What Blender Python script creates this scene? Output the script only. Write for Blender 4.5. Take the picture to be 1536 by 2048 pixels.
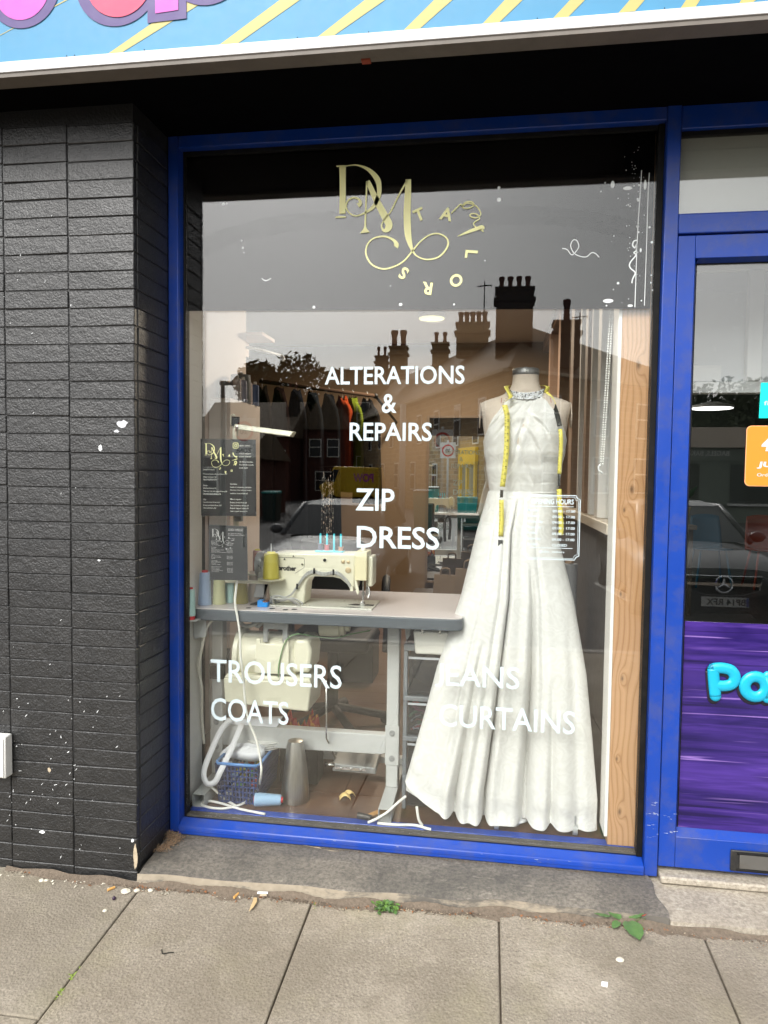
import bpy, bmesh, math, random
from mathutils import Vector, Matrix
from math import sin, cos, pi, radians, exp
random.seed(7)
for _o in list(bpy.data.objects): bpy.data.objects.remove(_o)
S = bpy.context.scene
COL = S.collection

# ---------------------------------------------------------------- camera
cam_d = bpy.data.cameras.new('camera'); cam = bpy.data.objects.new('camera', cam_d); COL.objects.link(cam)
def cam_axes(yaw, pitch, roll):
    f = Vector((-sin(yaw), cos(yaw), 0)); r = Vector((cos(yaw), sin(yaw), 0)); u = Vector((0, 0, 1))
    f, u = f*cos(pitch) - u*sin(pitch), u*cos(pitch) + f*sin(pitch)
    r, u = r*cos(roll) + u*sin(roll), u*cos(roll) - r*sin(roll)
    return r, u, f
_r, _u, _f = cam_axes(radians(8.388), radians(2.901), radians(.7134))
_m = Matrix((_r, _u, -_f)).transposed().to_4x4(); _m.translation = Vector((0, -2.42, 1.32))
cam.matrix_world = _m
cam_d.sensor_fit = 'AUTO'; cam_d.sensor_width = 36; cam_d.lens = 24.98
cam_d.clip_start = .05; cam_d.clip_end = 600
S.camera = cam
# ---------------------------------------------------------------- sky, sun, exposure
SUN_EL, SUN_AZ = 43, 200          # azimuth clockwise from +Y: the sun stands behind the photographer
W = bpy.data.worlds.new("World"); S.world = W; W.use_nodes = True
wn = W.node_tree.nodes; wl = W.node_tree.links
bg = wn['Background']; sky = wn.new('ShaderNodeTexSky'); sky.sky_type = 'NISHITA'; sky.sun_disc = False
sky.sun_elevation = radians(SUN_EL); sky.sun_rotation = radians(SUN_AZ); sky.air_density = 1.6; sky.dust_density = 4.0; sky.ozone_density = 1.0
hs = wn.new('ShaderNodeHueSaturation'); hs.inputs['Saturation'].default_value = .12
wl.new(sky.outputs[0], hs.inputs['Color']); wl.new(hs.outputs[0], bg.inputs['Color']); bg.inputs['Strength'].default_value = .14
sd = bpy.data.lights.new('sun', 'SUN'); sd.energy = 1.25; sd.angle = radians(28); sd.color = (1, .97, .92)
sun = bpy.data.objects.new('sun', sd); COL.objects.link(sun)
_az = radians(SUN_AZ); _el = radians(SUN_EL)
_sv = Vector((sin(_az)*cos(_el), cos(_az)*cos(_el), sin(_el)))
sun.rotation_euler = _sv.to_track_quat('Z', 'Y').to_euler()
S.view_settings.view_transform = 'Standard'; S.view_settings.look = 'None'
S.view_settings.exposure = .95; S.view_settings.gamma = 1; S.view_settings.use_curve_mapping = False
S.render.engine = 'CYCLES'
cy = S.cycles
cy.max_bounces = 12; cy.transparent_max_bounces = 40; cy.glossy_bounces = 8; cy.diffuse_bounces = 4; cy.transmission_bounces = 8
cy.caustics_reflective = False; cy.caustics_refractive = False; cy.sample_clamp_indirect = 6
try:
    cy.use_denoising = True; cy.denoiser = 'OPENIMAGEDENOISE'; cy.denoising_input_passes = 'RGB_ALBEDO_NORMAL'
except Exception: pass

# ---------------------------------------------------------------- mesh helpers
class MB:
    def __init__(s): s.v = []; s.f = []; s.uv = {}
    def add(s, vs, fs):
        n = len(s.v); s.v += [tuple(p) for p in vs]; s.f += [tuple(i+n for i in f) for f in fs]; return s
    def box(s, x0, x1, y0, y1, z0, z1):
        vs = [(x, y, z) for x in (x0, x1) for y in (y0, y1) for z in (z0, z1)]
        return s.add(vs, [(0, 1, 3, 2), (4, 6, 7, 5), (0, 4, 5, 1), (2, 3, 7, 6), (0, 2, 6, 4), (1, 5, 7, 3)])
    def hexa(s, p):   # 8 corners, bottom ring then top ring
        return s.add(p, [(3, 2, 1, 0), (4, 5, 6, 7), (0, 1, 5, 4), (1, 2, 6, 5), (2, 3, 7, 6), (3, 0, 4, 7)])
    def poly(s, pts): return s.add(pts, [tuple(range(len(pts)))])
    def prism(s, pts, a, b, plane='XZ'):
        n = len(pts)
        def P(u, w, d): return {'XZ': (u, d, w), 'XY': (u, w, d), 'YZ': (d, u, w)}[plane]
        vs = [P(u, w, a) for u, w in pts] + [P(u, w, b) for u, w in pts]
        return s.add(vs, [tuple(range(n)), tuple(range(2*n-1, n-1, -1))] + [(i, (i+1) % n, n+(i+1) % n, n+i) for i in range(n)])
    def tube(s, pts, r, n=8, closed=False):
        P = [Vector(p) for p in pts]; m = len(P); R = r if isinstance(r, (list, tuple)) else [r]*m
        up = None; rings = []
        for i in range(m):
            if closed: t = P[(i+1) % m]-P[i-1]
            else: t = P[min(i+1, m-1)]-P[max(i-1, 0)]
            t = t.normalized() if t.length > 1e-9 else Vector((0, 0, 1))
            if up is None: up = t.orthogonal().normalized()
            up = (up - t*up.dot(t)); up = up.normalized() if up.length > 1e-6 else t.orthogonal().normalized()
            w = t.cross(up)
            rings.append([P[i]+(up*cos(2*pi*k/n)+w*sin(2*pi*k/n))*R[i] for k in range(n)])
        vs = [q for ring in rings for q in ring]; fs = []
        for i in range(m if closed else m-1):
            j = (i+1) % m
            for k in range(n): fs.append((i*n+k, i*n+(k+1) % n, j*n+(k+1) % n, j*n+k))
        if not closed: fs += [tuple(range(n-1, -1, -1)), tuple((m-1)*n+k for k in range(n))]
        return s.add(vs, fs)
    def lathe(s, prof, c=(0, 0, 0), ax='Z', n=24):
        vs = []
        for r, h in prof:
            for k in range(n):
                a = 2*pi*k/n; u, w = r*cos(a), r*sin(a)
                vs.append({'Z': (c[0]+u, c[1]+w, c[2]+h), 'X': (c[0]+h, c[1]+u, c[2]+w), 'Y': (c[0]+u, c[1]+h, c[2]+w)}[ax])
        m = len(prof); fs = [(i*n+k, i*n+(k+1) % n, (i+1)*n+(k+1) % n, (i+1)*n+k) for i in range(m-1) for k in range(n)]
        fs += [tuple(range(n-1, -1, -1)), tuple((m-1)*n+k for k in range(n))]
        return s.add(vs, fs)
    def ball(s, c, r, n=10, m=6):
        rx, ry, rz = r if isinstance(r, (tuple, list)) else (r, r, r)
        vs = [(c[0], c[1], c[2]-rz)]
        for i in range(1, m):
            t = -pi/2+pi*i/m
            vs += [(c[0]+rx*cos(t)*cos(2*pi*k/n), c[1]+ry*cos(t)*sin(2*pi*k/n), c[2]+rz*sin(t)) for k in range(n)]
        vs.append((c[0], c[1], c[2]+rz)); L = len(vs)-1
        fs = [(0, 1+(k+1) % n, 1+k) for k in range(n)]
        for i in range(m-2): fs += [(1+i*n+k, 1+i*n+(k+1) % n, 1+(i+1)*n+(k+1) % n, 1+(i+1)*n+k) for k in range(n)]
        fs += [(1+(m-2)*n+k, 1+(m-2)*n+(k+1) % n, L) for k in range(n)]
        return s.add(vs, fs)
    def grid(s, fn, nu, nv, closed_u=False):
        vs = [fn(i, j) for j in range(nv+1) for i in range(nu if closed_u else nu+1)]
        k = nu if closed_u else nu+1
        return s.add(vs, [(j*k+i, j*k+(i+1) % k, (j+1)*k+(i+1) % k, (j+1)*k+i) for j in range(nv) for i in range(nu)])
    def ribbon(s, pts, wid, nrm):     # flat strip of varying width, lying across nrm
        P = [Vector(p) for p in pts]; m = len(P); N = Vector(nrm); vs = []
        for i in range(m):
            t = (P[min(i+1, m-1)]-P[max(i-1, 0)]); t = t.normalized() if t.length else Vector((1, 0, 0))
            sd_ = N.cross(t); sd_ = sd_.normalized() if sd_.length > 1e-6 else Vector((1, 0, 0)); w = (wid[i] if isinstance(wid, (list, tuple)) else wid)/2
            vs += [P[i]-sd_*w, P[i]+sd_*w]
        return s.add(vs, [(2*i, 2*i+1, 2*i+3, 2*i+2) for i in range(m-1)])
    def build(s, name, mat, parent=None, smooth=False, bevel=0, seg=2, recalc=True, solid=0, stuff=False, sub=0):
        off = Vector(parent.matrix_world.translation) if parent else Vector()
        if parent and parent.parent: off = Vector(parent['org'])
        me = bpy.data.meshes.new(name)
        me.from_pydata([(x-off.x, y-off.y, z-off.z) for x, y, z in s.v], [], s.f)
        if recalc:
            b = bmesh.new(); b.from_mesh(me); bmesh.ops.recalc_face_normals(b, faces=b.faces); b.to_mesh(me); b.free()
        me.update()
        if smooth is not False:
            me.polygons.foreach_set('use_smooth', [True]*len(me.polygons))
            if smooth is not True: me.set_sharp_from_angle(angle=radians(smooth))
        if mat: me.materials.append(mat)
        o = bpy.data.objects.new(name, me); COL.objects.link(o)
        if parent: o.parent = parent
        o['org'] = tuple(off)
        if solid:
            m = o.modifiers.new('s', 'SOLIDIFY'); m.thickness = solid; m.offset = 0
        if sub:
            m = o.modifiers.new('u', 'SUBSURF'); m.levels = sub; m.render_levels = sub
        if bevel:
            m = o.modifiers.new('b', 'BEVEL'); m.width = bevel; m.segments = seg; m.limit_method = 'ANGLE'; m.angle_limit = radians(35)
            m.harden_normals = False
            me.polygons.foreach_set('use_smooth', [True]*len(me.polygons)); me.set_sharp_from_angle(angle=radians(50))
        if stuff: o['kind'] = 'stuff'
        return o
def B(*a): return MB().box(*a)
def T(pts, r, n=8, closed=False): return MB().tube(pts, r, n, closed)
def spline(pts, k=6):     # Catmull-Rom through points of any dimension
    out = []; n = len(pts)
    for i in range(n-1):
        p0, p1, p2, p3 = pts[max(i-1, 0)], pts[i], pts[i+1], pts[min(i+2, n-1)]
        for j in range(k):
            t = j/k
            out.append(tuple(.5*((2*b)+(-a+c)*t+(2*a-5*b+4*c-d)*t*t+(-a+3*b-3*c+d)*t**3) for a, b, c, d in zip(p0, p1, p2, p3)))
    out.append(tuple(pts[-1])); return out
def thing(name, label, cat, loc=(0, 0, 0), group=None):
    o = bpy.data.objects.new(name, None); COL.objects.link(o); o.location = loc; o.matrix_world = Matrix.Translation(loc)
    o['label'] = label; o['category'] = cat; o.empty_display_size = .1
    if group: o['group'] = group
    return o
def tag(o, label=None, cat=None, group=None, kind=None):
    for k, v in (('label', label), ('category', cat), ('group', group), ('kind', kind)):
        if v: o[k] = v
    return o
def struct(o): o['kind'] = 'structure'; return o
def dup(o, loc, rot=0, label=None):
    c = o.copy(); COL.objects.link(c); c.location = loc; c.rotation_euler = (0, 0, rot)
    if label: c['label'] = label
    def rec(a, b):
        for ch in a.children:
            d = ch.copy(); COL.objects.link(d); d.parent = b; rec(ch, d)
    rec(o, c); return c
def inst(me, name, parent, loc, mats=None, rot=(0, 0, 0), scale=(1, 1, 1)):
    o = bpy.data.objects.new(name, me); COL.objects.link(o)
    off = Vector(parent.matrix_world.translation) if parent else Vector()
    o.location = Vector(loc)-off; o.rotation_euler = rot; o.scale = scale
    if parent: o.parent = parent
    return o
_tc = {}
def text_geo(body, bold=0, res=3):
    k = (body, bold, res)
    if k in _tc: return _tc[k]
    cu = bpy.data.curves.new('lettering', 'FONT'); cu.body = body; cu.size = 1; cu.offset = bold; cu.resolution_u = res
    ob = bpy.data.objects.new('lettering', cu); COL.objects.link(ob); bpy.context.view_layer.update()
    me = ob.evaluated_get(bpy.context.evaluated_depsgraph_get()).to_mesh()
    vs = [(v.co.x, v.co.y) for v in me.vertices]; fs = [tuple(p.vertices) for p in me.polygons]
    bpy.data.objects.remove(ob); bpy.data.curves.remove(cu)
    _tc[k] = (vs, fs); return _tc[k]
def text(mb, body, o, w=None, h=None, ax=(1, 0, 0), ay=(0, 0, 1), bold=0, res=3, rot=0, slant=0, center=False):
    """flat lettering: o = lower-left corner of the ink (or its centre), w / h = ink width and height"""
    vs, fs = text_geo(body, bold, res)
    if not vs: return mb
    x0 = min(v[0] for v in vs); x1 = max(v[0] for v in vs); y0 = min(v[1] for v in vs); y1 = max(v[1] for v in vs)
    sy = h/(y1-y0) if h else None; sx = w/(x1-x0) if w else sy
    if sy is None: sy = sx
    ax, ay, o = Vector(ax), Vector(ay), Vector(o); out = []
    for x, y in vs:
        a, b = (x-x0)*sx, (y-y0)*sy
        if center: a -= (x1-x0)*sx/2; b -= (y1-y0)*sy/2
        a += slant*b
        a, b = a*cos(rot)-b*sin(rot), a*sin(rot)+b*cos(rot)
        out.append(o+ax*a+ay*b)
    return mb.add(out, fs)

# ---------------------------------------------------------------- material helpers
MATS = {}
class N:
    def __init__(s, name):
        s.m = bpy.data.materials.new(name); s.m.use_nodes = True; s.t = s.m.node_tree; s.p = s.t.nodes['Principled BSDF']; s.out = s.t.nodes['Material Output']
        s._co = None
    def n(s, typ, **kw):
        x = s.t.nodes.new('ShaderNode'+typ)
        for k, v in kw.items():
            if k[0] == '_': setattr(x, k[1:], v)
            else:
                key = k.replace('__', ' ')
                i = x.inputs[int(key[1:])] if key[0] == 'i' and key[1:].isdigit() else x.inputs[key]
                if isinstance(v, bpy.types.NodeSocket): s.t.links.new(v, i)
                else: i.default_value = v
        return x
    def co(s, scale=None, loc=None, rot=None):
        if s._co is None: s._co = s.n('TexCoord').outputs['Object']
        if scale is None and loc is None and rot is None: return s._co
        m = s.n('Mapping', Vector=s._co)
        if scale: m.inputs['Scale'].default_value = scale
        if loc: m.inputs['Location'].default_value = loc
        if rot: m.inputs['Rotation'].default_value = rot
        return m.outputs[0]
    def noise(s, scale, detail=3, rough=.55, co=None, dist=0):
        return s.n('TexNoise', Vector=co if co is not None else s.co(), Scale=scale, Detail=detail, Roughness=rough, Distortion=dist).outputs['Fac']
    def ramp(s, fac, stops):
        r = s.n('ValToRGB', Fac=fac); e = r.color_ramp.elements
        while len(e) < len(stops): e.new(.5)
        for i, (p, c) in enumerate(stops): e[i].position = p; e[i].color = (c[0], c[1], c[2], 1) if hasattr(c, '__len__') else (c, c, c, 1)
        return r.outputs['Color']
    def mix(s, fac, a, b):
        x = s.n('Mix', _data_type='RGBA')
        for k, v in ((0, fac), (6, a), (7, b)):
            if isinstance(v, bpy.types.NodeSocket): s.t.links.new(v, x.inputs[k])
            elif k: x.inputs[k].default_value = (v[0], v[1], v[2], 1)
            else: x.inputs[k].default_value = v
        return x.outputs[2]
    def math(s, op, a, b=0., c=None):
        x = s.n('Math', _operation=op)
        for i, v in enumerate((a, b) if c is None else (a, b, c)):
            if isinstance(v, bpy.types.NodeSocket): s.t.links.new(v, x.inputs[i])
            else: x.inputs[i].default_value = v
        return x.outputs[0]
    def set(s, **kw):
        for k, v in kw.items():
            k = {'col': 'Base Color', 'rough': 'Roughness', 'metal': 'Metallic', 'spec': 'Specular IOR Level', 'coat': 'Coat Weight', 'alpha': 'Alpha', 'trans': 'Transmission Weight', 'ior': 'IOR', 'sheen': 'Sheen Weight', 'ecol': 'Emission Color', 'estr': 'Emission Strength', 'crough': 'Coat Roughness'}[k]
            if isinstance(v, bpy.types.NodeSocket): s.t.links.new(v, s.p.inputs[k])
            else: s.p.inputs[k].default_value = (v[0], v[1], v[2], 1) if hasattr(v, '__len__') else v
        return s
    def bump(s, h, strength=.3, dist=.01):
        b = s.n('Bump', Height=h, Strength=strength, Distance=dist); s.t.links.new(b.outputs[0], s.p.inputs['Normal']); return s
def pm(name, col, rough=.55, metal=0, var=.12, vs=6, bump=0, bs=60, bd=.004, spec=.5, coat=0, dirt=0):
    if name in MATS: return MATS[name]
    k = N(name); a = [max(0, c*(1-var)) for c in col]; b = [min(1, c*(1+var)) for c in col]
    c = k.mix(k.noise(vs), a, b)
    if dirt: c = k.mix(k.math('MULTIPLY', k.ramp(k.noise(vs*3, 6, .7), [(.5, 0), (.75, 1)]), dirt), c, (.10, .085, .065))
    k.set(col=c, rough=k.math('ADD', k.math('MULTIPLY', k.noise(vs*5), .16), rough-.08), metal=metal, spec=spec, coat=coat)
    if bump: k.bump(k.noise(bs, 4), bump, bd)
    MATS[name] = k.m; return k.m
def emit(name, col, st):
    k = N(name); k.set(col=(0, 0, 0), ecol=col, estr=st); return k.m
def glass_mat(name, r0, tint=(1, 1, 1)):
    k = N(name); k.t.nodes.remove(k.p)
    lw = k.n('LayerWeight', Blend=.5)
    f5 = k.math('POWER', lw.outputs['Facing'], 5.)
    fac = k.math('MULTIPLY_ADD', f5, 1-r0, r0)
    tr = k.n('BsdfTransparent'); tr.inputs[0].default_value = (*tint, 1)
    gl = k.n('BsdfGlossy', _distribution='GGX'); gl.inputs['Roughness'].default_value = 0; gl.inputs['Color'].default_value = (1, 1, 1, 1)
    mx = k.n('MixShader', Fac=fac); k.t.links.new(tr.outputs[0], mx.inputs[1]); k.t.links.new(gl.outputs[0], mx.inputs[2])
    k.t.links.new(mx.outputs[0], k.out.inputs[0]); return k.m
LOGO = [[(-0.5208, 2.3825, 0.0229), (-0.5197, 2.3411, 0.0216), (-0.5192, 2.2884, 0.0216), (-0.5199, 2.2224, 0.0216)], [(-0.5421, 2.3836, 0.004), (-0.5276, 2.3829, 0.0054), (-0.5037, 2.3823, 0.004)], [(-0.5446, 2.2109, 0.0034), (-0.526, 2.2115, 0.0061), (-0.5068, 2.2107, 0.004)], [(-0.5071, 2.3825, 0.0034), (-0.4696, 2.3832, 0.0047), (-0.4286, 2.3655, 0.0121), (-0.3998, 2.3341, 0.0189), (-0.392, 2.3037, 0.0162), (-0.395, 2.2731, 0.0148), (-0.4136, 2.2391, 0.0121), (-0.444, 2.2207, 0.0054), (-0.4746, 2.2134, 0.0047), (-0.498, 2.2268, 0.0047), (-0.5071, 2.247, 0.0054), (-0.4991, 2.2671, 0.0054), (-0.4787, 2.2748, 0.0061), (-0.4615, 2.2674, 0.0081), (-0.4573, 2.2541, 0.0121), (-0.4654, 2.2479, 0.0162)], [(-0.435, 2.3279, 0.0061), (-0.437, 2.2651, 0.0054), (-0.4389, 2.1928, 0.0061), (-0.4393, 2.1718, 0.0094), (-0.4392, 2.1573, 0.0296), (-0.4391, 2.1546, 0.0337)], [(-0.4329, 2.3278, 0.0135), (-0.4267, 2.317, 0.0162), (-0.4044, 2.2689, 0.0202), (-0.374, 2.2126, 0.0243), (-0.3574, 2.1818, 0.0243), (-0.3612, 2.1649, 0.0216), (-0.3747, 2.1601, 0.0094), (-0.3823, 2.1762, 0.0047), (-0.3738, 2.1955, 0.004), (-0.3512, 2.2234, 0.0047), (-0.325, 2.2745, 0.0054), (-0.2949, 2.3265, 0.0061)], [(-0.2923, 2.3277, 0.0189), (-0.2929, 2.2783, 0.0216), (-0.2947, 2.2133, 0.0243), (-0.2911, 2.1479, 0.0229), (-0.2839, 2.1149, 0.0162), (-0.2741, 2.0884, 0.0081), (-0.2564, 2.0682, 0.0047), (-0.2229, 2.0573, 0.0047), (-0.1832, 2.0658, 0.0054), (-0.156, 2.0974, 0.0061), (-0.1578, 2.1248, 0.0054), (-0.1858, 2.142, 0.0047), (-0.2176, 2.1386, 0.0047), (-0.2492, 2.1169, 0.0047), (-0.2741, 2.0884, 0.0061), (-0.3018, 2.0565, 0.0054), (-0.3353, 2.0378, 0.0054), (-0.3758, 2.0304, 0.0054), (-0.4147, 2.0468, 0.0061), (-0.4349, 2.0805, 0.0061), (-0.4312, 2.1134, 0.0054), (-0.4083, 2.135, 0.0054), (-0.3717, 2.1397, 0.0061), (-0.3418, 2.1274, 0.0088), (-0.3295, 2.1112, 0.0148), (-0.3334, 2.1035, 0.0189)], [(-0.1217, 2.1313, 0.002), (-0.0846, 2.1454, 0.0094), (-0.0457, 2.1581, 0.0121), (-0.0367, 2.1604, 0.0067)]]
THREAD = [[(-0.1447, 2.2085, 0.004), (-0.1266, 2.2258, 0.004), (-0.1124, 2.2368, 0.004), (-0.1057, 2.2249, 0.004), (-0.0873, 2.2229, 0.004), (-0.0693, 2.2318, 0.004), (-0.0773, 2.243, 0.004), (-0.0968, 2.2426, 0.004), (-0.1097, 2.229, 0.004), (-0.0903, 2.2397, 0.004), (-0.0614, 2.2282, 0.004), (-0.0467, 2.2064, 0.004), (-0.051, 2.1937, 0.004), (-0.0672, 2.1899, 0.004), (-0.0816, 2.1969, 0.004), (-0.0772, 2.2038, 0.004), (-0.0596, 2.2018, 0.004), (-0.0496, 2.1872, 0.004), (-0.063, 2.1781, 0.004), (-0.0694, 2.1694, 0.004), (-0.0601, 2.158, 0.004), (-0.043, 2.1503, 0.004), (-0.034, 2.1564, 0.004), (-0.0419, 2.1631, 0.004), (-0.047, 2.153, 0.004), (-0.0351, 2.1436, 0.004)]]
RING = [('T', -0.2532, 2.2083, 22), ('A', -0.1605, 2.2065, -14), ('L', -0.0747, 2.0701, -96), ('O', -0.1244, 1.9846, -140), ('R', -0.2228, 1.9604, -188), ('S', -0.3039, 2.0138, -212)]
SQUIG = [[(0.2242, 2.0825, 0.0027), (0.2401, 2.0782, 0.0027), (0.2531, 2.0618, 0.0027), (0.2625, 2.0634, 0.0027), (0.2777, 2.0852, 0.0027), (0.2708, 2.1064, 0.0027), (0.2582, 2.1074, 0.0027), (0.2518, 2.0892, 0.0027), (0.2624, 2.0666, 0.0027), (0.2816, 2.0552, 0.0027), (0.3036, 2.0526, 0.0027), (0.3189, 2.0648, 0.0027), (0.3315, 2.0625, 0.0027), (0.3443, 2.0494, 0.0027)], [(0.4622, 2.1007, 0.0043), (0.4529, 2.0978, 0.0043), (0.4493, 2.0851, 0.0043), (0.4566, 2.0768, 0.0043), (0.4625, 2.0887, 0.0043), (0.4616, 2.0686, 0.0043), (0.4539, 2.0608, 0.0043), (0.4605, 2.0526, 0.0043), (0.443, 2.029, 0.0043), (0.4435, 2.0128, 0.0043), (0.4597, 1.9962, 0.0043), (0.4524, 1.9762, 0.0043), (0.4505, 1.9625, 0.0043)], [(0.4705, 2.324, 0.0026), (0.4685, 2.2605, 0.0026), (0.4635, 2.1087, 0.0026), (0.4622, 1.8846, 0.0026)], [(0.4949, 2.3149, 0.0022), (0.4929, 2.2275, 0.0026), (0.493, 2.0676, 0.0022), (0.492, 1.8888, 0.0022)], [(-0.8109, 2.0138, 0.0017), (-0.8017, 2.0066, 0.0026), (-0.7907, 2.0054, 0.0026), (-0.7761, 2.0129, 0.0017)]]
SPOTS = [(0.0129, 2.2893, 0.0052, 1), (0.0137, 2.2499, 0.0069, 1), (0.3806, 2.2829, 0.0077, 1.6), (0.4828, 2.2773, 0.0069, 2.4), (0.3567, 2.2896, 0.0026, 1), (0.344, 2.2621, 0.0026, 1), (0.4283, 2.2687, 0.006, 0.4), (0.4477, 2.2758, 0.0026, 1), (0.4633, 2.2766, 0.0034, 1), (0.4322, 2.2157, 0.0026, 1), (0.4378, 2.2107, 0.0026, 1), (0.4607, 2.2329, 0.0034, 1), (0.4631, 2.2288, 0.0043, 1), (0.4633, 2.1448, 0.0043, 1), (0.4662, 2.1263, 0.0034, 1), (0.5009, 2.141, 0.0034, 1), (0.5094, 2.0927, 0.0043, 1), (0.4749, 2.0682, 0.0043, 1.6), (0.4069, 1.9637, 0.0043, 1), (0.3924, 1.9438, 0.0017, 1), (0.3767, 1.9068, 0.0069, 0.4), (0.511, 1.9867, 0.0026, 1), (0.4821, 1.9052, 0.0026, 1), (0.4471, 1.8898, 0.0043, 0.5), (-0.3142, 1.911, 0.0052, 0.8), (-0.1306, 1.9069, 0.0034, 1), (-0.0289, 2.0502, 0.0017, 1), (0.5102, 1.9625, 0.0026, 1), (0.5164, 1.9382, 0.0026, 1), (0.3716, 1.8914, 0.0026, 1), (-0.3506, 1.9747, 0.0017, 1), (-0.9526, 2.2772, 0.0052, 1.0), (-0.9406, 2.2784, 0.0026, 1.0), (-0.8849, 2.1467, 0.0026, 1.0), (-0.8802, 2.1222, 0.0034, 1.0), (-0.8765, 2.1047, 0.0017, 1.0), (-0.6205, 1.9084, 0.0052, 1.0)]
PLEATS = [[(0.1395, 1.5556), (0.1232, 1.5002), (0.1067, 1.4464), (0.094, 1.3745), (0.06, 1.302)], [(0.1395, 1.5556), (0.1682, 1.5306), (0.2005, 1.4986), (0.2155, 1.4559)], [(0.1228, 1.5163), (0.152, 1.4699), (0.1778, 1.42), (0.1858, 1.3754)], [(0.1045, 1.4662), (0.1253, 1.4017), (0.1479, 1.3391), (0.1666, 1.2908)], [(0.1455, 1.6018), (0.1043, 1.5538), (0.0611, 1.5055), (0.0176, 1.455)], [(0.1034, 1.5984), (0.0514, 1.5449), (-0.0009, 1.4873), (-0.0184, 1.4638)], [(0.1596, 1.5982), (0.1395, 1.5556)], [(0.0682, 1.5896), (0.0335, 1.5485), (0.0021, 1.5125)]]
TAPE1 = [(0.0701, 1.6118), (0.053, 1.5943), (0.0499, 1.5732), (0.0576, 1.5414), (0.0587, 1.4885), (0.0584, 1.4177), (0.0529, 1.3466), (0.0456, 1.2753), (0.0445, 1.2396), (0.046, 1.1681), (0.044, 1.0963), (0.0435, 1.0315)]
TAPE2 = [(0.1949, 1.6334), (0.2127, 1.6123), (0.2238, 1.5773), (0.2354, 1.5247), (0.2419, 1.4721), (0.2431, 1.4194), (0.241, 1.3665), (0.2405, 1.3135), (0.2418, 1.2604), (0.2466, 1.2073), (0.2513, 1.1541), (0.2505, 1.1185)]
CABLE1 = [(-0.912, 0.085, 0.957), (-0.9196, 0.085, 0.8916), (-0.9234, 0.085, 0.8448), (-0.9136, 0.085, 0.7892), (-0.9038, 0.085, 0.724), (-0.9017, 0.085, 0.649), (-0.8898, 0.085, 0.5555), (-0.8838, 0.085, 0.4804), (-0.87, 0.085, 0.4055), (-0.8408, 0.085, 0.3354), (-0.8231, 0.085, 0.2569), (-0.8209, 0.085, 0.1962), (-0.8894, 0.2321, 0.062), (-0.9053, 0.1375, 0.062), (-0.9524, 0.0877, 0.062), (-1.0078, 0.078, 0.062), (-1.0579, 0.0982, 0.062), (-1.0487, 0.1294, 0.062), (-0.9954, 0.1218, 0.062), (-0.9034, 0.088, 0.062), (-0.7988, 0.0661, 0.062)]
CABLE2 = [(-1.0712, 0.13, 0.172), (-1.055, 0.13, 0.1399), (-1.0187, 0.13, 0.1074), (-0.9889, 0.1571, 0.062), (-0.9267, 0.1087, 0.062)]
CABLE3 = [(-0.2748, 0.075, 0.168), (-0.3053, 0.075, 0.1397), (-0.3414, 0.075, 0.1034), (-0.3833, 0.075, 0.0738), (-0.4126, 0.075, 0.0583)]
CABLE4 = [(-0.3768, 0.0699, 0.062), (-0.3127, 0.0697, 0.062), (-0.241, 0.0784, 0.062), (-0.1924, 0.061, 0.062), (-0.1815, 0.0592, 0.062), (-0.1994, 0.075, 0.0857), (-0.2052, 0.075, 0.1128)]
# ---------------------------------------------------------------- materials
def mat_black_brick():
    k = N('black_paint_brick'); k._co = k.n('NewGeometry').outputs['Position']; sp = k.n('TexVoronoi', Vector=k.co((1, 1, 1)), Scale=70.)
    z = k.n('SeparateXYZ', Vector=k.n('NewGeometry').outputs['Position']).outputs['Z']
    low = k.math('MULTIPLY_ADD', z, -.012, .062)          # more chips near the pavement
    patch = k.ramp(k.noise(5, 3), [(.45, .25), (.7, 1)])
    chip = k.math('LESS_THAN', k.math('DIVIDE', sp.outputs['Distance'], patch), k.math('MULTIPLY', low, 1.1))
    chip = k.math('MULTIPLY', chip, k.math('GREATER_THAN', k.noise(31, 2), .6))
    dust = k.math('MULTIPLY', k.ramp(k.noise(14, 6, .75), [(.45, 0), (.75, 1)]), .5)
    c = k.mix(dust, (.008, .0083, .009), (.032, .031, .030))
    k.set(col=k.mix(chip, c, (.62, .6, .56)), rough=k.math('MULTIPLY_ADD', k.noise(9, 4), .22, .34), spec=.7, coat=.25, crough=.38)
    h = k.math('ADD', k.math('MULTIPLY', k.noise(150, 3), 1), k.math('MULTIPLY', k.noise(45, 4), 1.2))
    k.bump(h, .6, .005); return k.m
M_BRICK = mat_black_brick()
M_MORTAR = pm('black_paint_mortar', (.016, .016, .016), .5, bump=.5, bs=120)
def mat_blue():
    k = N('blue_paint'); s = k.noise(4, 5, .6, k.co((6, 6, 1.2)))
    c = k.mix(k.noise(2.5, 3), (.004, .042, .29), (.008, .054, .37))
    scr = k.math('GREATER_THAN', k.noise(26, 5, .72, k.co((3, 3, 22))), .70)
    c = k.mix(k.math('MULTIPLY', scr, .5), c, (.35, .4, .6))
    c = k.mix(k.math('MULTIPLY', k.ramp(k.noise(13, 6, .75), [(.46, 0), (.72, 1)]), .38), c, (.10, .095, .11))
    k.set(col=c, rough=k.math('MULTIPLY_ADD', s, .25, .22)).bump(k.noise(60, 3), .06, .002); return k.m
M_BLUE = mat_blue()
M_GASKET = pm('black_gasket', (.006, .006, .006), .6, var=.3, dirt=.12, spec=.2)
M_PANE = glass_mat('window_glass', .044, (.995, 1, .995))
M_DOORGLASS = glass_mat('door_glass', .092, (.97, .98, .975))
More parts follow.
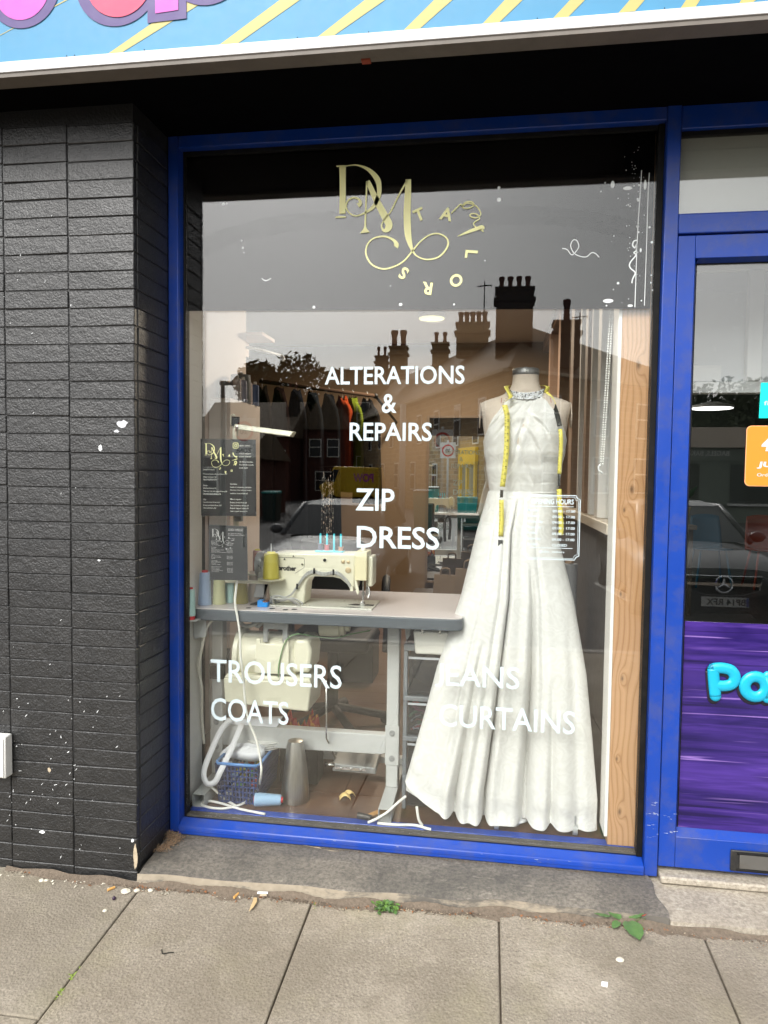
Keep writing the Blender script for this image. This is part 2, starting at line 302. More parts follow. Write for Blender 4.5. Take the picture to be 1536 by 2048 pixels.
def mat_film():
    k = N('black_window_film'); k.t.nodes.remove(k.p)
    t = k.n('BsdfTransparent'); t.inputs[0].default_value = (.02, .02, .022, 1); d = k.n('BsdfDiffuse'); d.inputs[0].default_value = (.006, .006, .007, 1)
    m = k.n('MixShader', Fac=.25); k.t.links.new(t.outputs[0], m.inputs[1]); k.t.links.new(d.outputs[0], m.inputs[2]); k.t.links.new(m.outputs[0], k.out.inputs[0]); return k.m
M_FILM = mat_film()
M_VINYL = pm('white_vinyl', (.53, .625, .66), .45, var=.01)
M_GOLD = pm('pale_gold_vinyl', (1, .95, .47), .4, var=.06, vs=40)
M_SPLAT = pm('white_paint_splash', (.8, .82, .83), .5, var=.03)
def mat_slab():
    k = N('concrete_paving'); 
    big = k.ramp(k.noise(2.2, 5, .6), [(.3, 0), (.7, 1)]); mid = k.noise(13, 6, .7)
    c = k.mix(big, (.285, .25, .20), (.43, .38, .312)); c = k.mix(k.ramp(mid, [(.35, 0), (.7, .8)]), c, (.335, .29, .228))
    fine = k.noise(130, 4, .8); c = k.mix(k.ramp(fine, [(.38, .72), (.6, 0)]), c, (.15, .127, .098))
    c = k.mix(k.ramp(k.noise(120, 2, .6, k.co(loc=(3, 1, 0))), [(.56, 0), (.70, .5)]), c, (.52, .46, .37))
    moss = k.math('MULTIPLY', k.ramp(k.noise(3.1, 4, .6, k.co(loc=(9, 4, 2))), [(.52, 0), (.72, 1)]), .5)
    c = k.mix(moss, c, (.30, .275, .16))
    gum = k.n('TexVoronoi', Vector=k.co(), Scale=5.5); gm = k.math('MULTIPLY', k.math('LESS_THAN', k.math('ADD', gum.outputs['Distance'], k.math('MULTIPLY', k.noise(60, 3), .05)), .095), k.math('GREATER_THAN', k.n('SeparateColor', Color=gum.outputs['Color']).outputs[0], .72)); c = k.mix(k.math('MULTIPLY', gm, .5), c, (.12, .11, .10))
    stn = k.math('MULTIPLY', k.ramp(k.noise(1.7, 6, .7, k.co(loc=(2, 8, 1))), [(.45, 0), (.62, 1)]), .62); c = k.mix(stn, c, (.185, .155, .115)); lt = k.math('MULTIPLY', k.ramp(k.noise(2.6, 5, .7, k.co(loc=(7, 3, 4))), [(.54, 0), (.70, 1)]), .5); c = k.mix(lt, c, (.50, .44, .355))
    pim = k.n('TexVoronoi', Vector=k.co(), Scale=120.).outputs['Distance']
    rnd = k.n('ObjectInfo').outputs['Random']; c = k.mix(k.math('MULTIPLY', rnd, .30), c, (.21, .19, .155))
    k.set(col=c, rough=.88, spec=.25)
    h = k.math('ADD', k.math('MULTIPLY', pim, .8), k.math('ADD', k.math('MULTIPLY', fine, .9), k.math('MULTIPLY', mid, 1.4)))
    k.bump(h, .55, .004); return k.m
M_SLAB = mat_slab()
def mat_step(name, a, b, dk):
    k = N(name); c = k.mix(k.ramp(k.noise(5, 6, .65), [(.3, 0), (.7, 1)]), a, b)
    c = k.mix(k.ramp(k.noise(85, 4, .7), [(.38, .6), (.6, 0)]), c, dk); w = k.ramp(k.noise(22, 6, .75, k.co((1, 2.5, 1))), [(.58, 0), (.75, .5)])
    c = k.mix(w, c, [min(1, x*2.2+.03) for x in b])
    k.set(col=c, rough=k.math('MULTIPLY_ADD', k.noise(8, 4), .3, .5)).bump(k.math('ADD', k.noise(60, 5, .7), k.math('MULTIPLY', k.noise(9, 3), 2.)), .45, .006); return k.m
M_STEP = mat_step('dark_painted_concrete', (.088, .081, .071), (.235, .21, .175), (.045, .043, .04))
M_RAW = mat_step('bare_pale_concrete', (.33, .29, .23), (.48, .43, .35), (.16, .135, .105))
M_CREAM = pm('flaked_cream_render', (.46, .38, .27), .85, var=.25, vs=20, bump=.6, bs=60, dirt=.6)
M_DIRT = pm('gutter_dirt', (.15, .118, .088), .95, var=.5, vs=90, bump=.8, bs=140, bd=.006)
M_WHITEP = pm('white_plastic', (.78, .78, .75), .4, var=.03, dirt=.12)
M_ALU = pm('white_trim', (.60, .60, .61), .4, var=.04, dirt=.08)
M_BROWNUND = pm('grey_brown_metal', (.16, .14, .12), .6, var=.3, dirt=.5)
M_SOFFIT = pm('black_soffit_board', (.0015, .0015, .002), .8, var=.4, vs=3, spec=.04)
M_SIGNBLUE = pm('sky_blue_print', (.042, .235, .42), .5, var=.09, vs=9, bump=.1, bs=25)
M_SIGNYEL = pm('pale_yellow_print', (.46, .40, .13), .5, var=.07, vs=30)
M_SIGNPUR = pm('purple_print', (.06, .032, .17), .5, var=.05)
M_SIGNPINK = pm('pink_print', (.54, .07, .43), .5, var=.04)
M_SIGNRED = pm('red_pink_print', (.60, .03, .11), .5, var=.05)

# ---------------------------------------------------------------- ground
GZ = lambda y: -.05 + .06*(y+.25)          # pavement falls towards the road
ground = MB().box(-120, 120, -160, 14, -.75, -.452)
struct(ground.build('road', pm('asphalt', (.052, .05, .05), .85, var=.25, vs=3, bump=.5, bs=90)))
pv = MB(); ys = [.0, -4.2]
pv.hexa([(-14, -4.2, -.6), (14, -4.2, -.6), (14, .3, -.6), (-14, .3, -.6), (-14, -4.2, GZ(-4.2)-.012), (14, -4.2, GZ(-4.2)-.012), (14, .3, GZ(.3)-.012), (-14, .3, GZ(.3)-.012)])
pave = struct(pv.build('pavement', M_DIRT))
def slab(x0, x1, y0, y1):
    g = .0022; x0 += g; x1 -= g; y0 += g; y1 -= g; d = random.uniform(-.0015, .0015); t = random.uniform(-.0012, .0012); th = .045
    m = MB().hexa([(x0, y0, GZ(y0)-th), (x1, y0, GZ(y0)-th), (x1, y1, GZ(y1)-th), (x0, y1, GZ(y1)-th), (x0, y0, GZ(y0)+d-t), (x1, y0, GZ(y0)+d+t), (x1, y1, GZ(y1)+d+t), (x0, y1, GZ(y1)+d-t)])
    o = m.build('paving_slab', M_SLAB, pave, bevel=.004)
    return o
cols = [-2.9, -2.31, -1.718, -1.116, -.537, .057, .664, 1.26, 1.86, 2.46]
for i in range(len(cols)-1):
    y = -.17; first = {2: .64, 3: .88, 4: .9, 5: .9, 6: .9, 7: .9}.get(i, .6)
    y1 = y-first
    while y > -4.1:
        slab(cols[i], cols[i+1], max(y1, -4.17), y); y = y1; y1 = y-.9
kb = MB()
kerb = bpy.data.objects.new('kerb', None)
for i in range(26):
    x = -12+i*.92
    o = MB().box(x+.003, x+.917, -4.33, -4.205, -.6, GZ(-4.2)+.004).build('kerb_stone' if i else 'kerb', pm('kerb_concrete', (.33, .31, .28), .85, bump=.4), None if i == 0 else kerb0, bevel=.012)
    if i == 0: kerb0 = struct(o)

# ---------------------------------------------------------------- brick pillar
pil = thing('brick_pillar', 'black painted brick pillar at the left of the blue shop window', 'wall', (-1.372, 0, -.06))
MB().box(-2.6, -1.1455, -.2405, .34, -.3, 2.52).build('pillar_core', M_MORTAR, pil)
def brick_mesh(lx, ly, lz, sd):
    r = random.Random(sd); b = bmesh.new(); bmesh.ops.create_cube(b, size=1)
    for v in b.verts:
        v.co = Vector((v.co.x*lx+r.uniform(-.0012, .0012), v.co.y*ly+r.uniform(-.0008, .0008), v.co.z*lz+r.uniform(-.0018, .0014)))
    bmesh.ops.bevel(b, geom=b.edges[:], offset=.0022, segments=1, affect='EDGES', clamp_overlap=True)
    me = bpy.data.meshes.new('brick'); b.to_mesh(me); b.free(); me.materials.append(M_BRICK)
    for p in me.polygons: p.use_smooth = False
    return me
fr = [brick_mesh(.2265, .02, .0558, i) for i in range(8)]; rt = [brick_mesh(.02, .2165, .0558, 20+i) for i in range(4)]
z = 2.206-.0585*39
while z < 2.44:
    for j in range(3):
        dz = .004*(j-1)*(.3 if int(z*100) % 2 else 1)
        inst(random.choice(fr), 'brick', pil, (-1.142-.1145-.2295*j, -.2345+random.uniform(-.0016, .0012), z+.0293+dz), rot=(random.uniform(-.012, .012), 0, random.uniform(-.006, .006)))
    inst(random.choice(rt), 'brick', pil, (-1.152+random.uniform(-.001, .001), -.111, z+.0293))
    z += .0585
# corner strip, mortar smears at the foot, peeled paint
MB().hexa([(-1.83, -.2475, -.12), (-1.1425, -.2475, -.12), (-1.1425, -.1, -.12), (-1.83, -.1, -.12), (-1.83, -.2475, -.083), (-1.1425, -.2475, -.078), (-1.1425, -.1, -.078), (-1.83, -.1, -.083)]).build('plinth_strip', M_BRICK, pil, bevel=.004)
def blob(cx, cz, rx, rz, seed, n=14):
    r = random.Random(seed); return [(cx+rx*cos(2*pi*i/n)*r.uniform(.6, 1.15), cz+rz*sin(2*pi*i/n)*r.uniform(.6, 1.15)) for i in range(n)]
M_PEEL = pm('peeled_silver', (.62, .63, .67), .5, var=.1, vs=60)
for (cx, cz, rx, rz, m_, sd_) in [(-1.185, 1.478, .022, .014, M_PEEL, 1), (-1.205, 1.455, .009, .006, M_PEEL, 2), (-1.262, 1.40, .007, .012, M_SPLAT, 3), (-1.487, .092, .013, .006, M_SPLAT, 4), (-1.428, .083, .016, .006, M_SPLAT, 5), (-1.148, .035, .008, .045, M_CREAM, 6), (-1.158, .09, .006, .007, M_SPLAT, 7), (-1.458, .31, .008, .009, M_CREAM, 8), (-1.63, 1.81, .012, .006, M_SPLAT, 9), (-1.27, 1.03, .005, .003, M_SPLAT, 10)]:
    MB().prism(blob(cx, cz, rx, rz, sd_), -.2464, -.2442).build('paint_chip', m_, pil)
r = random.Random(5); sp = MB()
for i in range(78):
    x = r.triangular(-1.63, -1.15, -1.6); zz = abs(r.gauss(.28, .22)) if i < 62 else r.uniform(1.2, 2.2)
    if zz > 2.3: continue
    a = r.gauss(.9, .35); L = r.uniform(.001, .007)*(.8 if i < 62 else .5); w = r.uniform(.0005, .0012)
    d = Vector((cos(a), 0, sin(a)))*L; q = Vector((-sin(a), 0, cos(a)))*w; c = Vector((x, -.2458, zz))
    sp.add([c-d-q, c+d-q, c+d+q, c-d+q], [(0, 1, 2, 3)])
sp.build('paint_fleck', M_SPLAT, pil, recalc=False, stuff=True)
bx = thing('cable_box', 'small white plastic cable box on the black pillar at the left edge', 'cable box', (-1.64, -.26, .36))
MB().box(-1.72, -1.592, -.285, -.2472, .285, .428).build('box_body', M_WHITEP, bx, bevel=.004)
MB().box(-1.715, -1.597, -.2895, -.2853, .29, .423).build('lid', M_WHITEP, bx, bevel=.002)

# ---------------------------------------------------------------- fascia sign with its soffit
sign = thing('shop_sign', 'sky blue shop sign with yellow diagonal stripes and a white trim', 'sign', (0, -.45, 2.47))
Y0 = -.45
MB().box(-3.2, 3.2, Y0, Y0+.03, 2.519, 3.15).build('sign_panel', M_SIGNBLUE, sign)
MB().box(-3.2, 3.2, Y0-.012, Y0+.035, 2.4885, 2.519).build('trim', M_ALU, sign, bevel=.0015)
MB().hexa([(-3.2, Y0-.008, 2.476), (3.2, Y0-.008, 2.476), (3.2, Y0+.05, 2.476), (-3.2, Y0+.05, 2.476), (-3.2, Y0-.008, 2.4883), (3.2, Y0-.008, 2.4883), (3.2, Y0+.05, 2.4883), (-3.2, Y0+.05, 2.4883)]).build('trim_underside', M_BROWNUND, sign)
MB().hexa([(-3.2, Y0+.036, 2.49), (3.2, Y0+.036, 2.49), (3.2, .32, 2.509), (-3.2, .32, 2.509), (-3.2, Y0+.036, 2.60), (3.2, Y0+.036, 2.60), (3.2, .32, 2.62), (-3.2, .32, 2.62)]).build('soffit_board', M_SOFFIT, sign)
MB().box(-3.2, 3.2, Y0+.031, .32, 2.625, 3.15).build('backing_wall', M_MORTAR, sign)
STR = [[(-1.452, 2.56), (-1.452, 2.542), (-1.189, 2.662), (-1.189, 2.677)], [(-1.12, 2.5195), (-1.079, 2.5195), (-.914, 2.6), (-.967, 2.604)], [(-.781, 2.521), (-.729, 2.5195), (-.542, 2.628), (-.599, 2.633)], [(-.496, 2.522), (-.451, 2.522), (-.305, 2.608), (-.36, 2.613)], [(-.256, 2.522), (-.211, 2.524), (-.123, 2.593), (-.172, 2.597)], [(-.046, 2.521), (0, 2.523), (.062, 2.578), (.016, 2.582)], [(.14, 2.523), (.179, 2.524), (.222, 2.565), (.184, 2.568)], [(.307, 2.525), (.348, 2.526), (.372, 2.553), (.335, 2.556)], [(.459, 2.523), (.496, 2.524), (.507, 2.541), (.473, 2.544)], [(.601, 2.524), (.633, 2.524), (.641, 2.53), (.606, 2.533)]]
for q in STR:
    a0, a1, b1, b0 = [Vector((p[0], 0, max(p[1], 2.5195))) for p in q]; k_ = .42/max(.02, (b0-a0).length)
    m_ = MB()
    if a0.x < -1.4: a0 = a0+(a0-b0)*.8; a1 = a1+(a1-b1)*.8; k_ = 2.2
    b0 = a0+(b0-a0)*k_; b1 = a1+(b1-a1)*k_
    a0.z = max(a0.z, 2.5195); a1.z = max(a1.z, 2.5195)
    m_.add([(p.x, Y0-.001, p.z) for p in (a0, a1, b1, b0)], [(0, 1, 2, 3)]); m_.build('stripe', M_SIGNYEL, sign, recalc=False)
def flat(name, pts, y, mat, par): return MB().add([(x, y, z) for x, z in pts], [tuple(range(len(pts)))]).build(name, mat, par, recalc=False)
def oval(cx, cz, rx, rz, n=40, a0=0, a1=360): return [(cx+rx*cos(radians(a0+(a1-a0)*i/n)), cz+rz*sin(radians(a0+(a1-a0)*i/n))) for i in range(n+(0 if a1-a0 == 360 else 1))]
flat('letter_outline', oval(-1.375, 2.735, .118, .12), Y0-.0024, M_SIGNPUR, sign); flat('letter', oval(-1.378, 2.735, .09, .097), Y0-.0036, M_SIGNPINK, sign)
flat('letter_outline', oval(-1.08, 2.72, .128, .122), Y0-.0024, M_SIGNPUR, sign); flat('letter', oval(-1.074, 2.72, .1, .098), Y0-.0044, M_SIGNRED, sign)
flat('letter_outline', [(-.988, 2.599), (-.871, 2.603), (-.871, 2.86), (-.988, 2.86)], Y0-.0030, M_SIGNPUR, sign); flat('letter', [(-.964, 2.623), (-.895, 2.627), (-.895, 2.84), (-.964, 2.84)], Y0-.0046, M_SIGNPINK, sign)
flat('letter_outline', oval(-.81, 2.755, .125, .121), Y0-.0027, M_SIGNPUR, sign); flat('letter', oval(-.81, 2.755, .095, .092), Y0-.0042, M_SIGNRED, sign)
for x in (-1.24, -1.215, -1.0, -.55, -.35, .1, .42):
    MB().box(x, x+.0018, Y0-.002, Y0, 2.522, 2.529).build('staple', M_GASKET, sign)
# bits of debris on the soffit edge
MB().box(-.375, -.35, Y0+.03, Y0+.05, 2.471, 2.4758).build('rust_flake', pm('rust', (.3, .06, .03), .8), sign)

# ---------------------------------------------------------------- doorstep in front of the window
step = thing('painted_step', 'worn dark painted concrete step below the shop window', 'step', (0, -.13, -.05))
def step_top(x, t):      # t 0 at the frame, 1 at the nosing
    n = .003*sin(x*9)+.002*sin(x*23+1); return -.002-.012*t+n*t
def front(x): return -.215+.018*sin(x*3.1+.6)+.006*sin(x*17) - (.03 if x < -.9 else 0)*min(1, (-.9-x)/.2 if x < -.9 else 0)
nx = 70; X0, X1 = -1.138, .565
def edge_x(t): return .548+.022*t+.006*sin(t*9)
m_ = MB(); 
def gp(i, j):
    t = j/8; x = X0+(edge_x(t)-X0)*i/nx
    if i == 0: x = X0+.006*t
    y = .0+(front(x)-.0)*t
    return (x, y, step_top(x, t)-(.006 if j == 8 else 0))
m_.grid(gp, nx, 8)
m_.build('step_top', M_STEP, step, smooth=True)
m_ = MB()
m_.grid(lambda i, j: ((lambda x: (x, front(x)-.003*j, step_top(x, 1)-.006-(.05*j/3)))(X0+(edge_x(1)-X0)*i/nx)), nx, 3)
k = N('half_flaked_nosing'); _x = k.n('SeparateXYZ', Vector=k.n('NewGeometry').outputs['Position']).outputs['X']
_f = k.math('ADD', k.noise(7, 5, .7, k.co((1, 1, 3))), k.math('MULTIPLY', _x, -.16)); k.set(col=k.mix(k.ramp(_f, [(.46, 0), (.60, 1)]), (.12, .108, .092), k.mix(k.noise(40, 4), (.24, .205, .15), (.40, .34, .26))), rough=.85).bump(k.noise(50, 4), .6, .006)
m_.build('nosing', k.m, step, smooth=True)
pt = [(-.78, -.012), (-.70, -.010), (-.62, -.012), (-.53, -.02), (-.50, -.04), (-.55, -.055), (-.62, -.062), (-.68, -.05), (-.73, -.035)]
MB().add([(x, y, step_top(x, -y/.22)+.0012) for x, y in blob(-.63, -.032, .13, .022, 44, 30)], [tuple(range(len(pt)))]).build('bare_patch', M_CREAM, step, recalc=False)
st2 = thing('bare_step', 'pale unpainted concrete step below the shop door', 'step', (1, -.12, -.05))
m_ = MB()
def gp2(i, j):
    t = j/8; x = edge_x(t)+.0015+(2.4-edge_x(t))*i/40; return (x, .06-(.06+.2+.01*sin(x*4))*t, -.012-.012*t+.002*sin(x*8+t*4)-(.004 if j == 8 else 0))
m_.grid(gp2, 40, 8); m_.build('step_top', M_RAW, st2, smooth=True)
MB().grid(lambda i, j: (lambda p: (p[0], p[1]-.004*j, p[2]-.05*j/2))(gp2(i, 8)), 40, 2).build('nosing', M_RAW, st2, smooth=True)
MB().box(.585, 1.5, -.03, .06, -.012, .012).build('threshold', M_RAW, st2, bevel=.006)
# gutter dirt and litter
def grains(name, path, n, spread, size, mat, zf, seed, label=None, par=None):
    r = random.Random(seed); m = MB()
    for _ in range(n):
        t = r.random()*(len(path)-1); i = int(t); f = t-i; x = path[i][0]*(1-f)+path[i+1][0]*f; y = path[i][1]*(1-f)+path[i+1][1]*f
        x += r.gauss(0, spread); y += r.gauss(0, spread*.55); s = size*r.uniform(.4, 1.6); z = zf(x, y)
        a = r.random()*6.28; e = r.uniform(.3, 1); c, q = cos(a)*s, sin(a)*s
        m.add([(x-c, y-q, z), (x+q*.6*e, y-c*.6*e, z+s*.5), (x+c, y+q, z+s*.2), (x-q*.6*e, y+c*.6*e, z+s*.7)], [(0, 1, 3), (1, 2, 3), (0, 3, 2), (0, 2, 1)])
    o = m.build(name, mat, par, recalc=False); o['kind'] = 'stuff'; return o
path = [(-1.62, -.264), (-1.15, -.272)]+[(-1.1+.1*i, front(-1.1+.1*i)-.028) for i in range(17)]+[(.6, -.225), (.95, -.235)]
gz = lambda x, y: GZ(y)+.001
mm = MB(); _r = random.Random(77)
def mound(i, j):
    t = i/160*(len(path)-1); a = int(min(t, len(path)-2)); f = t-a; x = path[a][0]*(1-f)+path[a+1][0]*f; y = path[a][1]*(1-f)+path[a+1][1]*f
    w = .020+.010*sin(x*13)+.006*sin(x*37); u = j/5; return (x, y+.016-(w+.016)*u, GZ(y)-.004+(.016+.005*sin(x*29))*(1-u)**1.5+_r.uniform(0, .003))
mm.grid(mound, 160, 5); o_ = mm.build('gutter_soil', M_DIRT, None, smooth=True); o_['kind'] = 'stuff'
grains('gutter_dirt', path, 3600, .013, .0038, M_DIRT, gz, 1)
grains('pale_grit', path, 700, .022, .003, M_CREAM, gz, 2)
grains('leaf_flakes', path, 260, .02, .0055, pm('rusty_leaf', (.26, .11, .045), .8, var=.4, vs=80), gz, 12)
grains('white_chips', [(-1.6, -.285), (-1.05, -.29), (-.7, -.26)], 46, .022, .0055, pm('pale_stone', (.62, .58, .48), .8, var=.15, vs=50), gz, 13)
grains('step_dirt', [(-1.08, -.03), (-.5, -.02), (0, -.022), (.54, -.02)], 900, .007, .0026, M_DIRT, lambda x, y: step_top(x, -y/.22)+.0005, 14)
grains('pavement_grit', [(-1.5, -.5), (.7, -.4)], 160, .16, .0016, M_DIRT, gz, 3)
grains('corner_debris', [(-1.13, -.03), (-1.09, -.05), (-1.125, -.13)], 900, .014, .0035, pm('dry_brown_debris', (.27, .18, .11), .95, var=.6, vs=160), lambda x, y: .002-.04*abs(y)+.02*max(0, 1-abs(y)/.08)*random.random(), 4)
grains('sill_dust', [(-1.0, -.012), (.52, -.012)], 240, .012, .002, M_DIRT, lambda x, y: .0005, 6)
# ---------------------------------------------------------------- shop window
GX0, GX1, GZ0, GZ1 = -1.096, .503, .046, 2.452
win = thing('shop_window', 'large shop window in a bright blue frame with white and gold lettering', 'window', (-.3, .03, 0))
def stile(name, m, mat=None, bevel=.003): return m.build(name, mat or M_BLUE, win, bevel=bevel)
stile('stile', MB().box(-1.142, -1.104, 0, .08, .0, 2.505))
stile('stile', MB().prism([(-1.1038, .006), (-1.0985, .033), (-1.0985, .075), (-1.1038, .075)], .04, 2.46, 'XY'))
stile('head', MB().box(-1.1035, .536, 0, .08, 2.4605, 2.505))
stile('sill_rail', MB().prism([(-.014, .0), (.03, .0), (.03, .046), (-.004, .034), (-.012, .03), (-.014, .022)], -1.1035, .536, 'YZ'))
stile('sill_bead', MB().box(-1.103, .536, -.0165, -.0142, .0145, .0165), bevel=0)
stile('inner_sill', MB().box(-1.097, .536, .066, .105, .0, .0555))
for nm, bxs in (('gasket', (-1.0983, -1.09, .0295, .064, .046, 2.4603)), ('gasket', (.517, .5355, .022, .064, .046, 2.4603)), ('gasket', (-1.0898, .5168, .0295, .064, 2.446, 2.4602)), ('gasket', (-1.0898, .5168, .0305, .064, .0462, .0535))):
    MB().box(*bxs).build(nm, M_GASKET if bxs[5] > .1 else pm('dusty_gasket', (.075, .068, .058), .9, var=.4, vs=30, dirt=.5), win, bevel=.001)
stile('mullion', MB().box(.5362, .580, -.004, .11, -.004, 2.504))
g1 = MB().box(-1.0897, .5167, .033, .037, .0537, 2.4458).build('glass_pane', M_PANE, win)
g2 = MB().box(-1.0897, .5167, .052, .056, .0537, 2.4458).build('glass_pane', M_PANE, win)
film = MB().add([(-1.0895, .042, 1.905), (.511, .042, 1.879), (.511, .042, 2.4455), (-1.0895, .042, 2.4455)], [(0, 1, 2, 3)]).build('window_film', M_FILM, win, recalc=False)
film['label'] = 'black film across the top of the pane, splashed with white paint'
YL = .0312
def word(s, x, z, w, h, mat=M_VINYL, bold=.016, label=None, slant=0):
    m = MB(); text(m, s, (x, YL, z), w, h, bold=bold, slant=slant); o = m.build('lettering', mat, win, recalc=False); o['label'] = label or f'{"white"} word {s}'; return o
word('ALTERATIONS', -.577, 1.6365, .487, .0625)
word('&', -.374, 1.538, .052, .066)
word('REPAIRS', -.4865, 1.4415, .288, .064)
word('ZIP', -.463, 1.1985, .138, .077); word('DRESS', -.457, 1.0665, .29, .078)
word('TROUSERS', -.996, .5585, .4895, .085, bold=.009); word('COATS', -.995, .4155, .294, .085, bold=.009)
word('EANS', -.1355, .5925, .2515, .077, bold=.009, label='white letters EANS of the word JEANS')
m = MB(); q = spline([(-.151, .6695, .0125), (-.151, .62, .0125), (-.1515, .603, .0125), (-.1565, .594, .0115), (-.165, .592, .010), (-.173, .594, .008)], 6); m.ribbon([(a, YL, b) for a, b, _ in q], [c for _, _, c in q], (0, 1, 0)); m.build('lettering', M_VINYL, win, recalc=False)['label'] = 'white letter J of the word JEANS'
word('CURTAINS', -.157, .4475, .462, .08, bold=.009)
lg = MB()
for s in LOGO:
    q = spline(s, 7); lg.ribbon([(a, YL, b) for a, b, _ in q], [c for _, _, c in q], (0, 1, 0))
    for e in (s[0], s[-1]):
        if e[2] > .02: lg.add([(e[0]+e[2]/2*cos(t*pi/6), YL-.0001, e[1]+e[2]/2*sin(t*pi/6)) for t in range(12)], [tuple(range(12))]) if s[-1][2] > .018 and e is s[-1] and len(s) > 8 else None
for s in THREAD:
    q = spline(s, 6); lg.ribbon([(a, YL-.0002, b) for a, b, _ in q], [c for _, _, c in q], (0, 1, 0))
lo = lg.build('monogram', M_GOLD, win, recalc=False); lo['label'] = 'pale gold monogram of a D and an M with a swirling tail'
for ch, x, z_, rr in RING:
    m = MB(); text(m, ch, (x, YL, z_), None, .042, bold=.03, rot=radians(rr), center=True); m.build('lettering', M_GOLD, win, recalc=False)['label'] = f'small gold letter {ch} set on a circle'
m = MB()
for s in SQUIG:
    q = spline(s, 6); m.ribbon([(a, .0412, b) for a, b, _ in q], [c for _, _, c in q], (0, 1, 0))
for x, z_, r_, e_ in SPOTS:
    m.add([(x+r_*cos(t*pi/5)/max(1, e_**.5)*(1/ e_ if e_ < 1 else 1), .0412, z_+r_*sin(t*pi/5)*max(1, e_)) for t in range(10)], [tuple(range(10))])
rr = random.Random(3)
for _ in range(60):
    x, z_ = rr.gauss(.455, .03), rr.uniform(1.89, 2.4); q = rr.uniform(.0006, .0016)
    if x < .495: m.add([(x+q*cos(t*pi/3), .0412, z_+q*sin(t*pi/3)) for t in range(6)], [tuple(range(6))])
o = m.build('paint_splash', M_SPLAT, win, recalc=False, stuff=True)
# wiping smear
k = N('dry_smear'); k.t.nodes.remove(k.p); tr = k.n('BsdfTransparent'); df = k.n('BsdfDiffuse'); df.inputs[0].default_value = (.10, .10, .10, 1)
mx = k.n('MixShader', Fac=k.math('MULTIPLY', k.ramp(k.noise(9, 5, .7, k.co((3, 1, 90))), [(.45, 0), (.8, 1)]), .16)); k.t.links.new(tr.outputs[0], mx.inputs[1]); k.t.links.new(df.outputs[0], mx.inputs[2]); k.t.links.new(mx.outputs[0], k.out.inputs[0])
q = spline([(-1.08, 2.09), (-.95, 2.155), (-.75, 2.195), (-.55, 2.2), (-.3, 2.17), (-.05, 2.19), (.2, 2.185), (.46, 2.13)], 8)
MB().ribbon([(a, .0325, b) for a, b in q], .06, (0, 1, 0)).build('smear', k.m, win, recalc=False)
# opening hours panel, printed straight on the glass
hx0, hx1, hz0, hz1 = .121, .303, 1.045, 1.262
m = MB()
def frame_line(m, x0, x1, z0, z1, c, w):
    pts = [(x0+c, z1)]
    def arc(cx, cz, a0, a1): return [(cx+c*cos(radians(a0+(a1-a0)*i/6)), cz+c*sin(radians(a0+(a1-a0)*i/6))) for i in range(7)]
    pts = arc(x1, z1, 180, 270)+arc(x1, z0, 90, 180)+arc(x0, z0, 0, 90)+arc(x0, z1, 270, 360); pts.append(pts[0])
    m.ribbon([(a, YL, b) for a, b in pts], w, (0, 1, 0))
frame_line(m, hx0, hx1, hz0, hz1, .013, .0028); frame_line(m, hx0+.005, hx1-.005, hz0+.005, hz1-.005, .013, .0014)
text(m, 'OPENING HOURS', (.142, YL, 1.232), .14, .0175, bold=.02)
for zz in (1.2235, 1.083): m.box(.14, .282, YL-.0001, YL+.0001, zz, zz+.0018)
for i, (d, h_) in enumerate([('Monday', '09.00 - 17.00'), ('Tuesday', '09.00 - 17.00'), ('Wednesday', '09.00 - 17.00'), ('Thursday', '09.00 - 17.00'), ('Friday', '09.00 - 17.00'), ('Saturday', '09.00 - 17.00'), ('Sunday', 'CLOSED')]):
    zz = 1.2045-.0192*i
    text(m, d, (.131, YL, zz), .005*len(d)+.006, .0088 if d[-1] != 'y' else .0108, bold=.015); text(m, h_, (.2135, YL, zz), .074 if h_[0] == '0' else .05, .0088, bold=.02)
text(m, '@dm_tailors', (.17, YL, 1.0655), .085, .0095, bold=.01)
m.build('opening_hours', M_VINYL, win, recalc=False)['label'] = 'white OPENING HOURS table with notched border'

r = random.Random(14); m = MB()
for i in range(46):
    if i < 20: x, z_, y_ = r.uniform(.538, .578), r.choice((.13, .17, .21, .245))+r.gauss(0, .006), -.0042
    elif i < 30: x, z_, y_ = r.uniform(.59, .63), r.choice((.15, .2))+r.gauss(0, .008), .0038
    else: x, z_, y_ = r.uniform(-1.05, .5), r.choice((.0155, .026))+r.gauss(0, .001), -.0143
    L = r.uniform(.004, .014); w = r.uniform(.0004, .0009); x1 = min(x+L, .579 if i < 20 else 9)
    m.add([(x, y_, z_), (x1, y_, z_+r.uniform(-.001, .001)), (x1, y_, z_+w), (x, y_, z_+w)], [(0, 1, 2, 3)])
m.build('scuff', pm('pale_scuff', (.45, .48, .58), .7), win, recalc=False, stuff=True)
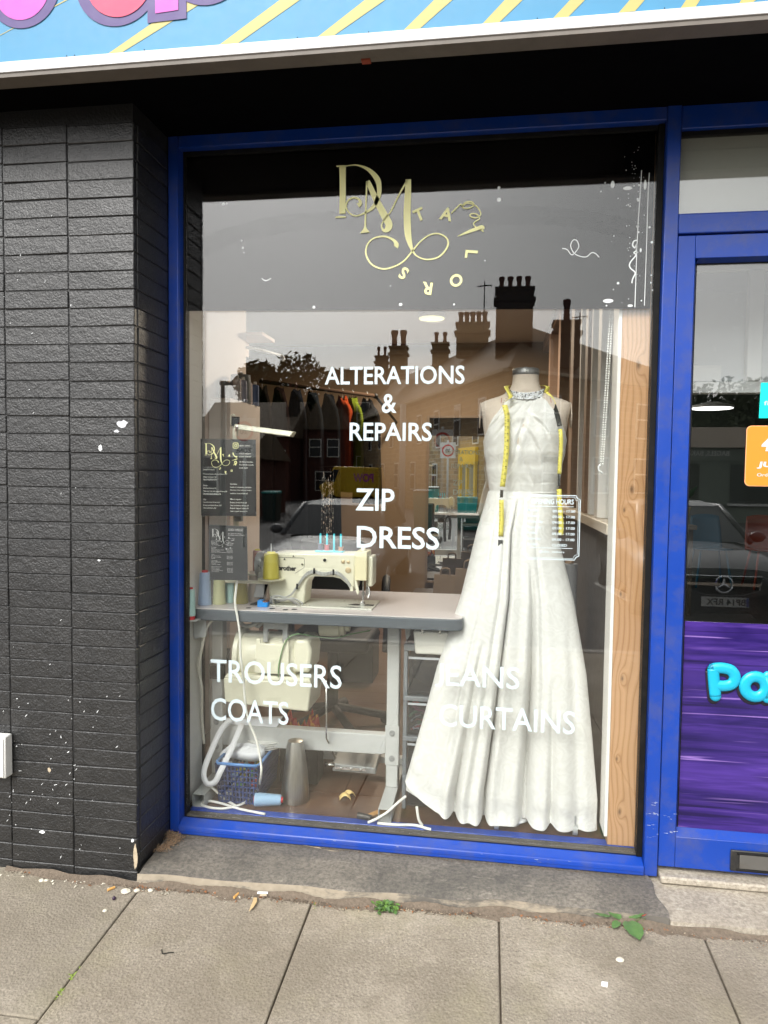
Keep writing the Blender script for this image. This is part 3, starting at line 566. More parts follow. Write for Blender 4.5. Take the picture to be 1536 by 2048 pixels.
# ---------------------------------------------------------------- posters stuck inside the glass
M_POSTER = pm('black_card', (.022, .023, .024), .5, var=.1)
M_PRINT = pm('cream_print', (.80, .79, .74), .5, var=.02)
def poster(x0, x1, z0, z1, y, tilt, label, rows, dim=None):
    p = thing('price_poster', label, 'poster', ((x0+x1)/2, y, z0))
    MB().hexa([(x0+tilt, y, z0), (x1+tilt, y, z0+.003), (x1+tilt, y+.0012, z0+.003), (x0+tilt, y+.0012, z0), (x0, y, z1), (x1, y, z1-.003), (x1, y+.0012, z1-.003), (x0, y+.0012, z1)]).build('sheet', M_POSTER, p)
    W_, H_ = x1-x0, z1-z0; m = MB(); ym = y-.0006
    for s, u, v, w, h in rows: text(m, s, (x0+u*W_+tilt*(1-v), ym, z0+v*H_), w*W_, h*H_, bold=.012, res=1, slant=.2)
    pr = M_PRINT if not dim else dim
    m.build('lettering', pr, p, recalc=False)
    m = MB(); sc = W_*.38/.275; ox, oz = x0+.07*W_, z0+.63*H_
    for s in LOGO:
        q = spline(s, 3); m.ribbon([(ox+(a+.55)*sc*.85, ym, oz+(b-2.03)*sc*.85) for a, b, _ in q], [c*sc*.8 for _, _, c in q], (0, 1, 0))
    for ch, x, z_, rr_ in RING: text(m, ch, (ox+(x+.55)*sc*.85, ym, oz+(z_-2.03)*sc*.85), None, .042*sc*.75, bold=.03, res=1, rot=radians(rr_), center=True)
    m.build('monogram', M_GOLD if not dim else dim, p, recalc=False); return p, ym
L1 = [('Jeans/Trousers', .04, .588, .21, .022), ('Trousers/jeans shorten from £10', .04, .532, .44, .02), ('Waist in from £18', .04, .496, .24, .018), ('Taper leg from £16', .04, .458, .25, .02), ('Dress', .04, .386, .08, .018), ('Shorten from £14', .04, .352, .235, .018), ('Take in/ out side seam from £18', .04, .313, .435, .018), ('Shorten sleeve from £14', .04, .277, .32, .018), ('Zip', .04, .2, .05, .022), ('Jeans/trouser from £13', .04, .168, .3, .018), ('Dress and skirt from £15', .04, .13, .33, .018), ('Anorak from £22', .04, .095, .235, .018),
      ('Curtains', .53, .41, .125, .018), ('made to measure curtains', .53, .37, .385, .018), ('Shorten from £8 per metre', .53, .33, .385, .018), ('cushion cover from £5', .53, .29, .32, .018), ('Minor repairs', .53, .21, .2, .022), ('Button holes from £5', .53, .172, .3, .018), ('Sew on button from £4', .53, .134, .33, .018), ('Repair ripped seam £6', .53, .094, .33, .022), ('Jean repair from £10', .53, .056, .31, .02),
      ('@dm_tailors', .7, .9, .2, .022), ('07473 842259', .7, .8, .21, .018), ('07939 758686', .7, .763, .21, .018), ('72 New Rd Side,', .7, .692, .25, .022), ('Horsforth, Leeds,', .7, .655, .26, .022), ('LS18 4QD', .7, .615, .155, .02)]
p1, ym = poster(-1.046, -.8365, 1.166, 1.448, .0575, .003, 'larger black price list poster on the glass, with white contact icons', L1)
m = MB(); ix, iz = -1.046+.625*.21, 1.166
def rsq(cx, cz, r, w):
    pts = [(cx+r*sx*(1 if abs(a-45) > 1 else 1)*c, cz+r*s_) for sx in (1,) for a, c, s_ in [(t, max(-1, min(1, 1.25*cos(radians(t)))), max(-1, min(1, 1.25*sin(radians(t))))) for t in range(0, 360, 15)]]
    pts.append(pts[0]); m.ribbon([(a, ym, b) for a, b in pts], w, (0, 1, 0))
def ring(cx, cz, r, w): m.ribbon([(cx+r*cos(t*pi/9), ym, cz+r*sin(t*pi/9)) for t in range(19)], w, (0, 1, 0))
rsq(ix+.003, iz+.2575, .0095, .0022); ring(ix+.003, iz+.2575, .0042, .002); m.box(ix+.0075, ix+.0095, ym, ym+.0001, iz+.262, iz+.264)
q = spline([(-.009, .008, .004), (-.007, .001, .003), (-.001, -.006, .003), (.007, -.008, .005)], 5); m.ribbon([(ix+a+.002, ym, iz+.224+b) for a, b, _ in q], [c*1.2 for _, _, c in q], (0, 1, 0))
ring(ix+.003, iz+.197, .004, .0034); m.add([(ix-.003, ym, iz+.195), (ix+.009, ym, iz+.195), (ix+.003, ym, iz+.184)], [(0, 1, 2)])
m.build('icon', M_GOLD, p1, recalc=False)
L2 = [('07473 842259', .5, .92, .4, .018), ('07939 758686', .5, .897, .4, .018), ('72 New Rd Side,', .5, .84, .36, .018), ('Horsforth, Leeds, LS18 4QD', .5, .812, .44, .02), ('@dm_tailors', .5, .752, .18, .016)]
yy = .70
for hd, its in (('Jeans/Trousers', ['Shorten', 'Waist in', 'Taper leg']), ('Dresses', ['Shorten', 'Take in/Outside Seam', 'Shorten Sleeve', 'Evening dress/Bridesmaid']), ('Zips', ['Jeans/Trousers', 'Dresses & Skirts', 'Anorak']), ('Curtains', ['Made to Measure', 'Shorten', 'Cushion Covers']), ('Minor Repairs', ['Button Holes', 'Sew on Button', 'Repair Ripped Seam', 'Jeans Repair'])):
    L2.append((hd, .05, yy, .02*len(hd), .015)); yy -= .0225
    for it in its:
        L2.append((it, .05, yy, .0165*len(it), .0145)); L2.append(('from £10', .46, yy, .15, .0145)); yy -= .0225
    yy -= .02
poster(-1.0135, -.8685, .930, 1.1335, .0575, .004, 'smaller black price list poster just below the larger one', L2, dim=pm('faded_print', (.55, .55, .54), .5))

# ---------------------------------------------------------------- door and the light above it
dr = thing('shop_door', 'blue shop door with purple lower panel and bright stickers', 'door', (1.1, .03, .03))
MB().box(.583, .636, .004, .05, .03, 2.098).build('door_stile', M_BLUE, dr, bevel=.002)
MB().box(1.55, 1.61, .004, .05, .03, 2.098).build('door_stile', M_BLUE, dr, bevel=.002)
MB().box(.6363, 1.5497, .004, .05, 2.026, 2.0979).build('door_rail', M_BLUE, dr, bevel=.002)
MB().box(.6363, 1.5497, .004, .05, .03, .135).build('door_rail', M_BLUE, dr, bevel=.002)
MB().prism([(.004, .1353), (.05, .1353), (.05, .156), (.03, .156)], .6364, 1.5496, 'YZ').build('glazing_bead', M_BLUE, dr)
MB().prism([(.6362, .0045), (.6455, .03), (.6455, .05), (.6362, .05)], .157, 2.0258, 'XY').build('glazing_bead', M_BLUE, dr)
MB().prism([(.0045, 2.0258), (.03, 2.0165), (.05, 2.0165), (.05, 2.0258)], .646, 1.5496, 'YZ').build('glazing_bead', M_BLUE, dr)
MB().box(.6455, 1.5496, .0305, .0325, 2.012, 2.0165).build('gasket', M_GASKET, dr); MB().box(.6455, .649, .0305, .0325, .156, 2.012).build('gasket', M_GASKET, dr)
MB().box(.6457, 1.5496, .033, .037, .156, 2.016).build('glass_pane', M_DOORGLASS, dr)
def mat_purple():
    k = N('purple_plank_print'); c1 = k.noise(1.6, 4, .6, k.co((1.6, 1, 24)), .5); c2 = k.noise(1.2, 3, .6, k.co((1.2, 1, 9), (4, 0, 2)), 1.2)
    lines = k.noise(1.0, 2, .5, k.co((1.1, 1, 55), (1, 0, 5)), .4)
    a = k.ramp(c1, [(.34, (.006, .003, .04)), (.5, (.022, .010, .12)), (.62, (.06, .026, .22)), (.73, (.17, .085, .40)), (.85, (.34, .22, .55))])
    b = k.ramp(c2, [(.35, (.010, .005, .07)), (.7, (.085, .038, .30))]); c = k.mix(.5, a, b)
    c = k.mix(k.ramp(lines, [(.62, 0), (.68, 1), (.74, 0)]), c, (.24, .14, .45)); c = k.mix(k.ramp(lines, [(.28, 1), (.36, 0)]), c, (.012, .006, .06))
    k.set(col=c, rough=.18); return k.m
MB().box(.6497, 1.549, .0305, .0328, .1565, .853).build('purple_panel', mat_purple(), dr)
# plump cyan letters
def rounded(name, s, x, z_, w, h, y, mat, ext, par):
    vs, fs = text_geo(s, .06, 6); x0 = min(v[0] for v in vs); x1 = max(v[0] for v in vs); y0 = min(v[1] for v in vs); y1 = max(v[1] for v in vs)
    cu = bpy.data.curves.new(name, 'FONT'); cu.body = s; cu.size = 1; cu.offset = .055; cu.extrude = ext; cu.bevel_depth = .035; cu.bevel_resolution = 4; cu.resolution_u = 6
    ob = bpy.data.objects.new(name, cu); COL.objects.link(ob); bpy.context.view_layer.update(); me = ob.evaluated_get(bpy.context.evaluated_depsgraph_get()).to_mesh()
    P = [tuple(v.co) for v in me.vertices]; F = [tuple(p.vertices) for p in me.polygons]; bpy.data.objects.remove(ob)
    ax0 = min(p[0] for p in P); ax1 = max(p[0] for p in P); ay0 = min(p[1] for p in P); ay1 = max(p[1] for p in P)
    m = MB().add([(x+(p[0]-ax0)*w/(ax1-ax0), y-p[2]*.06, z_+(p[1]-ay0)*h/(ay1-ay0)) for p in P], F); return m.build(name, mat, par, smooth=40)
M_CYAN = pm('cyan_print', (.012, .40, .60), .25, var=.05); M_LSH = pm('dark_print', (.012, .01, .02), .5)
text(MB(), 'P', (0, 0, 0), 1, 1)
def plump(name, paths, r, mat, par, dx=0, dz=0, flat_=.55, y=.024):
    m = MB()
    for p, cl in paths: m.tube([(x+dx, 0, z_+dz) for x, z_ in p], r, 14, cl)
    for p, cl in paths:
        if not cl:
            for e in (p[0], p[-1]): m.ball((e[0]+dx, 0, e[1]+dz), r*.995, 14, 8)
    m.v = [(a_, y+b_*flat_, c_) for a_, b_, c_ in m.v]; return m.build(name, mat, par, smooth=True)
PP = [(spline([(.741, .7), (.7445, .66), (.751, .610)], 5), False), (spline([(.741, .7), (.765, .704), (.795, .698), (.809, .677), (.802, .654), (.78, .645), (.747, .645)], 6), False)]
PA = [([(.873+.0325*cos(t*pi/12), .6475+.0335*sin(t*pi/12)) for t in range(24)], True), ([(.911, .683), (.909, .65), (.912, .613)], False)]
PT = [([(.955, .72), (.955, .62)], False)]
for P_ in (PP, PA, PT):
    plump('letter_shadow', P_, .0195, M_LSH, dr, -.004, -.009, .12, .0285); plump('letter', P_, .0185, M_CYAN, dr)
# letter box
lb = MB().box(.808, 1.06, -.004, .0038, .038, .109); lbo = lb.build('letter_box', pm('weathered_black_metal', (.03, .03, .03), .5, .4, var=.3, dirt=.5), dr, bevel=.004)
MB().box(.835, 1.035, -.0075, -.0043, .05, .098).build('flap', pm('grey_metal_flap', (.13, .125, .115), .55, .3, var=.35, dirt=.5), lbo, bevel=.006)
for zz in (.046, .1): MB().box(.826, 1.04, -.009, -.0043, zz-.003, zz+.003).build('flap_rim', M_GASKET, lbo, bevel=.002)
tb = thing('transom_window', 'clear light above the shop door in a blue frame', 'window', (1.1, .03, 2.17))
MB().box(.5805, 1.7, .0, .08, 2.104, 2.165).build('transom_bar', M_BLUE, tb, bevel=.003); MB().box(.5805, 1.7, .002, .08, 2.4305, 2.505).build('head', M_BLUE, tb, bevel=.003)
MB().box(.5805, 1.7, .018, .06, 2.1655, 2.172).build('glazing_bead', M_BLUE, tb); MB().box(.5808, 1.7, .02, .06, 2.416, 2.4303).build('gasket', M_GASKET, tb)
MB().box(.5812, 1.7, .033, .037, 2.1722, 2.4159).build('glass_pane', M_DOORGLASS, tb)
MB().box(.5812, 1.7, .04, .044, 2.1722, 2.4159).build('backing_sheet', pm('pale_backing', (.42, .42, .37), .6, var=.03), tb)
MB().box(.5812, 1.7, .0375, .0395, 2.376, 2.3785).build('tape_line', pm('tape_grey', (.4, .4, .36), .6), tb)
# stickers on the door
def sticker(name, pts, mat, y, lab, prints, white=True):
    s = thing(name, lab, 'sticker', (pts[0][0], y, pts[0][1]))
    MB().prism(pts, y, y+.0008).build('sheet', mat, s)
    for mt, lst in prints:
        m = MB()
        for a in lst: text(m, a[0], (a[1], y-.0005, a[2]), a[3], a[4], bold=a[5] if len(a) > 5 else .01, slant=a[6] if len(a) > 6 else 0)
        m.build('lettering', mt, s, recalc=False)
    return s
def rrect(x0, x1, z0, z1, r, n=6):
    out = []
    for cx, cz, a in ((x1-r, z1-r, 0), (x0+r, z1-r, 90), (x0+r, z0+r, 180), (x1-r, z0+r, 270)):
        out += [(cx+r*cos(radians(a+90*i/n)), cz+r*sin(radians(a+90*i/n))) for i in range(n+1)]
    return out
M_OR = pm('orange_sticker', (.95, .26, .025), .4, var=.03); M_TEAL = pm('turquoise_sticker', (.0, .72, .62), .4, var=.04)
M_OR2 = pm('pale_orange_sticker', (.96, .45, .2), .4)
os_ = sticker('sticker', rrect(.8185, 1.06, 1.302, 1.497, .016), M_OR2, .0318, 'orange rounded sticker with white lettering on the door glass', [])
MB().prism(rrect(.821, 1.0575, 1.3045, 1.4945, .014), .0306, .0314).build('print', M_OR, os_)
m = MB(); text(m, 'JUST EAT', (.853, .0301, 1.3585), .19, .023, bold=.035, slant=.18); text(m, 'Order here', (.855, .0301, 1.3335), .09, .0105, bold=.005); text(m, '4', (.862, .0301, 1.415), .03, .05, bold=.05, slant=.2); m.build('lettering', M_VINYL, os_, recalc=False)
sticker('sticker', [(.8565, 1.634), (1.02, 1.637), (1.018, 1.52), (.8545, 1.521)], M_TEAL, .0312, 'turquoise square sticker above the orange one on the door glass', [(M_VINYL, [('find us', .868, 1.562, .08, .014)])])
# ---------------------------------------------------------------- interior shell
FZ = .055
M_LAM = N('brown_laminate')
_c = M_LAM.mix(M_LAM.noise(3, 5, .65, M_LAM.co((1.5, 12, 1)), .6), (.075, .034, .018), (.14, .07, .04)); _c = M_LAM.mix(M_LAM.ramp(M_LAM.noise(9, 4, .7, M_LAM.co((2, 30, 1))), [(.45, .5), (.6, 0)]), _c, (.06, .03, .018))
M_LAM.set(col=_c, rough=.35); M_LAM = M_LAM.m
fl = struct(MB().box(-2.6, .42, .106, 3.9, FZ-.06, FZ-.003).build('floor', pm('dark_joint', (.03, .018, .012), .8)))
y = .107; i = 0
while y < 3.85:
    x = -2.6 - [0, .45, .85][i % 3]
    while x < .42:
        a, b = max(x, -2.6)+.001, min(x+1.25, .42)-.001
        if b-a > .02: MB().box(a, b, y, min(y+.187, 3.88), FZ-.0028, FZ+random.uniform(-.0003, .0003)).build('floor_plank', M_LAM, fl)
        x += 1.25
    y += .19; i += 1
M_WALL = pm('pale_pink_wall', (.84, .70, .62), .7, var=.04, vs=2, bump=.1, bs=50)
M_TAN = pm('tan_wall', (.20, .132, .078), .7, var=.05, vs=1.5, bump=.1, bs=40)
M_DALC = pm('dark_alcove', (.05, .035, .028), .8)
M_WHITEW = pm('white_wall', (.85, .83, .80), .6, var=.03, dirt=.05)
struct(MB().box(-1.46, -1.34, .23, 1.38, 0, 2.6).build('left_wall', M_WALL))
struct(MB().box(-1.34, -1.112, .1065, .228, .0, 2.6).build('window_return', M_WHITEW))
struct(MB().box(-2.75, -2.6, 1.3, 4.0, 0, 2.6).build('alcove_wall', M_DALC))
struct(MB().box(-2.6, -1.461, 1.26, 1.379, 0, 2.6).build('alcove_end_wall', M_DALC))
struct(MB().box(-2.75, .55, 3.9, 4.05, 0, 2.6).build('back_wall', M_TAN))
struct(MB().box(-2.75, .48, .11, 4.05, 2.49, 2.63).build('ceiling', M_WHITEW))
struct(MB().box(-2.6, .40, 3.885, 3.8995, FZ, .16).build('skirting', M_WHITEW))
# lit ceiling lamp (visible in the photograph)
cl = thing('ceiling_lamp', 'lit round warm ceiling lamp seen under the black film', 'lamp', (-.43, 2.72, 2.45))
MB().lathe([(.10, 0), (.10, .03), (.07, .04)], (-.43, 2.72, 2.45), 'Z', 32).build('lamp_ring', M_WHITEP, cl)
MB().lathe([(.001, -.004), (.09, -.003), (.09, -.0005), (.001, -.0004)], (-.43, 2.72, 2.45), 'Z', 32).build('diffuser', emit('warm_light', (1, .94, .44), .55), cl)
ld = bpy.data.lights.new('ceiling_light', 'AREA'); ld.shape = 'DISK'; ld.size = .18; ld.energy = 30; ld.color = (1, .84, .65)
lo_ = bpy.data.objects.new('ceiling_light', ld); COL.objects.link(lo_); lo_.location = (-.43, 2.72, 2.441)
# wooden post beside the glass
def mat_post():
    k = N('knotty_pine'); co = k.n('NewGeometry').outputs['Position']; k._co = co; xyz = k.n('SeparateXYZ', Vector=co); X, Z = xyz.outputs['X'], xyz.outputs['Z']
    wob = k.noise(1.6, 2, .5, k.co((3, 3, 1.2))); f = k.math('ADD', k.math('MULTIPLY', X, 55.), k.math('MULTIPLY', wob, 5.5)); dark = None
    for kx, kz, s, a in ((.484, 1.70, .020, 2.2), (.452, 1.215, .011, 1.3), (.474, 1.285, .018, 2.4), (.449, .93, .010, 1.2), (.462, .64, .013, 1.8), (.452, .36, .010, 1.4), (.466, .175, .016, 2.2)):
        dx = k.math('DIVIDE', k.math('SUBTRACT', X, kx), s); dz = k.math('DIVIDE', k.math('SUBTRACT', Z, kz), s*2.3)
        d2 = k.math('ADD', k.math('MULTIPLY', dx, dx), k.math('MULTIPLY', dz, dz)); e = k.math('POWER', 2.718, k.math('MULTIPLY', d2, -1.)); f = k.math('MULTIPLY_ADD', e, a, f)
        dk = k.math('POWER', 2.718, k.math('MULTIPLY', d2, -9.)); dark = dk if dark is None else k.math('MAXIMUM', dark, dk)
    f = k.math('ADD', f, k.math('MULTIPLY', k.noise(9, 3, .6, k.co((2, 2, .6))), .35))
    ring = k.math('FRACT', f); c = k.ramp(ring, [(0, (.33, .165, .08)), (.12, (.47, .265, .14)), (.6, (.52, .305, .17)), (.88, (.42, .225, .11)), (1, (.30, .145, .068))])
    c = k.mix(k.math('MULTIPLY', k.noise(4, 3, .6, k.co((4, 4, .8))), .35), c, (.62, .34, .13)); c = k.mix(k.math('MULTIPLY', dark, .8), c, (.07, .028, .012))
    k.set(col=c, rough=.5).bump(k.noise(60, 3, .6, k.co((8, 8, .6))), .15, .002); return k.m
post = thing('wooden_post', 'knotty pine post standing behind the glass at the right', 'post', (.47, .09, FZ))
MB().box(.4275, .532, .067, .16, FZ, 2.45).build('timber', mat_post(), post, bevel=.003)
MB().box(.4168, .4272, .066, .17, FZ+.03, 2.45).build('edge_trim', M_WHITEW, post)
# beaded blind chain
ch = thing('blind_chain', 'white beaded blind chain hanging beside the wooden post', 'chain', (.395, .1, 1.37))
for k_, (xa, xb) in enumerate(((.395, .377), (.4035, .3845))):
    m = MB(); n = 66
    for i in range(n):
        t = i/(n-1); m.ball((xa+(xb-xa)*t, .105, 1.91-.54*t), .0034, 6, 4)
    m.tube([(xa, .105, 1.92), (xb, .105, 1.365)], .0009, 5); m.build('bead_strand', M_WHITEP, ch, smooth=True)
MB().tube([(.375, .105, 1.368), (.369, .105, 1.36), (.371, .105, 1.348), (.379, .105, 1.343), (.384, .105, 1.337)], .0032, 8).build('chain_clip', pm('clear_plastic', (.75, .76, .77), .15), ch, smooth=True)
# glazed partition on the right
pt_ = thing('glazed_partition', 'glazed side partition with timber posts over a dark grey panel', 'partition', (.45, 1.6, FZ))
M_DGREY = pm('dark_grey_panel', (.085, .083, .085), .45, var=.06); M_PINE = pm('pink_timber', (.30, .19, .135), .6, var=.1, vs=4)
PX = .445
MB().box(PX+.005, PX+.06, .19, 3.89, FZ, 1.118).build('lower_panel', M_DGREY, pt_)
MB().box(PX-.03, PX+.085, .18, 3.89, 1.12, 1.16).build('sill_board', pm('cream_sill', (.68, .60, .50), .5, var=.05), pt_, bevel=.003)
for ya, yb, m_ in ((.545, .63, M_WHITEW), (.80, .83, M_WHITEW), (.95, 1.04, M_PINE), (1.2, 1.24, M_WHITEW), (1.52, 1.66, M_PINE), (2.3, 2.42, M_PINE), (3.1, 3.2, M_PINE)):
    MB().box(PX-.012, PX+.07, ya, yb, 1.161, 2.489).build('partition_post', m_, pt_, bevel=.003)
MB().box(PX-.01, PX+.06, .19, 3.89, 2.40, 2.488).build('head_rail', M_PINE, pt_)
for a, b in ((.19, .545), (.63, .80), (.83, .95), (1.04, 1.2), (1.24, 1.52), (1.66, 2.3), (2.42, 3.1), (3.2, 3.89)):
    MB().box(PX+.02, PX+.025, a+.001, b-.001, 1.161, 2.399).build('glass_pane', M_DOORGLASS, pt_)
yb_ = thing('van_reflection_block', 'yellow block with a pink emblem added for the van reflected in the partition glass', 'reflection stand-in', (.5, .4, 1.161))  # added block in place of the yellow van mirrored in the partition glass
MB().hexa([(.483, .36, 1.161), (.483, .5, 1.161), (.515, .5, 1.161), (.515, .36, 1.161), (.487, .39, 1.30), (.487, .48, 1.30), (.51, .48, 1.30), (.51, .39, 1.30)]).build('block_body', pm('yellow_reflection', (.80, .50, .03), .5), yb_, bevel=.004)
MB().prism(oval(.435, 1.265, .022, .018, 16), .4815, .4835, 'YZ').build('emblem', M_SIGNRED, yb_)

# ---------------------------------------------------------------- white cabinet and the rolls on it
cab = thing('tall_cabinet', 'tall white cabinet against the left wall behind the posters', 'cabinet', (-1.26, 1.1, FZ))
MB().box(-1.333, -1.232, .853, 1.30, FZ, 1.684).build('carcass', pm('cabinet_pink_white', (.86, .74, .66), .5, var=.03), cab, bevel=.003)
MB().box(-1.333, -1.247, .838, .852, FZ+.03, 1.68).build('cabinet_door', M_WHITEW, cab, bevel=.003)
M_GREYROLL = pm('grey_fabric_roll', (.30, .31, .325), .8, var=.05)
for x, y_, r_, h_, m_, l_ in ((-1.30, .96, .032, .085, M_GREYROLL, 'small grey roll at the left on top of the white cabinet'), (-1.277, 1.12, .055, .145, M_GREYROLL, 'wide grey fabric roll on top of the white cabinet')):
    t = thing('fabric_roll', l_, 'roll', (x, y_, 1.684), group='rolls on the cabinet'); MB().lathe([(r_*.96, 0), (r_, .006), (r_*.97, h_*.7), (r_*.9, h_), (r_*.3, h_+.004)], (x, y_, 1.6845), 'Z', 20).build('roll_body', m_, t, smooth=50); MB().lathe([(r_*.28, 0), (r_*.28, .012)], (x, y_, 1.6845+h_), 'Z', 12).build('core', M_WHITEP, t)
for x, y_, c_, nm in ((-1.245, .98, (.72, .66, .66), 'white'), (-1.243, 1.06, (.42, .44, .58), 'lilac'), (-1.242, 1.14, (.76, .62, .62), 'pink'), (-1.24, 1.24, (.10, .16, .34), 'navy')):
    t = thing('thread_tube', f'tall {nm} thread tube at the front edge of the white cabinet top', 'thread', (x, y_, 1.6845), group='tubes on the cabinet')
    MB().lathe([(.02, 0), (.021, .005), (.02, .105), (.008, .112)], (x, y_, 1.6845), 'Z', 14).build('tube_body', pm('tube_'+nm, c_, .6), t, smooth=50); MB().lathe([(.009, 0), (.008, .014)], (x, y_, 1.7965), 'Z', 10).build('cap', M_WHITEP, t)
# shelf bracket with bar on the left wall
sh = thing('wall_shelf', 'small pale wall shelf with a curved rail under it at the upper left', 'shelf', (-1.3, 1.6, 2.11))
MB().box(-1.42, -1.25, 1.39, 1.62, 2.085, 2.105).build('board', M_WALL, sh, bevel=.002); MB().tube(spline([(-1.34, 1.385, 2.02), (-1.28, 1.5, 2.02), (-1.24, 1.64, 2.02), (-1.22, 1.68, 2.015), (-1.22, 1.685, 1.99)], 4), .009, 8).build('rail', M_WHITEP, sh, smooth=True)
MB().box(-1.42, -1.40, 1.40, 1.60, 2.0, 2.084).build('bracket', M_WALL, sh)

# ---------------------------------------------------------------- clothes on the rail
rail = thing('clothes_rail', 'wooden clothes rail on the back wall holding dark garments', 'rail', (-1.2, 3.6, 1.9))
RA, RB = Vector((-1.55, 2.25, 1.95)), Vector((-.83, 2.72, 1.90))
T([RA, RB], .014, 10).build('rod', pm('brown_rod', (.05, .03, .02), .95, spec=.05), rail, smooth=True)
T([(-.83, 2.72, 1.90), (-.83, 3.9, 1.80)], .011, 8).build('bracket', M_GASKET, rail, smooth=True); MB().ball((-.83, 2.72, 1.90), .02).build('end_knob', M_GASKET, rail, smooth=True)
def garment(i, t, col, lab, zb, wd=.21, shape='coat', th=.05, zt=None):
    c = RA.lerp(RB, t); d = (RB-RA).normalized(); p = Vector((-d.y, d.x, 0)); zt = zt or c.z-.07
    g = thing('hanging_'+shape, lab, 'garment', (c.x, c.y, zt), group='clothes hanging on the rail')
    r = random.Random(i); m = MB(); nv, nu = 14, 28; ph = r.random()*6
    def fn(a, b):
        v = b/nv; an = 2*pi*a/nu; hw = wd*(.32+.68*min(1, v/.12)**.6)*(1+.10*v) if v < .13 else wd*(.98+.14*v)
        tk = th*(.5+.5*min(1, v/.2))*(1+.6*v*sin(5*an+ph)*.5+.35*sin(9*an+ph+v*3))
        z_ = zt-(zt-zb)*v + (.05*(1-abs(cos(an))) if b == 0 else 0)
        q = c+p*(hw*cos(an))+d*(tk*sin(an)); return (q.x, q.y, z_)
    m.grid(fn, nu, nv, True); m.f.append(tuple(range(nu))); m.f.append(tuple(nv*nu+j for j in range(nu)))
    m.build('cloth', pm('cloth_%d' % i, [c*(.5 if max(col) < .1 else .5) for c in col], .95, var=.25, vs=14, bump=.4, bs=90, spec=.03), g, smooth=60)
    T(spline([(c.x, c.y, zt), (c.x, c.y, zt+.05), (c.x+p.x*.012, c.y+p.y*.012, c.z+.012), (c.x, c.y, c.z+.022), (c.x-p.x*.012, c.y-p.y*.012, c.z+.006)], 3), .002, 5).build('hook', M_ALU, g)
    return g
for i, (t, c_, lab, zb, wd) in enumerate([(.02, (.014, .009, .008), 'dark brown coat at the far left of the rail', .62, .19), (.16, (.022, .010, .009), 'maroon brown jacket second from the left on the rail', .70, .18), (.30, (.008, .010, .016), 'navy coat in the middle of the rail', .6, .19), (.44, (.013, .017, .023), 'dark slate jacket left of the orange garment', .75, .17), (.58, (.006, .007, .010), 'black jacket just left of the orange garment', .8, .17), (.70, (.30, .045, .012), 'orange red garment hanging beside the lime green one', 1.38, .13), (.79, (.13, .17, .012), 'lime green garment between orange and black ones', 1.2, .15), (.92, (.007, .007, .008), 'long black coat at the right end of the rail', 1.12, .20)]):
    garment(i, t, c_, lab, zb, wd, 'coat' if zb < 1 else 'garment')
tin = thing('tinsel_strand', 'silver glitter strands hanging behind the sewing machine', 'decoration', (-.93, 1.6, 1.35)); r = random.Random(12); m = MB()
for s in range(9):
    x0 = -.955+.008*s+r.uniform(-.003, .003); z_ = 1.36-r.random()*.08; zend = .93+r.random()*.1
    while z_ > zend:
        a = r.random()*pi; w = r.uniform(.0015, .004); m.add([(x0-w*cos(a), 1.6-w*sin(a), z_), (x0+w*cos(a), 1.6+w*sin(a), z_+.002), (x0+w*cos(a)*.6, 1.6+w*sin(a)*.5, z_-.011), (x0-w*cos(a), 1.6-w*sin(a), z_-.009)], [(0, 1, 2, 3)]); z_ -= .0125; x0 += r.uniform(-.0012, .0012)
m.build('glitter_strip', pm('silver_foil', (.85, .85, .84), .12, 1), tin, recalc=False, stuff=True); T([(-.97, 1.6, 1.37), (-.87, 1.6, 1.372)], .003, 6).build('hanging_rod', M_GASKET, tin)

# ---------------------------------------------------------------- mirror, bags, chair
mir = thing('wall_mirror', 'tall mirror in a thin wooden frame on the back wall', 'mirror', (-.3, 3.84, .38))
x0, x1, z0, z1 = -.53, .12, .395, 1.835
_mr = []
M_WFR = pm('thin_wood_frame', (.15, .10, .065), .5, var=.1)
for nm, b in (('mirror_frame', (x0-.02, x0, 3.845, 3.885, z0-.02, z1+.02)), ('mirror_frame', (x1, x1+.02, 3.845, 3.885, z0-.02, z1+.02)), ('mirror_frame', (x0, x1, 3.845, 3.885, z1, z1+.02)), ('mirror_frame', (x0, x1, 3.845, 3.885, z0-.02, z0))): MB().box(*b).build(nm, M_WFR, mir, bevel=.002)
k = N('mirror_silver'); k.set(col=(.95, .96, .95), metal=1, rough=0)
tl = .0064*(x1-x0)       # hangs a fraction out of parallel
MB().hexa([(x0, 3.86, z0), (x1, 3.86+tl, z0), (x1, 3.884, z0), (x0, 3.884, z0), (x0, 3.86, z1), (x1, 3.86+tl, z1), (x1, 3.884, z1), (x0, 3.884, z1)]).build('mirror_glass', k.m, mir)
def paper_bag(x, y_, z_, w, h, d, lab, rot=0, txt=None):
    b = thing('carrier_bag', lab, 'bag', (x, y_, z_), group='paper carrier bags'); M_ = pm('brown_paper', (.15, .11, .08), .75, var=.1)
    MB().hexa([(x-w/2, y_-d/2, z_), (x+w/2, y_-d/2, z_), (x+w/2, y_+d/2, z_), (x-w/2, y_+d/2, z_), (x-w*.46, y_-d*.16, z_+h), (x+w*.48, y_-d*.14, z_+h*.97), (x+w*.48, y_+d*.14, z_+h*.97), (x-w*.46, y_+d*.16, z_+h)]).build('bag_body', M_, b)
    for s in (-1, 1): T(spline([(x-w*.2, y_+s*d*.12, z_+h*.9), (x-w*.18, y_+s*d*.1, z_+h*1.25), (x+w*.12, y_+s*d*.1, z_+h*1.27), (x+w*.16, y_+s*d*.12, z_+h*.9)], 4), .007, 6).build('handle', M_, b, smooth=True)
    return b
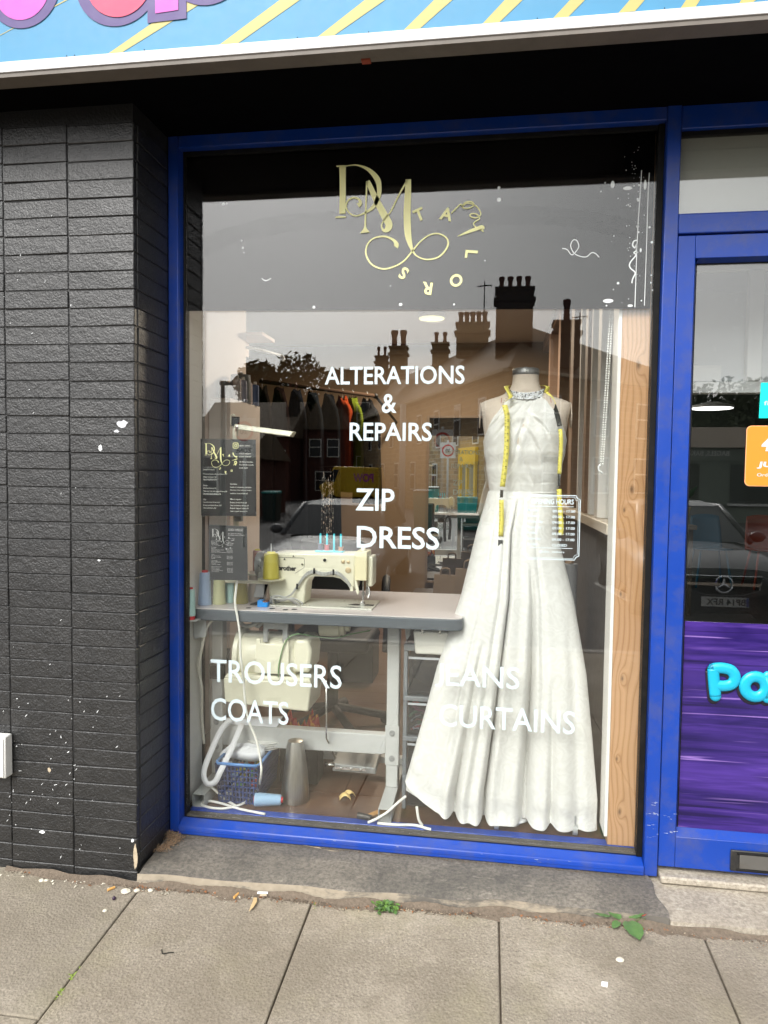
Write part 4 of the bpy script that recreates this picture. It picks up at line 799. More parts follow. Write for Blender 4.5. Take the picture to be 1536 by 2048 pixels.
bench = thing('low_bench', 'low dark bench beneath the mirror', 'bench', (-.2, 3.3, FZ)); MB().box(-.60, .25, 3.1, 3.55, .34, .375).build('bench_top', pm('dark_bench', (.06, .045, .035), .5), bench, bevel=.004)
for a in (-.56, .21):
    for b in (3.14, 3.5): MB().box(a-.02, a+.02, b-.02, b+.02, FZ, .3398).build('leg', M_GASKET, bench)
paper_bag(-.33, 3.28, .3755, .2, .16, .12, 'olive brown paper bag on the bench at the left'); paper_bag(-.13, 3.22, .3755, .26, .22, .13, 'larger brown paper bag on the bench at the right')
chair = thing('office_chair', 'black chair with looped arms behind the sewing machine', 'chair', (-.72, 1.05, FZ)); M_BLK = pm('black_chair', (.012, .012, .013), .6, var=.3, bump=.3, bs=200)
MB().box(-.98, -.64, 1.2, 1.25, .60, .985).build('backrest', M_BLK, chair, bevel=.02, seg=3); MB().box(-.96, -.55, .86, 1.22, .47, .54).build('seat', M_BLK, chair, bevel=.025, seg=3)
for x in (-1.01, -.505):
    T(spline([(x, 1.16, .50), (x-.01, 1.14, .72), (x, 1.10, .80), (x+.02, 1.0, .815), (x+.035, .88, .79), (x+.05, .82, .70), (x+.04, .84, .50)], 5), .018, 8).build('arm', M_BLK, chair, smooth=True)
T([(-.76, 1.04, .47), (-.76, 1.04, .16)], .028, 10).build('column', M_BLK, chair, smooth=True)
m = MB()
for i in range(5):
    a = i*2*pi/5+.3; m.tube([(-.76, 1.04, .16), (-.76+.27*cos(a), 1.04+.27*sin(a), .10)], .02, 8); m.ball((-.76+.27*cos(a), 1.04+.27*sin(a), .083), .027)
m.build('wheel_base', M_BLK, chair, smooth=50)
ct = thing('floor_box', 'dark storage box on the floor behind the sewing table', 'box', (-.75, 1.9, FZ)); MB().box(-.9, -.68, 1.8, 2.05, FZ, .3).build('box_body', pm('charcoal_box', (.03, .03, .032), .6), ct, bevel=.006); MB().box(-.905, -.675, 1.795, 2.055, .3005, .33).build('lid', M_GASKET, ct, bevel=.006)
# ---------------------------------------------------------------- sewing table
M_CREAMM = pm('cream_enamel', (.70, .68, .54), .32, var=.03, vs=5, dirt=.08); M_CREAMY = pm('yellowed_plastic', (.74, .69, .46), .4, var=.04)
M_STEELG = pm('grey_painted_steel', (.50, .51, .50), .4, var=.04, dirt=.1); M_METAL = pm('bare_metal', (.62, .62, .60), .25, 1, var=.1)
M_GREYM = pm('grey_cast_metal', (.32, .33, .33), .45, .3, var=.15); M_GREYC = pm('grey_cable', (.36, .36, .34), .5)
tbl = thing('sewing_table', 'industrial sewing table with pale top, grey edge and steel legs', 'table', (-.6, .35, FZ))
def rtab(x0, x1, y0, y1, r): 
    p = []
    for cx, cy_, a in ((x1-r, y1-r, 0), (x0+r*.3, y1-r*.3, 90), (x0+r*.3, y0+r*.3, 180), (x1-r, y0+r, 270)):
        q_ = r if cx > 0 or cx == x1-r else r*.3
        p += [(cx+q_*cos(radians(a+15*i)), cy_+q_*sin(radians(a+15*i))) for i in range(7)]
    return p
k = N('table_laminate'); k.set(col=k.mix(k.noise(240, 2, .5), (.60, .54, .53), (.70, .64, .63)), rough=.22); M_TOP = k.m
k = N('grey_edge_band'); k.set(col=k.mix(k.noise(4, 4, .6, k.co((2, 1, 60))), (.075, .088, .10), (.13, .145, .16)), rough=.4); M_EDGE = k.m
MB().prism(rtab(-1.108, -.083, .098, .64, .03), .7695, .8115, 'XY').build('tabletop', M_EDGE, tbl, bevel=.004)
MB().prism(rtab(-1.106, -.085, .100, .638, .03), .8116, .8155, 'XY').build('tabletop_laminate', M_TOP, tbl, bevel=.001)
def leg(xa, xb, nm):
    xa_, xb_ = min(xa, xb), max(xa, xb)
    lg = MB().box(xa_, xb_, .275, .325, FZ+.05, .769).build('leg', M_STEELG, tbl, bevel=.004)
    xm = (xa_+xb_)/2; s = .0245
    m = MB(); t = .003       # square tube foot, open end towards the glass
    m.box(xm-s, xm+s, .0905, .56, FZ+.0475, FZ+.0495).box(xm-s, xm+s, .0905, .56, FZ, FZ+.002).box(xm-s, xm-s+.002, .0905, .56, FZ+.0021, FZ+.0474).box(xm+s-.002, xm+s, .0905, .56, FZ+.0021, FZ+.0474)
    m.build('foot', M_STEELG, tbl, bevel=.001)
    MB().box(xa_-.003, xb_+.003, .2705, .2745, .195, .352).build('joint_plate', M_STEELG, tbl, bevel=.003)
    for zz in (.222, .322): MB().lathe([(.012, .0), (.012, -.002), (.007, -.0025), (.0065, -.008)], (xm, .2705, zz), 'Y', 10).build('bolt', M_GREYM, tbl)
leg(-1.092, -1.046, 'l'); leg(-.378, -.330, 'r')
MB().prism([(-1.045, .312), (-.3785, .31), (-.3785, .238), (-.40, .232), (-1.045, .226)], .276, .32).build('crossbar', M_STEELG, tbl, bevel=.004)
MB().box(-1.09, -.335, .50, .535, FZ+.05, FZ+.078).build('rear_bar', M_STEELG, tbl, bevel=.003)
MB().prism([(-1.106, .768), (-1.055, .768), (-1.055, .70), (-1.10, .69), (-1.106, .70)], .13, .135).build('corner_bracket', M_STEELG, tbl, bevel=.002)
MB().hexa([(-.30, .29, .62), (-.30, .29, .62), (-.295, .31, .62), (-.30, .31, .62), (-.315, .28, .768), (-.29, .28, .768), (-.29, .32, .768), (-.315, .32, .768)]).build('stay_bracket', M_STEELG, tbl)
# pedal with rod
m = MB(); m.tube([(-.607, .225, .53), (-.607, .235, .30), (-.605, .40, .155)], .0035, 8); m.build('pedal_rod', M_METAL, tbl, smooth=True)
pd = MB().hexa([(-.61, .36, .115), (-.43, .36, .115), (-.43, .50, .14), (-.61, .50, .14), (-.61, .355, .15), (-.43, .355, .142), (-.43, .50, .165), (-.61, .50, .165)]).build('pedal', M_GREYM, tbl, bevel=.004)
m = MB().box(-.595, -.47, .352, .3548, .128, .14)
for x in (-.57, -.53, -.49): m.lathe([(.006, 0), (.006, -.004), (.003, -.005)], (x, .352, .134), 'Y', 8)
m.build('pedal_slot_bar', M_METAL, pd); MB().tube([(-.64, .36, .142), (-.60, .36, .142)], .010, 10).build('rod_clamp', M_METAL, pd, smooth=True)
# motor under the table
mo = MB().lathe([(.055, -.16), (.078, -.15), (.088, -.13), (.09, -.04), (.088, -.035), (.09, -.03), (.09, .07), (.08, .085), (.05, .09)], (-.80, .235, .618), 'X', 28).build('motor', M_CREAMM, tbl, smooth=40)
MB().lathe([(.094, 0), (.099, .004), (.099, .020), (.094, .024)], (-.958, .235, .622), 'X', 28).build('belt_guard', M_CREAMM, mo, smooth=40)
MB().prism([(-.972, .66), (-.958, .66), (-.962, .61), (-.976, .61)], .132, .134).build('guard_slot', M_GASKET, mo)
MB().hexa([(-.985, .135, .545), (-.645, .135, .545), (-.645, .33, .545), (-.985, .33, .545), (-.975, .14, .56), (-.652, .14, .56), (-.652, .33, .56), (-.975, .33, .56)]).build('housing_lid', M_CREAMM, mo, bevel=.003)
MB().hexa([(-.985, .14, .447), (-.655, .135, .432), (-.655, .33, .432), (-.985, .33, .447), (-.987, .132, .5445), (-.643, .132, .5445), (-.643, .33, .5445), (-.987, .33, .5445)]).build('control_housing', M_CREAMM, mo, bevel=.006)
MB().prism([(-.858, .702), (-.842, .702), (-.842, .684), (-.75, .682), (-.75, .70), (-.732, .70), (-.728, .57), (-.866, .57)], .1335, .142).build('mounting_plate', M_CREAMM, mo, bevel=.003)
MB().prism([(-.662, .70), (-.716, .70), (-.723, .575), (-.655, .575), (-.648, .66)], .15, .31).build('end_cover', M_CREAMM, mo, bevel=.012, seg=3)
MB().prism([(-.838, .768), (-.742, .768), (-.742, .684), (-.762, .684), (-.762, .735), (-.82, .735), (-.82, .684), (-.838, .684)], .155, .17).build('motor_bracket', M_GREYM, mo, bevel=.002)
m2 = MB().lathe([(.03, -.05), (.042, -.048), (.042, .03), (.036, .034), (.036, .05), (.02, .052), (.02, .07)], (-.60, .30, .727), 'X', 20).build('solenoid', M_CREAMM, tbl, smooth=40)
T(spline([(-.77, .13, .56), (-.765, .128, .62), (-.74, .128, .70), (-.70, .14, .725), (-.65, .2, .705), (-.58, .25, .69), (-.53, .28, .70), (-.45, .3, .715)], 5), .0028, 6).build('earth_wire', pm('green_wire', (.15, .28, .12), .5), tbl, smooth=True)
m = MB(); m.tube(spline([(-.95, .2, .75), (-.92, .19, .735), (-.88, .19, .745), (-.87, .2, .765)], 5), .008, 8); m.tube(spline([(-.90, .2, .76), (-.87, .19, .735), (-.85, .2, .76)], 5), .007, 8); m.build('looped_cable', M_GREYC, tbl, smooth=True)
MB().hexa([(-.262, .20, .655), (-.145, .20, .655), (-.145, .33, .655), (-.262, .33, .655), (-.27, .19, .745), (-.135, .19, .745), (-.135, .34, .745), (-.27, .34, .745)]).build('bobbin_tray', pm('white_tray', (.76, .75, .69), .4), tbl, bevel=.008, seg=3)
for x in (-.235, -.17): MB().box(x-.004, x+.004, .186, .1895, .738, .769).build('tray_hook', M_METAL, tbl)
tr = MB().box(-1.035, -1.012, .16, .26, .46, .72).box(-1.035, -1.012, .16, .26, .32, .43)
m = MB(); m.tube(spline([(-1.075, .16, .75), (-1.08, .155, .66), (-1.10, .16, .58), (-1.085, .16, .5), (-1.10, .2, .36), (-1.1, .22, .25)], 6), .0055, 8); m.tube(spline([(-1.03, .15, .768), (-1.06, .15, .73), (-1.085, .15, .62), (-1.095, .16, .53)], 6), .0055, 8); m.build('mains_cable', pm('ivory_cable', (.72, .69, .60), .45), tbl, smooth=True)
MB().box(-1.094, -1.03, .255, .27, .50, .56).build('switch_box', M_GASKET, tbl, bevel=.004)

# ---------------------------------------------------------------- sewing machine
sm = thing('sewing_machine', 'cream industrial sewing machine with grey cables on its arm', 'sewing machine', (-.65, .27, .8155))
prof = [(-.832, .8225), (-.842, .88), (-.842, .99), (-.828, 1.015), (-.80, 1.020), (-.505, 1.023), (-.498, 1.01), (-.498, .885), (-.515, .88), (-.53, .905), (-.555, .925), (-.585, .931), (-.655, .931), (-.678, .922), (-.69, .90), (-.697, .8225)]
MB().prism(prof, .225, .33).build('arm_casting', M_CREAMM, sm, bevel=.008, seg=3)
bed = MB().box(-.846, -.425, .185, .37, .8158, .8222).build('bed', pm('pale_bed_plate', (.60, .60, .54), .3, .2), sm, bevel=.001)
MB().prism([(-.53, .255), (-.505, .243), (-.43, .243), (-.43, .272), (-.505, .277)], .8223, .823, 'XY').build('needle_plate', M_GASKET, sm)
MB().prism([(-.55, .2), (-.50, .197), (-.47, .2), (-.50, .206)], .8223, .823, 'XY').build('slide_slot', M_GASKET, sm)
MB().box(-.4955, -.4495, .20, .30, .925, 1.034).build('face_cover', M_CREAMY, sm, bevel=.003)
MB().box(-.449, -.43, .22, .31, .90, 1.015).build('face_casting', M_CREAMM, sm, bevel=.006)
MB().lathe([(.011, 0), (.011, .006), (.006, .012), (.006, .018)], (-.472, .25, 1.0345), 'Z', 12).build('oil_cap', M_CREAMM, sm, smooth=50)
MB().prism([(-.497, .925), (-.488, .925), (-.478, .88), (-.484, .868), (-.492, .885)], .205, .214).build('take_up_lever', M_CREAMM, sm, bevel=.002)
m = MB(); m.tube([(-.472, .255, .925), (-.472, .255, .826)], .0034, 8); m.tube([(-.458, .262, .92), (-.458, .262, .86)], .005, 8); m.tube([(-.472, .255, .872), (-.472, .255, .85)], .006, 8)
m.build('needle_bar', M_METAL, sm, smooth=40); MB().prism([(-.482, .8235), (-.462, .8235), (-.466, .836), (-.478, .84)], .235, .26).build('presser_foot', M_METAL, sm, bevel=.001)
MB().tube(spline([(-.449, .24, .90), (-.444, .235, .87), (-.45, .23, .855)], 4), .004, 6).build('thread_guide', M_METAL, sm, smooth=True)
MB().prism([(-.515, .882), (-.503, .882), (-.503, .90), (-.513, .902)], .21, .2249).build('cable_clamp', M_CREAMM, sm)
MB().lathe([(.02, -.03), (.048, -.028), (.052, -.018), (.052, -.002), (.045, .0), (.02, .004)], (-.872, .28, .965), 'X', 28).build('handwheel', pm('grey_wheel', (.38, .39, .39), .3, .5), sm, smooth=40)
MB().prism([(-.905, .84), (-.862, .84), (-.855, .95), (-.868, .985), (-.88, .99), (-.885, .93)], .235, .24).build('belt_cover', pm('grey_cover', (.46, .46, .45), .4), sm, bevel=.003)
for x, z_, r_, h_ in ((-.775, .995, .005, 1), (-.74, 1.008, .004, 1), (-.705, .978, .0045, 1), (-.616, .996, .009, 1), (-.545, .992, .0075, 0), (-.525, .991, .0065, 0), (-.525, .960, .0115, 0)):
    o = MB().lathe([(r_, .0), (r_, -.0025), (r_*.6, -.004)], (x, .2249, z_), 'Y', 14).build('screw', pm('dull_brass', (.55, .44, .28), .4, .4) if not h_ else M_CREAMM, sm, smooth=40)
    if h_: MB().lathe([(r_*.7, -.0041), (r_*.7, -.0046)], (x, .2249, z_), 'Y', 12).build('screw_hole', M_GASKET, o)
m = MB(); m.ribbon([(-.80, .2243, 1.001), (-.70, .2243, 1.001), (-.697, .2243, .997), (-.697, .2243, .968), (-.70, .2243, .963), (-.735, .2243, .94)], .0014, (0, 1, 0)); m.build('cover_joint', M_GASKET, sm, recalc=False)
m = MB(); text(m, 'brother', (-.8, .2240, .950), .072, .020, bold=.05); m.build('lettering', pm('charcoal_print', (.02, .02, .022), .5), sm, recalc=False)['label'] = 'grey brother lettering'
m = MB()
for d in (0, .006, .011):
    m.tube(spline([(-.80+d, .20, .829), (-.775, .195, .85-d*.3), (-.745, .205, .858+d*.3), (-.725, .215, .885+d*.5), (-.70, .216, .92+d*.8), (-.68, .217, .939+d*.9), (-.655, .217, .947+d*.7), (-.62, .217, .937+d), (-.58, .217, .946+d*.7), (-.555, .217, .938+d*.9), (-.53, .217, .915+d), (-.512, .212, .893+d)], 5), .0027, 6)
m.build('cable', M_GREYC, sm, smooth=True)
m = MB()
for i, (a, b, c, d) in enumerate(((-.81, .18, .86, .0), (-.80, .17, .85, .02), (-.795, .19, .84, .035))):
    m.tube(spline([(a-.01, b+.02, .826), (a-.005, b, .85), (a+.02, b-.005, c), (a+.06, b, .85), (a+.085+d*.3, b+.01, .832), (a+.095, b+.01, .824)], 5), .0042, 7)
m.build('cable_loop', M_GREYC, sm, smooth=True)
for x, z_ in ((-.722, .893), (-.655, .955), (-.58, .953)): MB().box(x-.0035, x+.0035, .2115, .2145, z_-.012, z_+.010).build('cable_tie', M_GASKET, sm)
# cyan bobbin rack
bo = thing('bobbin_rack', 'bright cyan four pin bobbin rack on top of the sewing machine', 'rack', (-.606, .27, 1.0235)); M_CY = pm('cyan_plastic', (.03, .55, .68), .35)
MB().box(-.662, -.552, .25, .29, 1.0235, 1.0285).build('rack_base', M_CY, bo, bevel=.001)
for i, x in enumerate((-.645, -.619, -.591, -.564)): MB().lathe([(.0042, 0), (.004, .062), (.002, .066)], (x, .27, 1.0286), 'Z', 10).build('pin', M_CY, bo, smooth=50)
for x, c_, nm, h_ in ((-.645, (.06, .07, .12), 'navy', .026), (-.619, (.45, .08, .10), 'red', .022), (-.564, (.42, .22, .14), 'copper', .015)):
    t = thing('bobbin', f'{nm} thread bobbin on a pin of the cyan rack', 'bobbin', (x, .27, 1.0288), group='bobbins on the cyan rack')
    MB().lathe([(.0115, 0), (.0115, .002), (.0085, .0025), (.0095, h_*.5), (.0085, h_-.0025), (.0115, h_-.002), (.0115, h_)], (x, .27, 1.0288), 'Z', 16).build('spool_body', pm('bobbin_'+nm, c_, .55), t, smooth=40)
# ---------------------------------------------------------------- thread cones
def cone(x, y_, z_, r0, r1, h, col, lab, cap=None, capname='', tilt=None, grp='thread cones on the sewing table'):
    t = thing('thread_cone', lab, 'thread cone', (x, y_, z_), group=grp)
    nm = 'thread_%d_%d_%d' % tuple(int(c*99) for c in col)
    if nm not in MATS:
        k = N(nm); w = k.n('TexWave', _bands_direction='Z', Vector=k.co(), Scale=120., Distortion=3., Detail=2.).outputs['Fac']
        k.set(col=k.mix(w, [c*.82 for c in col], [min(1, c*1.12) for c in col]), rough=.55, sheen=.2).bump(w, .25, .002); MATS[nm] = k.m
    MB().lathe([(r0*.96, 0), (r0, .004), (r0*.985, h*.06), (r1*1.03, h*.95), (r1*.9, h)], (x, y_, z_), 'Z', 24).build('winding', MATS[nm], t, smooth=45)
    if cap:
        MB().lathe([(r1*.62, 0), (r1*.6, h*.06), (r1*.3, h*.062), (r1*.3, h*.02)], (x, y_, z_+h), 'Z', 16).build('core_top', pm('cap_'+capname, cap, .4), t, smooth=45)
    return t
RED = (.62, .02, .03); TT = .8157
lgx = thing('side_ledge', 'small steel ledge at the left end of the sewing table', 'ledge', (-1.08, .082, .775)); MB().box(-1.111, -1.062, .061, .097, .772, .776).build('plate', M_STEELG, lgx)
c0 = cone(-1.0935, .0785, .790, .0185, .0145, .10, (.42, .62, .60), 'mint thread cone with red ends at the far left beside the frame', RED, 'red'); MB().lathe([(.016, 0), (.016, .0135)], (-1.0935, .0785, .7763), 'Z', 16).build('core_base', pm('cap_red', RED), c0)
cone(-1.078, .175, TT, .027, .02, .125, (.36, .46, .64), 'powder blue thread cone with a red top on the left of the table', RED, 'red')
cone(-1.048, .262, TT, .026, .02, .135, (.05, .10, .05), 'dark green thread cone with a red top at the back', RED, 'red')
cone(-1.03, .20, TT, .026, .02, .11, (.60, .60, .34), 'pale lemon green thread cone behind the white lamp post', (.6, .6, .5), 'pale')
cone(-.998, .245, TT, .025, .019, .112, (.38, .58, .56), 'pale aqua thread cone right of the white lamp post')
cone(-.955, .235, TT, .030, .0235, .12, (.30, .25, .05), 'dark olive thread cone standing behind the white cable', (.3, .25, .06), 'olive')
cone(-.918, .29, TT, .028, .02, .12, (.60, .50, .42), 'beige thread cone right of the dark olive one')
# thread stand with saucers
ts = thing('thread_stand', 'cream thread stand with saucer trays at the left of the sewing machine', 'stand', (-.93, .3, TT))
MB().box(-1.035, -.825, .205, .228, .897, .909).build('stand_arm', M_CREAMM, ts, bevel=.004); T([(-1.024, .215, TT+.001), (-1.020, .2165, .8965)], .0085, 10).build('stand_post', M_CREAMM, ts, smooth=50)
MB().lathe([(.018, 0), (.018, .004), (.01, .005)], (-1.024, .215, TT+.0002), 'Z', 18).build('stand_foot', M_CREAMM, ts, smooth=50)
for x, y_, z_ in ((-.823, .205, .918), (-.91, .30, .925)): MB().lathe([(.02, -.006), (.05, -.002), (.052, .002), (.048, .0015), (.0, 0)], (x, y_, z_), 'Z', 24).build('saucer', M_CREAMM, ts, smooth=50)
T([(-.823, .205, .91), (-.823, .205, 1.055)], .0022, 6).build('spike', M_ALU, ts)
cone(-.823, .205, .9205, .0325, .0265, .098, (.46, .40, .06), 'mustard yellow thread cone on the saucer in front of the sewing machine', (.80, .72, .05), 'yellow', grp='thread cones on the stand')
cone(-.91, .30, .9275, .018, .017, .09, (.33, .13, .09), 'narrow brown thread cone on the rear saucer of the stand', (.75, .65, .1), 'yellow2', grp='thread cones on the stand')
np_ = thing('note_pad', 'small white note pad leaning behind a black strap', 'note pad', (-.93, .31, TT)); MB().hexa([(-.965, .325, TT), (-.885, .325, TT), (-.885, .34, TT), (-.965, .34, TT), (-.957, .36, .895), (-.882, .36, .895), (-.882, .375, .895), (-.957, .375, .895)]).build('paper', pm('white_paper', (.78, .79, .82), .7), np_)
sb = thing('strap_bracket', 'black metal strap standing on the table beside the note pad', 'bracket', (-.88, .28, TT)); MB().hexa([(-.905, .20, TT), (-.875, .20, TT), (-.86, .30, TT), (-.89, .30, TT), (-.905, .20, TT+.004), (-.875, .20, TT+.004), (-.86, .30, TT+.004), (-.89, .30, TT+.004)]).build('foot', M_GASKET, sb); MB().hexa([(-.893, .27, TT+.004), (-.879, .27, TT+.004), (-.879, .276, TT+.004), (-.893, .276, TT+.004), (-.868, .285, .9), (-.856, .285, .9), (-.856, .291, .9), (-.868, .291, .9)]).build('strap', M_GASKET, sb)
bb = thing('blue_block', 'little bright blue plastic block on the table beside the cables', 'block', (-.84, .18, TT)); MB().prism([(-.865, TT), (-.825, TT), (-.825, TT+.018), (-.845, TT+.018), (-.845, TT+.026), (-.865, TT+.026)], .165, .195).build('block', pm('bright_blue_plastic', (.01, .28, .80), .35), bb, bevel=.002)
MB().box(-.844, -.826, .17, .19, TT+.0185, TT+.024).build('brown_pad', pm('brown_felt', (.25, .12, .09), .9), bb)
m = MB()
for x, y_ in ((-.89, .14), (-.745, .135), (-.715, .15), (-.80, .15)): m.lathe([(.011, 0), (.011, .0006)], (x, y_, TT), 'Z', 14)
m.build('cable_hole', M_GASKET, tbl)
# work lamp
wl_ = thing('work_lamp', 'cream work lamp on a post with a long flat arm', 'lamp', (-1.0, .2, TT))
T([(-.995, .33, TT), (-.992, .30, 1.0), (-.985, .24, 1.3), (-.972, .215, 1.46), (-.968, .21, 1.505)], .011, 10).build('post', pm('cream_pole', (.62, .58, .46), .5), wl_, smooth=True)
T([(-.970, .21, 1.505), (-.968, .21, 1.54)], .0155, 12).build('black_cap', M_GASKET, wl_, smooth=50)
MB().hexa([(-.968, .19, 1.492), (-.742, .17, 1.463), (-.742, .22, 1.463), (-.968, .23, 1.492), (-.968, .195, 1.512), (-.728, .175, 1.482), (-.728, .215, 1.482), (-.968, .225, 1.512)]).build('arm', M_CREAMM, wl_, bevel=.003)
m = MB()
for x, z_ in ((-.955, 1.499), (-.87, 1.489), (-.83, 1.484), (-.75, 1.475)): m.lathe([(.006, 0), (.006, -.003), (.003, -.004)], (x, .189-(x+.968)*-.0, z_), 'Y', 10)
m.build('rivet', M_METAL, wl_); T(spline([(-.985, .215, 1.50), (-.988, .21, 1.535), (-.978, .208, 1.548), (-.97, .21, 1.542)], 5), .0025, 6).build('lamp_flex', M_CREAMM, wl_, smooth=True)
MB().box(-.985, -.955, .24, .262, 1.135, 1.20).build('pole_clamp', M_GREYM, wl_, bevel=.003)
# hand lamp hung on the cable with an orange clip
hl_ = thing('hand_lamp', 'oval inspection lamp hanging on a white cable by the lower poster', 'lamp', (-.915, .09, 1.0))
m = MB().ball((0, 0, 0), (.017, .012, .042), 16, 10); m.v = [(-.927+x-.012*z_/.042, .088+y_, 1.03+z_) for x, y_, z_ in m.v]; m.build('lamp_shell', pm('brown_black_shell', (.05, .035, .035), .3), hl_, smooth=True)
m = MB().ball((0, 0, 0), (.013, .008, .036), 14, 8); m.v = [(-.914+x+.004*z_/.036, .0835+y_, 1.034+z_) for x, y_, z_ in m.v]; m.build('reflector', pm('silver_lining', (.70, .72, .75), .3, .2, var=.3, vs=60), hl_, smooth=True)
MB().hexa([(-.918, .074, .985), (-.905, .074, .976), (-.905, .086, .976), (-.918, .086, .985), (-.899, .074, 1.02), (-.886, .074, 1.012), (-.886, .086, 1.012), (-.899, .086, 1.02)]).build('orange_clip', pm('orange_plastic', (.85, .28, .07), .4), hl_, bevel=.003)
M_WC = pm('white_cable', (.80, .79, .74), .4, var=.02)
cb = thing('power_cable', 'long white power cable hanging from the lamp to the floor in loops', 'cable', (-.95, .085, FZ)); T(spline(CABLE1, 5), .0047, 8).build('flex', M_WC, cb, smooth=True)
cb = thing('power_cable', 'white cable piece running from the left steel foot to the floor', 'cable', (-1.05, .13, FZ)); T(spline(CABLE2, 5), .0047, 8).build('flex', M_WC, cb, smooth=True)
cb = thing('power_cable', 'white cable emerging under the left corner of the dress to the sill', 'cable', (-.35, .075, FZ)); T(spline(CABLE3, 5), .005, 8).build('flex', M_WC, cb, smooth=True)
cb = thing('power_cable', 'white cable lying along the sill under the dress', 'cable', (-.3, .075, FZ)); T(spline([(a, b, FZ+.006) for a, b, _ in CABLE4[:5]], 5), .005, 8).build('flex', M_WC, cb, smooth=True); T(spline([(-.215, .085, FZ+.006), (-.228, .078, .085), (-.236, .08, .13)], 5), .005, 8).build('branch', M_WC, cb, smooth=True)

# ---------------------------------------------------------------- under the table
bk = thing('plastic_basket', 'blue lattice plastic basket full of white elastic under the table', 'basket', (-.93, .27, FZ)); M_BASK = pm('blue_basket', (.012, .035, .14), .4); M_BRIM = pm('light_blue_rim', (.09, .25, .58), .35)
bx0, bx1, by0, by1, bz0, bz1 = -1.015, -.845, .125, .40, FZ, .215
def bpt(u, v, side):   # side 0 front, 1 right, 2 back, 3 left ; taper to the base
    s = .88+.12*v; cx, cy_ = (bx0+bx1)/2, (by0+by1)/2; hx, hy = (bx1-bx0)/2*s, (by1-by0)/2*s
    a, b = {0: (-1+2*u, -1), 1: (1, -1+2*u), 2: (1-2*u, 1), 3: (-1, 1-2*u)}[side]; return (cx+a*hx, cy_+b*hy, bz0+(bz1-bz0)*v)
m = MB()
for sd_, n in ((0, 11), (1, 17), (2, 11), (3, 17)):
    for i in range(n+1): m.tube([bpt(i/n, .0, sd_), bpt(i/n, 1, sd_)], .0036, 4)
    for j in range(8): m.tube([bpt(0, .05+j*.13, sd_), bpt(1, .05+j*.13, sd_)], .0036, 4)
m.build('lattice', M_BASK, bk); MB().box(bx0+.012, bx1-.012, by0+.02, by1-.02, bz0, bz0+.004).build('base', M_BASK, bk)
m = MB(); m.tube([bpt(u, 1, s_) for s_ in range(4) for u in (.06, .5, .94)], .006, 8, True); m.build('rim', M_BRIM, bk, smooth=True)
m = MB(); r = random.Random(8)
cc = thing('basket_scraps', 'colourful thread scraps inside the blue basket', 'scraps', (-.93, .27, FZ+.01))
for nm, c_ in (('red', (.45, .05, .05)), ('white', (.7, .7, .7)), ('green', (.1, .3, .1)), ('yellow', (.5, .45, .08)), ('pale blue', (.3, .45, .6))):
    m = MB()
    for i in range(9): m.ball((r.uniform(-.985, -.875), r.uniform(.145, .37), FZ+r.uniform(.02, .11)), (r.uniform(.008, .02), r.uniform(.008, .016), r.uniform(.008, .016)), 8, 5)
    m.build('scrap', pm('scrap_'+nm.replace(' ', '_'), c_, .7), cc, smooth=True, stuff=True)
M_EL = pm('white_elastic', (.76, .77, .80), .75, var=.03, bump=.25, bs=160)
er = thing('elastic_roll', 'coiled roll of wide white elastic on top of the blue basket', 'roll', (-.93, .24, .2)); m = MB()
for i in range(4):
    ra, rb = .066-i*.011, .046-i*.009; pts = [(-.925+ra*1.05*cos(2*pi*j/40)+.006*i, .235+rb*sin(2*pi*j/40), .205+.004*i+.003*sin(j*.5)) for j in range(41)]
    m.add([p_ for p in pts for p_ in (p, (p[0]*1.0, p[1]-.006, p[2]+.036))], [(2*j, 2*j+1, 2*j+3, 2*j+2) for j in range(40)])
er_o = m.build('coil', M_EL, er, smooth=True, solid=.003)
def strap(name, pts, wid, lab): 
    t = thing('elastic_ribbon', lab, 'ribbon', pts[0], group='white elastic ribbons'); q = spline(pts, 6); m = MB(); vs = []
    for i, p in enumerate(q):
        d = Vector(q[min(i+1, len(q)-1)])-Vector(q[max(i-1, 0)]); s_ = Vector((d.z, 0, -d.x)); s_ = s_.normalized()*wid/2 if s_.length > 1e-5 else Vector((wid/2, 0, 0)); p = Vector(p); vs += [p-s_, p+s_]
    m.add(vs, [(2*i, 2*i+1, 2*i+3, 2*i+2) for i in range(len(q)-1)]); m.build('band', M_EL, t, smooth=True, solid=.0015)
strap('a', [(-1.0, .262, .335), (-1.03, .225, .31), (-1.055, .15, .22), (-1.06, .12, .17), (-1.04, .108, .14), (-1.01, .108, .15), (-.99, .112, .19), (-.965, .16, .26), (-.955, .25, .328)], .022, 'white elastic ribbon looped from the crossbar over the basket')
strap('b', [(-.985, .27, .25), (-1.0, .24, .235), (-1.02, .2, .215), (-.99, .17, .20), (-.96, .16, .205)], .016, 'shorter white ribbon curling above the basket')
wr = thing('white_strip', 'folded white paper strip lying on the crossbar', 'paper strip', (-.9, .3, .315)); MB().hexa([(-1.035, .277, .3135), (-.82, .277, .3135), (-.82, .318, .3135), (-1.035, .318, .3135), (-1.035, .28, .33), (-.80, .28, .352), (-.80, .30, .352), (-1.035, .30, .33)]).build('sheet', pm('white_paper'), wr) if 'white_paper' not in MATS else MB().hexa([(-1.035, .277, .3135), (-.82, .277, .3135), (-.82, .318, .3135), (-1.035, .318, .3135), (-1.035, .28, .33), (-.80, .28, .352), (-.80, .30, .352), (-1.035, .30, .33)]).build('sheet', MATS['white_paper'], wr)
rs = thing('red_scarf', 'crumpled red and yellow cloth behind the crossbar', 'cloth', (-.75, .45, .30)); m = MB(); r = random.Random(3)
